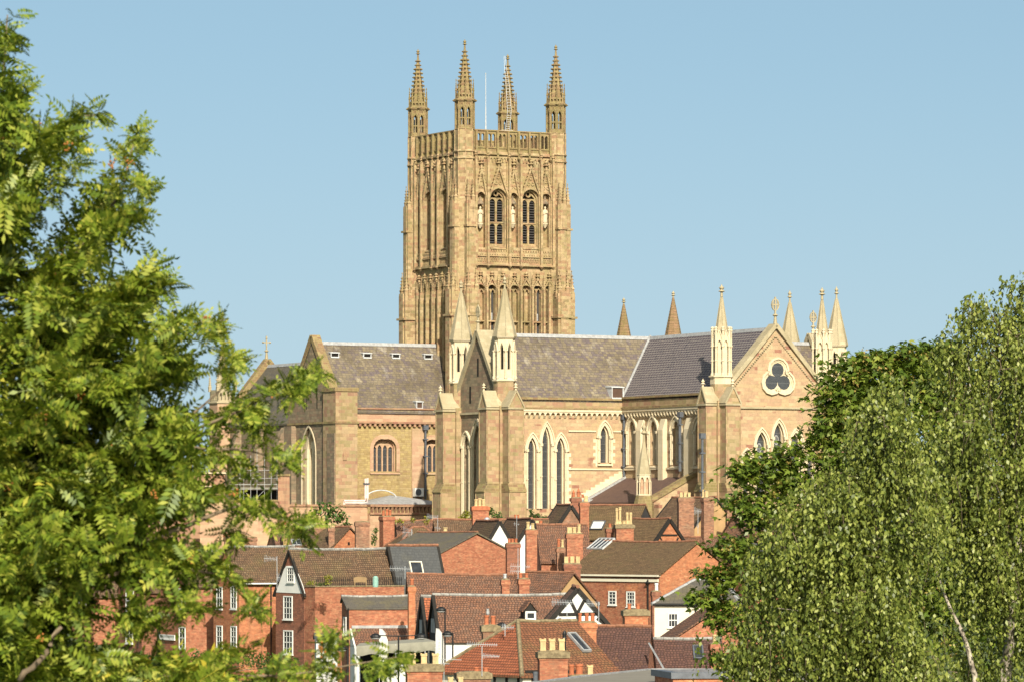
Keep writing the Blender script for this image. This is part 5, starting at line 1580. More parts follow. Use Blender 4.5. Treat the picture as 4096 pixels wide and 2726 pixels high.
m = MB(); m.prism(fs, [(0, 0), (0, z1 - .1), (2.05, z0 - .1), (2.05, 0)], -.12, -.01); m.prism(fs, [(0, 0), (0, z1 - .2), (1.9, z0 - .2), (1.9, 0)], 0, a1 - a0); m.build('lean_to_wall', M['render'], h.root)
sash(h.root, h.g0, 1376, 2466, 1386, 2532, 1, 2)
m = MB(); p0 = fr.p(-.02, 0, .06); m.tube([fr.p(.02, 0, .1), fr.p(.02, h.z - .7, .1)], .06, 6); m.build('drainpipe', M['black'], h.root)
h = hs('white_outhouse', 'plain white walled building behind the rowan sprays near the brick outhouse', (1262, 2535, 312), 4, 1346, 2.0, .25, 0, 'render', 'slatedark', ov=.02, db=2, zb=.25)
# front long roof with black gables
h = hs('long_tiled_house', 'long red brown tiled house with small dormer and black gable, white wall below', (1736, 2383, 303), 8, 2270, 3.1, 2.75, 0, 'render', 'tilered', ridge='ridge_grey', sag=.08, barge='timber', bw=.3)
h10 = h
m = MB(); m.prism(h.g0, [(-2.9, h.z - 2.6), (2.9, h.z - 2.6), (0, h.z - .1)], 0, .04); m.bx(h.g0, -3.05, 3.05, 0, h.z - 2.6, 0, .05); m.build('timber_gable', M['timber'], h.root)
m = MB(); m.bx(h.g0, -1.0, -.2, h.z - 2.45, h.z - 1.5, .04, .08); m.bx(h.g0, .2, 1.0, h.z - 2.45, h.z - 1.5, .04, .08); m.build('gable_light', M['lead'], h.root)
chimney(h.root, 2000, 2041, 2317, 2385, 308, 'brick', [(2020, 15, 2293, 'roll', 'alu')], depth=.7)
chimney(h.root, 2069, 2121, 2314, 2385, 307, 'brick', [(2083, 15, 2290, 'roll'), (2106, 15, 2290, 'roll')], depth=.7)
# dormer
a0, zt_ = h.front.px(2096, 2410); pm = 303 / F
dp = P(2121, 2407, 299.2)
mm = Fr(dp, h.r, h.f)
z0 = zat(2480, 299); z1 = zat(2438, 299)
m = MB(); m.prism(mm, [(-.42, z0), (.42, z0), (.42, z1), (0, dp.z), (-.42, z1)], -1.6, 0); do = m.build('dormer', M['timber'], h.root)
m = MB()
for sg in (-1, 1): m.bar(mm, sg * .55, z1 - .1, 0, dp.z + .08, .10, -1.8, .12)
m.build('dormer_roof', M['tilered'], do)
sash(do, mm, 2103, 2444, 2142, 2476, 1, 1, .0, t=.1)
h = hs('small_tiled_house', 'small tiled roof with a tall black A-shaped gable beside the grey canopy', (1690, 2389, 307), 12, (3.0,), 1.9, 2.7, 0, 'render', 'tilebright', ridge='ridge_grey', barge='timber', bw=.3)
m = MB(); m.prism(h.g0, [(-1.8, h.z - 2.6), (1.8, h.z - 2.6), (0, h.z - .1)], 0, .04); m.bx(h.g0, -1.85, 1.85, 0, h.z - 2.6, 0, .05); m.build('timber_gable', M['timber'], h.root)
m = MB(); m.bx(h.g0, -.7, .1, h.z - 2.5, h.z - 1.5, .04, .08); m.build('gable_light', M['lead'], h.root)
# tan gable and black-and-white gable
h = hs('tan_gabled_house', 'house with a tan rendered gable below three square buff pots', (2293, 2292, 318), 140, 2110, 2.7, 2.05, 0, 'tanrender', 'tilered', ridge='ridge_clay')
h = hs('half_timbered_house', 'black and white timber framed gable rising behind terracotta pots', (2311, 2352, 288), 92, (6,), 2.15, 2.42, 0, 'render', 'tilered', ridge='ridge_clay', barge='timber', bw=.26)
timbers(h, h.g0, [(2236, 2455, 2398, 2452), (2280, 2395, 2306, 2448), (2337, 2398, 2311, 2448), (2240, 2470, 2240, 2500), (2311, 2452, 2311, 2500), (2388, 2470, 2432, 2500), (2372, 2452, 2372, 2500)], w=.2)
m = MB(); m.prism(Fr(P(2440, 2497, 287.6), (1, 0, 0), (0, -1, 0)), [(-.05, zat(2494, 287.6)), (.25, zat(2515, 287.6)), (.25, zat(2522, 287.6)), (-.05, zat(2503, 287.6))], -4, 0); m.build('side_eave', M['slatemoss'], h.root)
h = hs('white_cottage', 'cream rendered cottage with a hipped slate roof and one sash window', (2779, 2322, 336), -4, 2900, 3.2, 1.55, 0, 'creamwall', 'slatemoss', ridge='lead', hip0=2.9, hip1=1)
h.wall.data.materials[0] = M['creamwall']
sash(h.root, h.front, 2673, 2450, 2712, 2506, 3, 2)
m = MB(); a = h.front.px(2782, 2450)[0]; m.tube([h.front.p(a, 2, .1), h.front.p(a, h.z - 1.7, .1)], .06, 6); m.bx(h.front, -3, 4, h.z - 1.74, h.z - 1.62, .05, .3); m.build('gutter', M['black'], h.root)
h = hs('brick_gabled_house', 'plain brick gable end in front of the cream cottage, beside the tree', (2900, 2415, 322), 95, (7,), 4.6, 3.0, 0, 'brick', 'tilered')
h = hs('dark_roofed_house', 'dark brown tiled roof with one skylight next to the birch', (2585, 2558, 278), 3, 2880, 2.6, 2.45, 0, 'brick', 'tilepurple', ridge='ridge_grey', sag=.05)
skylight(h.root, h, 2772, 2580, 2814, 2634, frame='iron')
chimney(h.root, 2834, 2882, 2574, 2690, 272, 'brick', [(2860, 22, 2536, 'roll', 'buff')], depth=.8)
h = hs('purple_roofed_house', 'wide swaybacked purple brown tiled roof in the lower right', (2330, 2512, 270), -7, 2600, 4.4, 3.7, 0, 'brick', 'tilepurple', ridge='ridge_clay', sag=-.05)
chimney(h.root, 2310, 2389, 2488, 2540, 268, 'brickorange', [(2320, 15, 2450, 'roll'), (2347, 17, 2450, 'roll'), (2370, 17, 2450, 'roll')], depth=.8)
chimney(h.root, 2487, 2596, 2440, 2505, 275, 'brickorange', [(2517, 17, 2412, 'roll'), (2552, 17, 2412, 'roll')], depth=1.0, capmat='cap')
m = MB(); c = P(2596, 2570, 266.5); d = P(2655, 2672, 263.4); m.tube([c, d], .065, 4); m.build('lead_valley', M['lead'], h.root)
h = hs('hipped_red_house', 'bright red hipped tile roof over half timbered walls, bottom centre', (2071, 2490, 254), 35, (4.0,), 4.2, 2.68, 0, 'creamwall', 'tilewarm', ridge='cap', hip0=2.6, hip1=.0, hipmat='tilebright')
h18 = h
g = h.front
timbers(h, g, [(2100, 2684, 2300, 2684), (2130, 2684, 2130, 2760), (2160, 2684, 2160, 2760), (2200, 2684, 2200, 2760)], w=.16)
gg = Fr(h.A - h.r * 2.6, h.f, -h.r)
timbers(h, gg, [(1770, 2690, 2090, 2690), (1980, 2690, 1980, 2790), (2028, 2690, 2028, 2790), (2075, 2690, 2075, 2790), (1930, 2690, 1930, 2790)], w=.17)
chimney(h.root, 1922, 1998, 2502, 2610, 256, 'brickold', [(1946, 20, 2458, 'roll'), (1973, 20, 2460, 'roll')], depth=.8, capmat='cap')
m = MB(); c = P(2258, 2556, 250); m.lathe((c.x, c.y), [(.09, c.z - .6), (.09, c.z), (.14, c.z + .06), (.11, c.z + .15), (.12, c.z + .35), (.05, c.z + .5)], 10); m.build('vent_pipe', M['black'], h.root)
skylight(h.root, h, 2300, 2530, 2334, 2604, slope='front', frame='lead')
# nearest terrace: its roof is just under the picture, its chimneys stand up into it
h = hs('near_terrace', 'nearest brick terrace at the bottom edge, carrying the crown topped buff pots', (1590, 2745, 238), 3, 2460, 3.0, 2.6, 0, 'brickorange', 'tilered')
chimney(h.root, 2146, 2275, 2606, 2760, 236, 'brick', [(2171, 30, 2550, 'crown'), (2208, 30, 2550, 'crown'), (2246, 30, 2550, 'crown')], depth=.9, capmat='cap')
chimney(h.root, 1618, 1774, 2660, 2770, 236, 'brick', [(1650, 31, 2609, 'crown'), (1695, 31, 2609, 'crown'), (1741, 31, 2609, 'crown')], depth=.9, capmat='cap')
chimney(h.root, 1822, 1965, 2690, 2770, 237, 'brickold', [(1906, 24, 2666, 'roll'), (1943, 24, 2668, 'roll')], depth=.9, capmat='cap')
chimney(h.root, 1784, 1862, 2738, 2790, 233, 'brickold', [(1802, 26, 2704, 'crown'), (1842, 26, 2704, 'crown')], depth=.8)
chimney(h.root, 2268, 2382, 2702, 2770, 239, 'brick', [(2286, 23, 2655, 'roll'), (2314, 25, 2655, 'roll'), (2320, 25, 2653, 'roll'), (2360, 28, 2656, 'crown')], depth=1.0)
m = MB(); c = P(2142, 2700, 233); m.lathe((c.x, c.y), [(.125, c.z - 2), (.125, c.z + .05), (.14, c.z + .06), (.14, c.z + .2), (.05, c.z + .22)], 12); m.build('flue_pipe', M['iron'], h.root)
# flat roofed building at the bottom right
fz = 7.1
fb = empty('flat_roofed_building', (8, 212, 0), 'flat grey felt roofed building along the bottom right edge', 'building')
def gp(px_, Y): return Vector(((px_ - 2048) * Y / F, Y, 0))
pl = [gp(2130, 200.5), gp(2330, 209.5), gp(2600, 219.8), gp(2830, 219.6), gp(3500, 219.4), gp(3500, 180), gp(2130, 180)]
m = MB(); n = len(pl)
m.add([(p.x, p.y, z) for z in (0, fz - .1) for p in pl], [tuple(range(n)), tuple(range(n, 2 * n))] + [(i, (i + 1) % n, n + (i + 1) % n, n + i) for i in range(n)])
m.build('wall', M['brick'], fb)
m = MB()
m.add([(p.x, p.y, z) for z in (fz - .09, fz) for p in pl], [tuple(range(n)), tuple(range(n, 2 * n))] + [(i, (i + 1) % n, n + (i + 1) % n, n + i) for i in range(n)])
m.mi = 1
for i in range(4):
    a, b = pl[i], pl[i + 1]
    d = (b - a).normalized(); q = Fr(a, d, Vector((d.y, -d.x, 0)))
    m.bx(q, 0, (b - a).length, fz, fz + .07, -.12, .1)
m.build('roof', [M['flat'], M['lead']], fb)
m = MB()
q = Fr(gp(2692, 198), Vector((.985, .17, 0)), Vector((.17, -.985, 0)))
zt_ = zat(2712, 198)
m.bx(q, 0, 5.5, 0, zt_, -4.0, 0); m.mi = 1
for (a0, a1, d0, d1) in ((-.1, 5.6, -.28, .1), (-.1, .3, -4.1, -.28), (-.1, 5.6, -4.4, -4.1)): m.bx(q, a0, a1, zt_, zt_ + .28, d0, d1)
m.build('parapet', [M['brickorange'], M['iron']], fb)
# ------------------------------------------------------------ smaller things
GA = 'television aerials on the roofs'
def aerial(label, px_, yb, yt, Y, booms, r=.025):
    b = P(px_, yb, Y)
    root = empty('television_aerial', b, label, 'aerial', GA)
    m = MB(); m.tube([P(px_, yb + 12, Y), P(px_, yt, Y)], r, 6); m.build('mast', M['alu'], root)
    for (y, x0, x1, n, el) in booms:
        m = MB()
        p, q = P(x0, y, Y), P(x1, y + (3 if x1 > x0 else -3), Y + .25)
        m.tube([p, q], .016, 5)
        for i in range(n):
            t = (i + .5) / n; c = p + (q - p) * t
            e = el * (1.25 if i < 2 else 1 - .35 * t)
            m.tube([c - Vector((.02, e * .35, e / 2)), c + Vector((.02, e * .35, e / 2))], .010, 4)
        m.build('antenna', M['alu'], root)
aerial('tall aerial with a comb antenna standing beside the steep white gable', 1108, 2340, 2222, 349.5, [(2231, 1056, 1108, 9, .45), (2306, 1108, 1122, 3, .5)])
aerial('aerial with a long comb antenna in front of the slate attic skylight', 1620, 2300, 2262, 345, [(2271, 1558, 1642, 12, .35)])
aerial('aerial on a long mast beside the twin chimneys below the brick gable', 2072, 2372, 2190, 337, [(2262, 2040, 2120, 10, .35), (2281, 2040, 2110, 9, .3)])
aerial('aerial in front of the left slope of the half timbered gable', 2268, 2460, 2402, 285, [(2405, 2206, 2304, 15, .42)])
aerial('aerial over the right slope of the half timbered gable', 2395, 2510, 2405, 283, [(2411, 2345, 2400, 10, .42)])
aerial('aerial beside the moss capped chimney with the owl', 2020, 2530, 2494, 253, [(2505, 2007, 2056, 8, .3)])
aerial('tall aerial standing in front of the bright red hipped roof', 1928, 2690, 2582, 236.5, [(2574, 1866, 1990, 14, .26), (2620, 1930, 1998, 12, .22)])
aerial('thin aerial with two bare arms behind the left crown topped pots', 1776, 2726, 2648, 239, [(2634, 1760, 1846, 1, .05), (2650, 1760, 1798, 1, .08)])
aerial('aerial above the long brown roof, left of the single buff pot', 1751, 2125, 2058, 420, [(2064, 1706, 1748, 10, .5), (2108, 1738, 1764, 2, .25)])
aerial('tall thin aerial between the two white gables', 2067, 2180, 2062, 411, [(2092, 2054, 2078, 3, .3)])
aerial('pale comb aerial over the mossy hipped roof', 1646, 2180, 2112, 412, [(2126, 1610, 1652, 8, .9)])
aerial('lattice aerial between the two massive brick chimneys', 2792, 2120, 2036, 425, [(2040, 2776, 2806, 8, .6), (2100, 2786, 2796, 3, .3)])

# street lamps
GL = 'black street lamps'
def lamp_pole(root, px_, yt, Y, r=.06):
    p = P(px_, yt, Y); m = MB()
    m.lathe((p.x, p.y), [(.12, 0), (.12, .9), (.085, 1.0), (r, 1.2), (r * .8, p.z)], 10)
    m.build('pole', M['black'], root)
    return p
def lamp_head(root, c, w_, flat=True):
    m = MB(); m.lathe((c[0], c[1]), [(w_ * .3, c[2] - .13), (w_ * .55, c[2] - .08), (w_ * .6, c[2] - .03), (w_ * .5, c[2] + .06), (w_ * .2, c[2] + .15), (w_ * .05, c[2] + .18)], 12, 0, .7)
    m.build('lamp_head', M['black'], root)
    m = MB(); m.lathe((c[0], c[1]), [(w_ * .2, c[2] - .2), (w_ * .42, c[2] - .16), (w_ * .5, c[2] - .085)], 12, 0, .7)
    m.build('lamp_glass', M['lead'], root)
def lamp(label, pxp, yt, Y, heads):
    root = empty('street_lamp', (P(pxp, yt, Y).x, Y, 0), label, 'street lamp', GL)
    p = lamp_pole(root, pxp, yt, Y)
    for hx in heads:
        q = P(hx, yt + 3, Y)
        m = MB(); m.tube([p - Vector((0, 0, .05)), Vector((q.x, q.y, q.z + .06))], .035, 6); m.build('arm', M['black'], root)
        lamp_head(root, q, .55)
lamp('black double armed street lamp rising behind the rowan sprays at the bottom', 1594, 2539, 262, (1502, 1684))
lamp('black street lamp with a dark bowl head by the brick outhouse corner', 1391, 2588, 276, (1368,))
lamp('tallest black street lamp, in front of the long red brown roof', 1780, 2432, 280, (1764,))
lamp('short black street lamp with a glass bowl before the white wall', 1811, 2529, 271, (1790,))
lamp('black street lamp peeping out behind the moss capped chimney with the owl', 2022, 2496, 262, (2006,))

# grey canopy stall
Yc = 292
st = empty('market_canopy', (P(1580, 2600, Yc).x, Yc, 0), 'grey canvas canopy with hanging valance between the brick outhouse and black gables', 'canopy')
def PP(px_, py, Y): return P(px_, py, Y)
m = MB()
tl, tr = P(1424, 2582, Yc), P(1742, 2562, Yc - 1.5); bl, br = P(1440, 2570, Yc + 4), P(1700, 2550, Yc + 4)
m.add([tl, tr, br, bl, tl - Vector((0, 0, .05)), tr - Vector((0, 0, .05)), br - Vector((0, 0, .05)), bl - Vector((0, 0, .05))], [(0, 1, 2, 3), (4, 5, 6, 7), (0, 1, 5, 4), (1, 2, 6, 5), (2, 3, 7, 6), (3, 0, 4, 7)])
m.build('canopy_roof', M['canvas'], st)
m = MB(); n = 26; pts = []
for i in range(n + 1):
    t = i / n; p = tl + (tr - tl) * t
    w_ = .07 * math.sin(t * 40) + .04 * math.sin(t * 91)
    pts += [p, p + Vector((0, -abs(w_) * .8 - .02, -.28)), p + Vector((0, w_ * .6, -.62 - .05 * math.sin(t * 26)))]
m.add(pts, [(3 * i + k, 3 * i + 3 + k, 3 * i + 4 + k, 3 * i + 1 + k) for i in range(n) for k in (0, 1)])
m.build('valance', M['canvas'], st, smooth=True)
for p in (tl, tr, bl, br, (tl + tr) / 2):
    m = MB(); m.tube([Vector((p.x, p.y, 0)), p - Vector((0, 0, .05))], .045, 6); m.build('post', M['alu'], st)
m = MB(); m.add([bl, br, Vector((br.x, br.y, 0)), Vector((bl.x, bl.y, 0))], [(0, 1, 2, 3)]); m.build('shade_backing', M['void'], st)  # black backing stands in for the shade inside the canopy
ks = empty('kiosk', (P(1572, 2690, 286).x, 286, 0), 'white panelled kiosk half hidden by the rowan sprays under the canopy', 'kiosk')
fk = Fr(P(1530, 2700, 285), (1, 0, 0), (0, -1, 0))
m = MB(); m.bx(fk, 0, 1.45, 0, zat(2664, 285), -1.2, 0); m.build('panel', M['render'], ks)
m = MB(); m.bx(fk, -.1, 1.6, zat(2664, 285), zat(2656, 285), -1.4, .15); m.build('roof', M['alu'], ks)
m = MB(); m.bx(fk, .08, .25, zat(2724, 285), zat(2688, 285), .0, .02); m.build('window', M['pane'], ks)
# feather flags
GF = 'white feather flags'
for xs, yt, yb, Y, lb in (((1517, 1553), 2511, 2640, 283, 'white feather shaped banner in front of the grey canopy'), ((1743, 1777), 2510, 2650, 281, 'white feather shaped banner beside the tallest street lamp')):
    root = empty('feather_flag', (P(xs[0], yt, Y).x, Y, 0), lb, 'banner', GF)
    m = MB(); pole = [P(xs[0], yb + 80, Y), P(xs[0], yt + 30, Y), P(xs[0] + 2, yt, Y), P(xs[0] + 12, yt + 3, Y), P(xs[1] - 8, yt + 22, Y)]
    pole[0].z = 0
    m.tube(pole, .018, 5); m.build('pole', M['alu'], root)
    out = [(xs[0] + 1, yt + 1), (xs[0] + 12, yt + 5), (xs[0] + 24, yt + 20), (xs[1] - 2, yt + 46), (xs[1], yt + 80), (xs[1] - 4, yb), (xs[0] + 8, yb + 30), (xs[0] + 1, yb)]
    fr = Fr(Vector((0, Y, 0)), (1, 0, 0), (0, -1, 0))
    m = MB(); m.prism(fr, [fr.px(a, b) for a, b in out], 0, .02); m.build('banner', M['flagcloth'], root)
    m = MB()
    rs = random.Random(3)
    for i in range(7):     # faint vertical lettering, too small to read in the picture
        a, z = fr.px(xs[0] + 15, yt + 46 + i * 12)
        m.bar(fr, a - .05, z, a + .05, z + rs.uniform(-.03, .05), .03, .02, .024); m.bar(fr, a - .05, z - .05, a + rs.uniform(-.05, .05), z + .05, .025, .02, .024)
    m.build('lettering', M['lead'], root)
# things on the roof terrace beside the steep white gable
wb = P(1502, 2340, 346); zb_ = zat(2345, 349) + .02
m = MB(); m.lathe((wb.x, wb.y), [(.20, zb_), (.22, zb_ + .1), (.23, zb_ + .4), (.21, zb_ + .75), (.19, zb_ + .78), (.10, zb_ + .86)], 14)
tag(m.build('water_butt', plain('pale_green_plastic', (.24, .42, .36, 1), .5), origin=(wb.x, wb.y, zb_)), 'pale green water butt on the roof terrace by the black A-shaped gable', 'water butt')
fr = Fr(P(1442, 2330, 347.2), (1, .1, 0), (.1, -1, 0))
bn = empty('garden_bench', fr.p(0, zb_), 'tan wooden bench behind the terrace railing', 'bench')
wd = plain('tan_wood', (.24, .16, .08, 1), .8)
m = MB(); m.bx(fr, -.5, .5, zb_ + .36, zb_ + .41, -.4, 0); m.build('seat', wd, bn)
m = MB(); m.prism(fr, [(-.5, zb_ + .41), (.5, zb_ + .41), (.5, zb_ + .72), (.2, zb_ + .80), (-.2, zb_ + .80), (-.5, zb_ + .72)], -.42, -.38); m.build('backrest', wd, bn)
for sx in (-.47, .41):
    for d in (-.4, -.06):
        m = MB(); m.bx(fr, sx, sx + .06, zb_, zb_ + .36, d, d + .06); m.build('leg', wd, bn)
# owl on a pot
oc = P(1951, 2458, 256)
m = MB(); m.lathe((oc.x, oc.y), [(.05, oc.z), (.10, oc.z + .06), (.11, oc.z + .16), (.075, oc.z + .22), (.085, oc.z + .27), (.07, oc.z + .33), (.02, oc.z + .35)], 10)
for s_ in (-1, 1): m.knob((oc.x + s_ * .05, oc.y - .02, oc.z + .35), .025, .05)
for s_ in (-1, 1): m.knob((oc.x + s_ * .03, oc.y - .075, oc.z + .29), .02)
tag(m.build('owl_figure', M['lead'], origin=oc), 'small grey owl figure perched on a terracotta pot', 'owl figure')

# ---- on the cathedral: statues, flagpole, ladder, machinery
GS = 'pale statues in the tower niches'
for i, o in enumerate(nA):
    fr = FA(.55); z0 = o[2] + (o[3] - o[2]) * .50
    m = MB()
    m.lathe(fr.p(o[0], 0, -.18)[:2], [(.1, z0 - .55), (.3, z0 - .2), (.38, z0 - .08), (.38, z0)], 8, o8); m.build('statue_corbel', M['cream'], CA)
    m = MB()
    zc = z0 + 2.12
    m.lathe(fr.p(o[0], 0, -.15)[:2], [(.2, zc), (.42, zc + .08), (.36, zc + .3), (.16, zc + .5), (.05, zc + .95)], 8, o8)
    for k in range(8): m.knob(fr.p(o[0] + .4 * math.cos(k * .785), zc + .04, -.15 + .3 * math.sin(k * .785)), .08, .12)
    m.build('statue_canopy', M['grime_shade'], CA)
    c = fr.p(o[0], z0, -.16)
    m = MB(); sw = (.04, -.05, .05)[i]
    sec = [(.30, .24, 0, 0), (.29, .23, .25, 0), (.26, .2, .6, sw * .4), (.27, .2, .9, sw), (.24, .17, 1.12, sw), (.29, .18, 1.36, sw * .6), (.27, .15, 1.48, sw * .4), (.10, .09, 1.56, sw * .3), (.09, .09, 1.60, sw * .3), (.115, .13, 1.68, sw * .3), (.12, .14, 1.76, sw * .3), (.10, .12, 1.86, sw * .3), (.03, .04, 1.92, sw * .3)]
    n = 12; pts = []
    for (rx, ry, z, dx) in sec:
        for k in range(n):
            t = 2 * math.pi * k / n
            q = 1 + (.10 * math.cos(5 * t + i) if z < 1.2 else 0)
            pts.append(fr.p(o[0] + dx + rx * q * math.cos(t), z0 + z, -.16 + ry * q * math.sin(t)))
    m.add(pts, [(j * n + k, j * n + (k + 1) % n, (j + 1) * n + (k + 1) % n, (j + 1) * n + k) for j in range(len(sec) - 1) for k in range(n)] + [tuple(range(n)), tuple((len(sec) - 1) * n + k for k in range(n))])
    for s_ in (-1, 1):     # arms folded to the chest, one holding a staff or book
        e = (.33, 1.02, -.05) if s_ < 0 else (.31, 1.05, .0)
        m.tube([fr.p(o[0] + sw * .5 + s_ * .25, z0 + 1.42, -.16), fr.p(o[0] + sw + s_ * e[0], z0 + e[1], -.12), fr.p(o[0] + sw + s_ * .10, z0 + 1.16 + .08 * s_ * (1 if i else -1), .06)], .075, 7, .05)
    m.bx(fr, o[0] + sw - .08, o[0] + sw + .1, z0 + 1.08, z0 + 1.3, .05, .1)
    m.knob(fr.p(o[0] + sw * .3, z0 + 1.745, -.02), .03, .05)
    tag(m.build('statue', M['statue'], origin=c, smooth=True), ['pale robed statue in the niche left of the first louvred tower window', 'pale robed statue in the niche between the two louvred tower windows', 'pale robed statue in the niche right of the second louvred tower window'][i], 'statue', GS)
fp = W(6.2, -7.2); zf_ = zt(606); Yp = fp.y; fp = Vector(((1943 - 2048) * Yp / F, Yp, 0))
m = MB(); m.lathe((fp.x, fp.y), [(.09, zf_), (.08, zf_ + 3), (.055, zat(430, Yp)), (.04, zat(430, Yp) + .02), (.035, zat(297, Yp)), (.09, zat(295, Yp)), (.02, zat(292, Yp))], 8)
tag(m.build('flagpole', M['leadlight'], origin=(fp.x, fp.y, zf_)), 'bare pale flagpole on the tower top', 'flagpole')
# ladder on the rear pinnacle
rc = W(TW, -TW); Yl = rc.y - 1.3
la = empty('ladder', P(2028, 520, Yl), 'white ladder lashed up the rear tower pinnacle', 'ladder')
def side(dx): return [P(2023 + dx, 524, Yl), P(2030 + dx, 445, Yl + .05), P(2024 + dx * .9, 345, Yl + .5), P(2018 + dx * .5, 270, Yl + .95), P(2016 + dx * .3, 225, Yl + 1.1)]
for dx in (0, 15):
    m = MB(); m.tube(side(dx), .022, 5); m.build('rail', M['leadlight'], la)
m = MB(); A_, B_ = side(0), side(15)
for i in range(3):
    for j in range(9 if i < 2 else 6):
        t = j / 9; m.tube([A_[i] + (A_[i + 1] - A_[i]) * t, B_[i] + (B_[i + 1] - B_[i]) * t], .025, 4)
m.build('rungs', M['leadlight'], la)
m = MB(); fr = Fr(P(2016, 525, Yl), U, V); m.bx(fr, -.5, 1.0, zat(526, Yl), zat(522, Yl), -.4, .3); m.build('foot_platform', M['leadlight'], la)
# air conditioner
a0, z1 = fS.px(*R2(150, 913), .7); a1, z0 = fS.px(*R2(243, 1002), .7)
ac = empty('air_conditioner', fS.p((a0 + a1) / 2, z0, .5), 'white air conditioning unit fixed under the drainpipe on the transept wall', 'air conditioner')
m = MB(); m.bx(fS, a0, a1, z0, z1, .3, .85); m.build('case', M['white'], ac)
m = MB(); m.prism(fS, [((a0 + a1) / 2 - .12 + .38 * math.cos(t), (z0 + z1) / 2 + .38 * math.sin(t)) for t in np.linspace(0, 6.283, 17)[:-1]], .85, .87); m.build('fan_grille', M['iron'], ac)
m = MB(); m.bx(fS, a0 + .1, a0 + .16, z0 - .25, z0, .0, .8); m.bx(fS, a1 - .16, a1 - .1, z0 - .25, z0, .0, .8); m.build('bracket', M['iron'], ac)
# pale pipes on the low range roof
pp = plain('pale_pink_pipe', (.62, .50, .46, 1), .5)
fP = FA(7.0)
def fp_(x, y): a, z = fP.px(*R1(x, y)); return fP.p(a, z)
pr = empty('duct', fp_(1740, 1050), 'pale pink bent pipes with an upright stack on the low stone range', 'pipe')
for dy, dz in ((0, 0), (22, -.05)):
    m = MB(); m.tube([fp_(1505 + dy * .3, 1085), fp_(1505 + dy * .3, 1048 + dy), fp_(1722 + dy, 1048 + dy), fp_(1730 + dy, 1020), fp_(1730 + dy, 815 - dy * .2)], .13, 8); m.build('pipe', pp, pr)
m = MB(); a, z = fP.px(*R1(1740, 870)); m.bx(fP, a - .3, a + .32, z - .08, z + .08, -.2, .2); m.build('clamp', M['iron'], pr)

# ---- left background: red sandstone range, scaffold, pier, pale wall
fr = Fr(P(560, 2000, 468), (math.cos(R(8)), math.sin(R(8)), 0), (math.sin(R(8)), -math.cos(R(8)), 0))
rb = empty('sandstone_building', fr.p(4, GZ), 'red sandstone building glimpsed through the rowan leaves left of the scaffold', 'building')
def ax(x): return fr.px(x, 1900)[0]
m = MB(); m.bx(fr, ax(100), ax(900), GZ, zat(1892, 468), -8, 0); m.build('wall', M['red'], rb)
m = MB(); m.bx(fr, ax(95), ax(905), zat(1892, 468), zat(1886, 468), -8.2, .2); m.bx(fr, ax(95), ax(905), zat(1945, 468), zat(1940, 468), 0, .18); m.build('parapet', M['cream'], rb)
m = MB(); m.bx(fr, ax(705), ax(770), zat(1892, 468), zat(1850, 468), -3, -.5); m.build('chimney', M['red'], rb)
m = MB()
for x in (380, 575): 
    a = ax(x); m.prism(fr, [(a - .7, zat(2030, 468)), (a + .7, zat(2030, 468)), (a, zat(2000, 468))], 0, .3); finial(m, fr.p(a, zat(2004, 468), .15), .8, .2)
m.build('gablet', M['grime_shade'], rb)
fw = Fr(P(930, 2005, 462), (math.cos(R(4)), math.sin(R(4)), 0), (math.sin(R(4)), -math.cos(R(4)), 0))
def bx_(x): return fw.px(x, 2000)[0]
wl = empty('stone_wall', fw.p(2, GZ), 'pale stone wall with flat coping below the scaffold', 'wall')
m = MB(); m.bx(fw, bx_(800), bx_(1150), GZ, zat(2004, 462), -.8, 0); m.build('wall_face', M['pink'], wl)
m = MB(); m.bx(fw, bx_(798), bx_(1152), zat(2004, 462), zat(1996, 462), -.95, .12); m.build('coping', M['lichen'], wl)
pr_ = empty('stone_pier', P(1135, 2000, 463), 'stone pier with a flat cap between the scaffold and tall lancet', 'pier')
pr_.location.z = GZ; ORG[pr_.name] = Vector(pr_.location)
m = MB(); m.bx(fw, bx_(1112), bx_(1158), GZ, zat(1902, 462), -1.2, .3); m.build('shaft', M['red'], pr_)
m = MB(); m.bx(fw, bx_(1109), bx_(1161), zat(1902, 462), zat(1893, 462), -1.3, .4); m.build('cap', M['lichen'], pr_)
sf = empty('scaffold', P(1020, 1990, 466), 'silver tube scaffold with boarded lifts behind the pale stone wall', 'scaffold')
m = MB()
for x in (935, 960, 975, 1003, 1028, 1058, 1085, 1108):
    for Y in (466, 468.5): m.tube([P(x, 2004, Y), P(x, 1850 - (x * 37 % 60), Y)], .028, 5)
for y in (1955, 1936, 1912, 1880):
    for Y in (466, 468.5): m.tube([P(925, y, Y), P(1115, y - 2, Y)], .026, 5)
m.tube([P(1025, 1990, 466), P(1058, 1958, 466)], .026, 5); m.tube([P(985, 1970, 466), P(1003, 1990, 466)], .026, 5)
for i in range(8): m.tube([P(1022, 1900 - i * 6, 465.8), P(1036, 1900 - i * 6, 465.8)], .02, 4)
m.build('tubes', M['lead'], sf)
m = MB(); fz_ = Fr(P(920, 1950, 467), (1, 0, 0), (0, -1, 0))
for y in (1948, 1934): m.bx(fz_, 0, 5.0, zat(y, 467) - .1, zat(y, 467), -1, 1.0)
m.build('boards', M['canvas'], sf)
m = MB(); m.bx(fz_, .2, 4.9, zat(2003, 467), zat(1957, 467), -2.0, -1.6); m.build('dark_sheet', M['void'], sf)
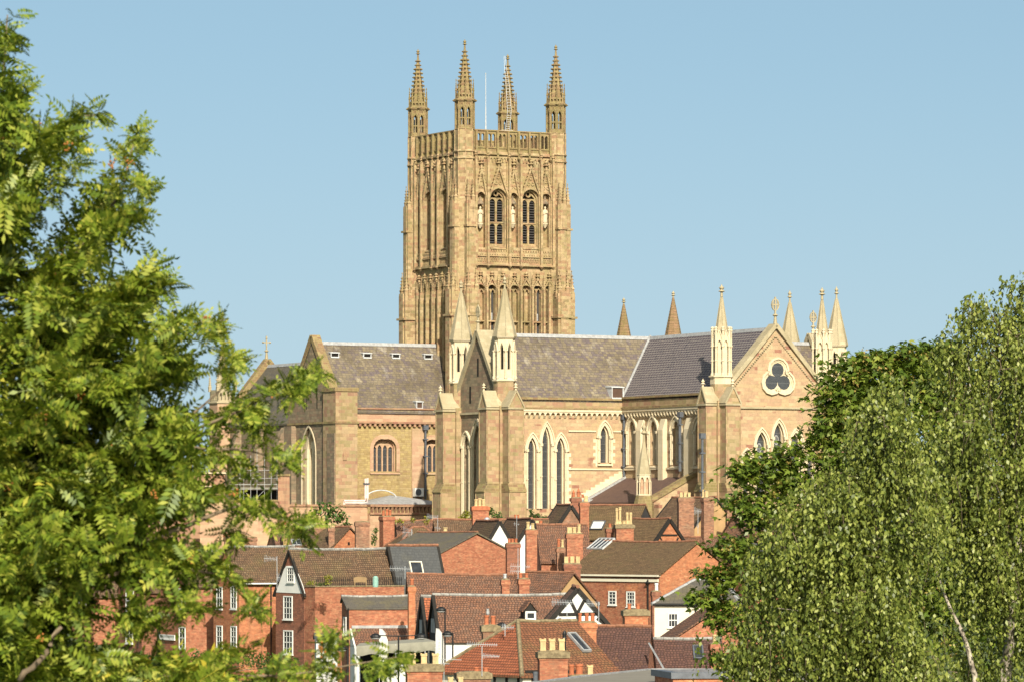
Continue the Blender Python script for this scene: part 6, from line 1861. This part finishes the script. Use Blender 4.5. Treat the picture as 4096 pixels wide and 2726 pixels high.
# ------------------------------------------------------------ plants
def rotmats(d, up_jit, n):
    """frames whose x axis is d (n,3), random roll by up_jit"""
    d = d / np.linalg.norm(d, axis=1)[:, None]
    z = np.tile(np.array([0, 0, 1.0]), (n, 1)) + rng.normal(0, up_jit, (n, 3))
    y = np.cross(z, d); y /= np.linalg.norm(y, axis=1)[:, None] + 1e-9
    z = np.cross(d, y)
    return np.stack([d, y, z], 2)
def scatter(name, tv, tf, pos, rot, scale, mat, parent):
    """one mesh of many leaves: template verts tv, faces tf placed at pos with rot, scale"""
    tv = np.asarray(tv, float); n = len(pos); k = len(tv)
    v = np.einsum('nij,kj->nki', rot, tv) * scale[:, None, None] + pos[:, None, :]
    v = v.reshape(-1, 3)
    if parent is not None: v = v - np.array(ORG[parent.name])
    fl = [len(f) for f in tf]; loops = np.concatenate([np.array(f) for f in tf])
    L = (loops[None, :] + (np.arange(n) * k)[:, None]).ravel()
    tot = np.tile(np.array(fl), n); st = np.concatenate([[0], np.cumsum(tot)[:-1]])
    me = bpy.data.meshes.new(name)
    me.vertices.add(len(v)); me.vertices.foreach_set('co', v.ravel().astype(np.float32))
    me.loops.add(len(L)); me.loops.foreach_set('vertex_index', L.astype(np.int32))
    me.polygons.add(len(tot)); me.polygons.foreach_set('loop_start', st.astype(np.int32)); me.polygons.foreach_set('loop_total', tot.astype(np.int32))
    me.materials.append(mat)
    me.update(calc_edges=True)
    o = bpy.data.objects.new(name, me); col.objects.link(o)
    if parent is not None: o.parent = parent
    return o
def unit(n):
    d = rng.normal(0, 1, (n, 3)); return d / np.linalg.norm(d, axis=1)[:, None]
# leaf templates (x = along the leaf)
DIA = ([(0, 0, 0), (.45, .30, .06), (1, 0, -.04), (.45, -.30, .06)], [(0, 1, 2, 3)])
OVAL = ([(0, 0, 0), (.3, .26, .05), (.75, .2, .03), (1, 0, -.05), (.75, -.2, .03), (.3, -.26, .05)], [(0, 1, 2, 3), (0, 3, 4, 5)])
def lobed():
    pts = [(0, 0, 0)]
    for a, r in ((-100, .42), (-78, .30), (-58, .75), (-34, .42), (-16, .62), (0, 1.0), (16, .62), (34, .42), (58, .75), (78, .30), (100, .42)):
        pts.append((.12 + r * math.cos(R(a)) * .9, r * math.sin(R(a)) * .8, -.10 * r * r))
    return pts, [(0, i, i + 1) for i in range(1, 11)]
LOB = lobed()
def pinnate():
    v = []; f = []
    def leaflet(x, y, dx, dy, L, z):
        b = len(v); w_ = L * .21
        l = math.hypot(dx, dy); dx /= l; dy /= l
        v.extend([(x, y, z), (x + dx * L * .5 - dy * w_, y + dy * L * .5 + dx * w_, z + .02), (x + dx * L, y + dy * L, z - .05), (x + dx * L * .5 + dy * w_, y + dy * L * .5 - dx * w_, z + .02)])
        f.append((b, b + 1, b + 2, b + 3))
    for i in range(6):
        x = .16 + .135 * i; L = .36 - .03 * abs(i - 2)
        for s in (-1, 1): leaflet(x, 0, .45, s, L, -.22 * x * x)
    leaflet(.95, 0, 1, 0, .30, -.22)
    b = len(v); v.extend([(0, -.008, 0), (0, .008, 0), (1, .006, -.22), (1, -.006, -.22)]); f.append((b, b + 1, b + 2, b + 3))
    return v, f
PIN = pinnate()
M['rowanleaf'] = leafmat('rowan_leaf', [(0, (.03, .06, .007, 1)), (.25, (.09, .14, .014, 1)), (.62, (.19, .245, .022, 1)), (.87, (.34, .36, .06, 1)), (1, (.56, .45, .05, 1))], .32)
M['birchleaf'] = leafmat('birch_leaf', [(0, (.04, .06, .010, 1)), (.4, (.105, .135, .022, 1)), (.75, (.22, .25, .05, 1)), (.97, (.34, .36, .11, 1)), (1, (.52, .42, .06, 1))], .20)
M['sycleaf'] = leafmat('sycamore_leaf', [(0, (.04, .07, .010, 1)), (.45, (.09, .14, .017, 1)), (.8, (.17, .22, .03, 1)), (1, (.33, .32, .06, 1))], .25)
M['seed'] = leafmat('sycamore_seed', [(0, (.26, .20, .05, 1)), (1, (.36, .26, .08, 1))], .3)
M['shrub'] = leafmat('shrub_leaf', [(0, (.035, .07, .015, 1)), (.5, (.06, .11, .02, 1)), (1, (.12, .16, .03, 1))], .3)
M['shrubyel'] = leafmat('yellow_shrub_leaf', [(0, (.14, .16, .02, 1)), (.6, (.28, .26, .03, 1)), (1, (.10, .14, .03, 1))], .3)
M['conif'] = leafmat('conifer_needles', [(0, (.025, .055, .012, 1)), (.6, (.05, .09, .02, 1)), (1, (.12, .14, .03, 1))], .2)
M['berry'] = plain('orange_berry', (.42, .17, .04, 1), .5, 0, .4, 20)
def ppx(x, y, Y): 
    x, y, Y = np.asarray(x, float), np.asarray(y, float), np.asarray(Y, float)
    return np.stack([(x - 2048) * Y / F, Y, EYE + (HY - y) * Y / F], -1)
def caps(lst, dens, lo=1):
    """sample picture-plane points in capsules [(x0,y0,r0,x1,y1,r1,weight)]; returns x, y, radius-relative offset"""
    A = []
    for (x0, y0, r0, x1, y1, r1, wgt) in lst:
        L = math.hypot(x1 - x0, y1 - y0)
        n = max(lo, int((L * (r0 + r1) + 3.14 * (r0 ** 2 + r1 ** 2) / 2) * dens * wgt))
        t = rng.random(n); rr = r0 + (r1 - r0) * t
        u = unit(n)
        q = rng.random(n) ** .45
        A.append(np.stack([x0 + (x1 - x0) * t + u[:, 0] * q * rr, y0 + (y1 - y0) * t + u[:, 1] * q * rr, u[:, 2] * q * rr, rr], 1))
    return np.concatenate(A)

# ---- rowan, close at the left
rw = empty('rowan_tree', (-3.2, 20.5, 11.6), 'rowan tree with feathery yellow green leaves and orange berries, close at left', 'tree')
RW = [(-150, 1300, 260, -40, 900, 150, 1), (-40, 900, 150, -10, 350, 110, 1), (-10, 350, 110, 40, 60, 50, 1), (40, 420, 60, 100, 330, 30, 1),
      (-20, 1000, 120, 100, 640, 120, 1), (100, 640, 120, 300, 460, 75, 1), (300, 440, 50, 400, 455, 18, 1), (230, 620, 90, 330, 560, 35, 1), (200, 750, 60, 290, 650, 35, .8), (130, 860, 60, 220, 790, 30, .8),
      (20, 1500, 220, 250, 1080, 150, 1), (250, 1080, 150, 450, 820, 110, 1), (450, 820, 110, 520, 600, 55, 1), (520, 600, 50, 548, 540, 16, 1), (520, 720, 40, 578, 770, 18, .8), (500, 850, 70, 545, 860, 30, .8),
      (200, 1500, 220, 520, 1150, 130, 1), (520, 1150, 110, 640, 1040, 35, .8), (550, 1180, 120, 690, 1120, 40, .9), (600, 1350, 130, 740, 1260, 50, 1), (760, 1280, 50, 870, 1310, 30, 1), (830, 1320, 40, 905, 1275, 16, 1),
      (-50, 1900, 300, 350, 1500, 220, 1), (350, 1600, 200, 690, 1440, 120, 1), (700, 1470, 80, 780, 1520, 40, .8), (900, 1520, 46, 950, 1430, 40, .7), (900, 1420, 24, 968, 1445, 14, 1),
      (300, 1850, 200, 700, 1720, 150, 1), (700, 1720, 120, 960, 1640, 70, .9), (960, 1640, 80, 1120, 1560, 60, 1), (1000, 1620, 75, 1060, 1760, 50, 1), (1110, 1575, 60, 1215, 1515, 44, 1), (1215, 1505, 36, 1285, 1490, 30, .8), (1180, 1540, 40, 1165, 1620, 30, .8),
      (700, 1850, 110, 1000, 1800, 80, .9), (1000, 1800, 70, 1160, 1845, 38, 1), (-80, 2300, 320, 300, 1950, 240, 1), (300, 2050, 220, 700, 1960, 150, 1), (700, 1990, 120, 930, 1990, 80, .8),
      (930, 2020, 85, 1120, 2050, 70, 1), (1120, 2060, 60, 1215, 2110, 42, 1), (1215, 2100, 40, 1240, 2190, 18, 1), (880, 2100, 70, 960, 2160, 40, .6),
      (-80, 2600, 300, 250, 2350, 220, 1), (250, 2250, 200, 600, 2200, 140, 1), (600, 2230, 120, 860, 2260, 85, .95), (860, 2280, 75, 980, 2330, 50, 1), (960, 2340, 45, 1030, 2450, 26, 1), (600, 2400, 110, 820, 2420, 50, .9), (430, 2450, 120, 640, 2500, 60, .9),
      (-50, 2720, 260, 450, 2700, 160, 1), (450, 2690, 150, 800, 2700, 110, 1), (800, 2700, 100, 1150, 2690, 70, 1), (860, 2610, 60, 1010, 2590, 30, .8), (1150, 2690, 70, 1330, 2640, 55, 1), (1280, 2600, 45, 1340, 2560, 22, .8), (1330, 2690, 55, 1540, 2660, 36, 1), (1540, 2660, 30, 1595, 2620, 14, .8)]
RW = [(a, b, max(8, c * .82 - 38), d, e, max(6, f * .82 - 38), g * (1.45 if a < 650 and (b > 1000 or a < 150) else 1.1 if b > 2500 else .95)) for a, b, c, d, e, f, g in RW]
s = caps(RW, 1 / 2000.0, 7)
n = len(s)
Y0 = 20.0 + 0.0009 * (s[:, 0] - 300) * 0
Yb = Y0 + s[:, 2] * Y0 / F * 1.3 + rng.normal(0, .25, n)
base = ppx(s[:, 0], s[:, 1], Yb)
# each sample is a shoot tip with a rosette of leaves
K5 = 5
pos = np.repeat(base, K5, 0) + rng.normal(0, .012, (n * K5, 3))
ax_ = np.repeat(unit(n) * np.array([1, 1, .5]) + np.array([.25, 0, .1]), K5, 0)
d = unit(n * K5) * .9 + ax_ * .5; d[:, 2] = d[:, 2] * .8 - .12
rot = rotmats(d, .9, n * K5)
scatter('foliage', *PIN, pos, rot, rng.uniform(.085, .17, n * K5) * np.repeat(np.clip(.55 + s[:, 3] / 110, .55, 1), K5), M['rowanleaf'], rw)
# berries in loose bunches
nb = 90
ib = rng.choice(n, nb, False)
bc = base[ib] + rng.normal(0, .02, (nb, 3)) + np.array([0, -.05, 0])
bp = np.repeat(bc, 9, 0) + rng.normal(0, .012, (nb * 9, 3))
OCT = ([(1, 0, 0), (0, 1, 0), (-1, 0, 0), (0, -1, 0), (0, 0, 1), (0, 0, -1)], [(0, 1, 4), (1, 2, 4), (2, 3, 4), (3, 0, 4), (1, 0, 5), (2, 1, 5), (3, 2, 5), (0, 3, 5)])
scatter('berries', *OCT, bp, np.tile(np.eye(3), (nb * 9, 1, 1)), np.full(nb * 9, .0062), M['berry'], rw)
def limb(m, pts, r0, r1, n=6):
    """smooth tapered branch through picture points (x, y, Y)"""
    p = [P(*q) for q in pts]; out = []
    for i in range(len(p) - 1):
        for k in range(4):
            t = k / 4; q = p[i] + (p[i + 1] - p[i]) * t
            out.append(q + Vector((random.uniform(-1, 1), random.uniform(-1, 1), random.uniform(-1, 1))) * r1 * 1.2 * (0 < t))
    out.append(p[-1]); m.tube(out, r0, n, r1)
m = MB()
m.tube([(-3.2, 20.5, 11.4), (-3.1, 20.4, 12.6), (-2.85, 20.3, 13.2), (-2.6, 20.2, 13.9)], .16, 9, .10)
for pts, r0, r1 in (([(-230, 2700, 20.3), (60, 2500, 20.0), (230, 2330, 19.7), (560, 2170, 19.8), (950, 2020, 20.0), (1215, 2100, 20.0)], .055, .006),
                    ([(-260, 2200, 20.2), (-60, 1500, 20.2), (-20, 900, 20.2), (10, 400, 20.1), (30, 60, 20.1)], .06, .005),
                    ([(-60, 1500, 20.2), (250, 1080, 20.0), (480, 780, 20.0), (545, 545, 20.0)], .03, .004),
                    ([(-20, 1000, 20.2), (130, 620, 20.1), (300, 470, 20.1), (405, 456, 20.1)], .02, .003),
                    ([(-260, 2200, 20.2), (200, 1700, 20.1), (560, 1430, 20.0), (760, 1300, 20.0), (900, 1278, 20.0)], .04, .004),
                    ([(200, 1850, 20.1), (620, 1780, 19.9), (960, 1640, 20.0), (1150, 1540, 20.0), (1270, 1480, 20.0)], .022, .002),
                    ([(620, 1780, 19.9), (880, 1560, 20.0), (960, 1430, 20.0)], .015, .003), ([(620, 1780, 19.9), (1000, 1800, 20.0), (1160, 1845, 20.0)], .018, .003),
                    ([(200, 2360, 19.7), (620, 2250, 19.8), (900, 2300, 20), (1030, 2450, 20)], .025, .003),
                    ([(-200, 2720, 20.1), (450, 2700, 19.9), (1150, 2700, 20), (1590, 2625, 20)], .03, .003),
                    ([(80, 2720, 19.4), (190, 2600, 19.4), (245, 2505, 19.4)], .03, .016)):
    limb(m, pts, r0 * .5, r1 * .6)
m.build('trunk', M['bark'], rw, smooth=True)

# ---- birches, right
def hanging(sn, lo, hi, step, spread):
    """leaf positions on hanging twigs below start points sn"""
    out = []; dirs = []
    for p in sn:
        L = rng.uniform(lo, hi); k = max(3, int(L / step))
        t = np.arange(k) / k
        h = rng.normal(0, 1, 2); h /= np.linalg.norm(h)
        o = rng.uniform(.1, .45) * L
        c = np.stack([p[0] + h[0] * o * np.sqrt(t), p[1] + h[1] * o * np.sqrt(t), p[2] - L * t ** 1.25 + .06 * L * np.sin(t * 3)], 1)
        c += rng.normal(0, spread, c.shape); out.append(c)
    return np.concatenate(out)
def birch(label, base, CAPS, Yc, dens, limbs, depth=1.9):
    root = empty('birch_tree', base, label, 'tree')
    s = caps(CAPS, dens * 2.1, 3)
    wv = np.sin(s[:, 0] / 47 + 1.9 * np.sin(s[:, 1] / 120)) + np.sin(s[:, 1] / 58 + 1.5 * np.sin(s[:, 0] / 90) + s[:, 2] / 70) + .8 * np.sin(s[:, 0] / 118 - s[:, 1] / 150 + 1)
    s = s[(wv > -.05) | (s[:, 3] < 60)]
    hole = ((s[:, 0] - 3730) / 90) ** 2 + ((s[:, 1] - 2370) / 190) ** 2 < 1
    s = s[~hole]; n0 = len(s)
    cl = ppx(s[:, 0], s[:, 1], Yc + s[:, 2] * Yc / F * depth)
    q = rng.integers(8, 22, n0); n = int(q.sum())
    st = np.repeat(cl, q, 0) + rng.normal(0, 1, (n, 3)) * np.array([.16, .16, .07])
    lp = hanging(st, .25, 1.0, .032, .017)
    k = len(lp)
    d = unit(k) * .8; d[:, 2] = -np.abs(d[:, 2]) - .5
    yaw = rng.uniform(0, 6.283, k)
    rot = rotmats(d, 1.0, k)
    scatter('foliage', *DIA, lp, rot, rng.uniform(.040, .085, k), M['birchleaf'], root)
    m = MB()
    for pts, r0, r1 in limbs: limb(m, pts, r0, r1, 8)
    m.build('trunk', M['birchbark'], root, smooth=True)
    m = MB()
    for i in rng.choice(n, min(n, 320), False):
        p = Vector(st[i]); q = p + Vector((rng.normal(0, .12), rng.normal(0, .12), -rng.uniform(.3, .8)))
        m.tube([p + Vector((rng.normal(0, .08), rng.normal(0, .08), -.02)), p, (p + q) / 2 + Vector((.03, 0, .05)), q], .006, 3, .003)
    m.build('twigs', M['bark'], root)
    return root
birch('weeping birch with small hanging leaves, lower and nearer, at right', P(3650, 3700, 58), [
    (3620, 1600, 110, 3420, 1760, 130, 1), (3440, 1800, 140, 3320, 1980, 140, 1), (3310, 2000, 140, 3180, 2180, 120, 1), (3170, 2170, 110, 3090, 2260, 80, 1), (3150, 2230, 130, 3040, 2430, 100, 1), (3030, 2430, 90, 2985, 2620, 66, 1.1),
    (3600, 1780, 210, 3480, 2100, 250, 1), (3450, 2100, 270, 3300, 2450, 260, 1), (3300, 2450, 240, 3150, 2700, 170, 1), (3600, 2200, 220, 3560, 2600, 230, .8), (3350, 2650, 230, 3700, 2720, 180, .8), (3230, 2100, 160, 3200, 2300, 170, 1)],
    58, 1 / 8200.0, [([(3650, 3700, 58), (3620, 2900, 58), (3560, 2500, 58), (3480, 2100, 58.4), (3600, 1640, 58.5)], .12, .015), ([(3600, 2700, 58), (3330, 2400, 58.3), (3120, 2180, 58.2)], .035, .008), ([(3560, 2500, 58), (3300, 2100, 58.3), (3250, 1900, 58.3)], .03, .006), ([(3440, 2560, 57.4), (3280, 2450, 57.35), (3080, 2425, 57.5)], .012, .004)])
birch('tall birch with white forked trunk rising out of the right edge', P(4010, 3800, 62), [
    (4112, 1075, 22, 4095, 1180, 40, 1.6), (4100, 1150, 26, 4090, 1300, 45, .8), (4060, 1200, 35, 3990, 1300, 40, .6), (3925, 1190, 12, 3930, 1300, 34, .8), (3870, 1260, 10, 3850, 1340, 22, .7), (3780, 1395, 10, 3830, 1420, 20, .7), (4080, 1320, 90, 4020, 1500, 120, .9), (3900, 1400, 50, 3920, 1500, 90, .8),
    (3980, 1600, 150, 3880, 1760, 180, 1), (4080, 1700, 200, 4060, 2000, 220, 1), (3850, 1800, 200, 3750, 2100, 160, 1), (3980, 2050, 200, 4000, 2350, 150, .8), (3790, 2150, 90, 3760, 2450, 60, .7), (3850, 2500, 110, 3900, 2700, 110, .8), (4080, 2400, 90, 4090, 2700, 80, .7), (4120, 1450, 80, 4110, 2300, 110, 1)],
    62, 1 / 8200.0, [([(4010, 3800, 62), (4020, 2720, 62.2), (4050, 2420, 61.7), (4075, 2220, 61.7), (4060, 1800, 62.3), (4092, 1190, 62.4)], .11, .010), ([(4030, 2560, 62), (3990, 2420, 62.2), (4000, 2200, 62.2), (3930, 1700, 62.3)], .05, .01),
                     ([(3930, 3300, 61.6), (3900, 2700, 61.6), (3860, 2560, 61.6), (3780, 2380, 61.9), (3700, 2150, 62)], .05, .012), ([(3700, 3300, 61.2), (3660, 2700, 61), (3610, 2560, 61), (3590, 2440, 61.3)], .06, .02), ([(3905, 1900, 62), (3870, 1390, 62), (3865, 1270, 62)], .015, .003), ([(3905, 1900, 62), (3930, 1400, 62.2), (3935, 1180, 62.2)], .015, .003)])
# ---- sycamore behind the birches
def sycamore(label, base, CAPS, Yc, dens, limbs, seeds=1300, lo=.10, hi=.17):
    root = empty('sycamore_tree', base, label, 'tree')
    s = caps(CAPS, dens); n = len(s)
    c = ppx(s[:, 0], s[:, 1], Yc + s[:, 2] * Yc / F)
    kk = 7
    lp = np.repeat(c, kk, 0) + rng.normal(0, 1, (n * kk, 3)) * np.array([.15, .15, .045])
    k = len(lp)
    d = unit(k); d[:, 2] = d[:, 2] * .25 - .35
    rot = rotmats(d, .45, k)
    scatter('foliage', *LOB, lp, rot, rng.uniform(lo, hi, k), M['sycleaf'], root)
    if seeds:
        sp = np.repeat(c[rng.choice(n, seeds)] + np.array([0, -.12, .02]), 7, 0) + rng.normal(0, .035, (seeds * 7, 3))
        d = unit(len(sp)); d[:, 2] -= .6
        scatter('seeds', *DIA, sp, rotmats(d, .8, len(sp)), rng.uniform(.045, .075, len(sp)), M['seed'], root)
    m = MB()
    for pts, r0, r1 in limbs: limb(m, pts, r0, r1, 8)
    m.build('trunk', M['bark'], root, smooth=True)
    return root
sycamore('broad sycamore with dark lobed leaves and yellow seed bunches, in front of the lady chapel', P(3550, 3300, 84), [
    (3790, 1365, 22, 3780, 1440, 60, 1), (3690, 1370, 18, 3690, 1440, 50, 1), (3560, 1420, 40, 3800, 1420, 60, 1), (3430, 1440, 40, 3560, 1440, 50, 1), (3360, 1500, 90, 3600, 1500, 120, 1), (3600, 1500, 130, 3900, 1550, 170, 1),
    (3310, 1570, 80, 3450, 1620, 160, 1), (3330, 1680, 90, 3300, 1760, 60, .9), (3420, 1750, 170, 3420, 1950, 200, 1), (3180, 1800, 60, 3130, 1850, 60, 1), (3060, 1840, 60, 2980, 1870, 50, 1), (2960, 1860, 40, 3000, 1950, 60, 1), (3080, 1900, 80, 3200, 1980, 100, 1),
    (2960, 1990, 45, 2930, 2020, 45, 1), (2980, 2050, 70, 3100, 2060, 90, 1), (2900, 2170, 36, 2980, 2180, 60, .9), (2890, 2190, 30, 3000, 2250, 80, 1), (2830, 2290, 40, 2930, 2320, 80, 1), (2790, 2385, 30, 2900, 2400, 60, 1), (2860, 2440, 60, 2960, 2500, 80, 1), (2880, 2640, 40, 2960, 2660, 60, 1),
    (3150, 2200, 200, 3200, 2500, 220, .8), (3500, 2150, 260, 3600, 2550, 280, .7), (3850, 1900, 250, 3900, 2500, 260, .7), (3700, 1650, 200, 3900, 1700, 200, .8), (4080, 1650, 120, 4100, 2600, 200, .9)],
    84, 1 / 430.0, [([(3550, 3300, 84), (3530, 2700, 84), (3500, 2200, 84), (3520, 1800, 84), (3640, 1450, 84)], .3, .02), ([(3520, 2500, 84), (3250, 2270, 84.5), (2950, 2320, 84.4)], .05, .008), ([(3500, 2200, 84), (3200, 2000, 84.6), (3010, 1960, 84.5)], .05, .008), ([(3520, 1900, 84), (3360, 1600, 84)], .06, .01), ([(3520, 2000, 84), (3850, 1700, 84)], .08, .01)])
sycamore('small round tree top just beside the right hand turret, behind the sycamore', P(3420, 2500, 150), [(3400, 1490, 40, 3440, 1480, 60, 1), (3420, 1560, 70, 3500, 1600, 120, 1)], 150, 1 / 420.0, [([(3420, 2500, 150), (3420, 1800, 150), (3425, 1500, 150)], .25, .03)], seeds=0, lo=.16, hi=.24)
# ---- small plants among the roofs
def bush(name, label, cat, blobs, Y, n, mat, size=.12, tmpl=DIA, zbase=None, group=None, down=0.0, stem=True):
    x0, y0 = blobs[0][0], max(b[1] + b[3] for b in blobs)
    b = P(x0, y0, Y)
    if zbase is not None: b.z = zbase
    root = empty(name, b, label, cat, group)
    A = []
    tot = sum(bx * by for _, _, bx, by in blobs)
    for (x, y, rx, ry) in blobs:
        k = int(n * rx * ry / tot); u = unit(k) * (rng.random(k) ** .4)[:, None]
        A.append(ppx(x + u[:, 0] * rx, y + u[:, 1] * ry, Y + u[:, 2] * rx * Y / F))
    p = np.concatenate(A); k = len(p)
    d = unit(k); d[:, 2] -= down
    scatter('foliage', *tmpl, p, rotmats(d, .8, k), rng.uniform(.7, 1.3, k) * size, M[mat], root)
    m = MB()
    for (x, y, rx, ry) in blobs:
        q = P(x, y, Y); m.tube([b, (b + q) / 2 + Vector((.05, 0, .1)), q], .05, 5, .02)
    m.build('stem', M['bark'], root)
    return root
bush('fig_tree', 'leafy fig tree against the base of the transept, above the orange gable', 'tree', [(1300, 2025, 40, 25), (1345, 2050, 40, 35), (1290, 2070, 45, 35), (1370, 2075, 30, 25), (1262, 2040, 20, 18), (1395, 2095, 16, 12)], 433, 420, 'shrub', .38, OVAL, down=.6)
bush('shrub', 'bright yellow green shrub left of the red chimney with red capped pots', 'shrub', [(1865, 2058, 20, 20), (1848, 2070, 14, 9)], 434, 150, 'shrubyel', .25)
bush('shrub', 'green shrub right of the red chimney with red capped pots', 'shrub', [(1965, 2045, 10, 22), (1985, 2062, 26, 16), (2008, 2072, 12, 8)], 434, 220, 'shrub', .25)
bush('conifer', 'dark conifer with pointed top below the triple lancets', 'tree', [(2126, 2055, 9, 22), (2150, 2062, 14, 14), (2128, 2085, 28, 22)], 440, 380, 'conif', .26)
bush('conifer', 'spreading conifer between its two pointed neighbours below the triple lancets', 'tree', [(2172, 2078, 22, 18), (2190, 2092, 26, 14)], 441, 260, 'conif', .26)
bush('conifer', 'narrow upright conifer next to the black A-shaped gable', 'tree', [(2249, 2040, 7, 14), (2246, 2070, 15, 26), (2215, 2085, 22, 16)], 442, 380, 'conif', .26)
bush('ivy', 'variegated ivy climbing the left side of the tall red chimney', 'ivy', [(1503, 2120, 9, 16), (1497, 2148, 9, 16), (1490, 2168, 7, 10)], 423, 160, 'shrub', .22)
bush('terrace_plant', 'yellow leaved plant at the left end of the terrace railing', 'plant', [(1245, 2330, 22, 10)], 345.2, 120, 'shrubyel', .13, group='plants on the roof terrace')
bush('terrace_plant', 'tall yellow shrub rising above the terrace railing', 'plant', [(1314, 2310, 18, 15), (1310, 2330, 16, 8)], 345.6, 160, 'shrubyel', .15, group='plants on the roof terrace')
bush('terrace_plant', 'dark green trough plant behind the middle of the terrace railing', 'plant', [(1290, 2334, 30, 7)], 345.9, 150, 'shrub', .12, group='plants on the roof terrace')
bush('hedge', 'green hedge at the foot of the tall brick houses behind the rowan', 'hedge', [(800, 2640, 90, 45), (930, 2635, 90, 40), (1060, 2640, 80, 40), (1150, 2660, 70, 40), (650, 2650, 100, 50), (500, 2650, 100, 55), (380, 2640, 100, 60), (220, 2640, 120, 65), (60, 2640, 120, 65)], 325, 3800, 'shrub', .22, OVAL)
bush('shrub', 'low shrub beside the corbelled low range above the red tile roof', 'shrub', [(1600, 2082, 22, 9), (1650, 2078, 12, 10), (1705, 2080, 12, 18)], 434, 170, 'shrubyel', .22)
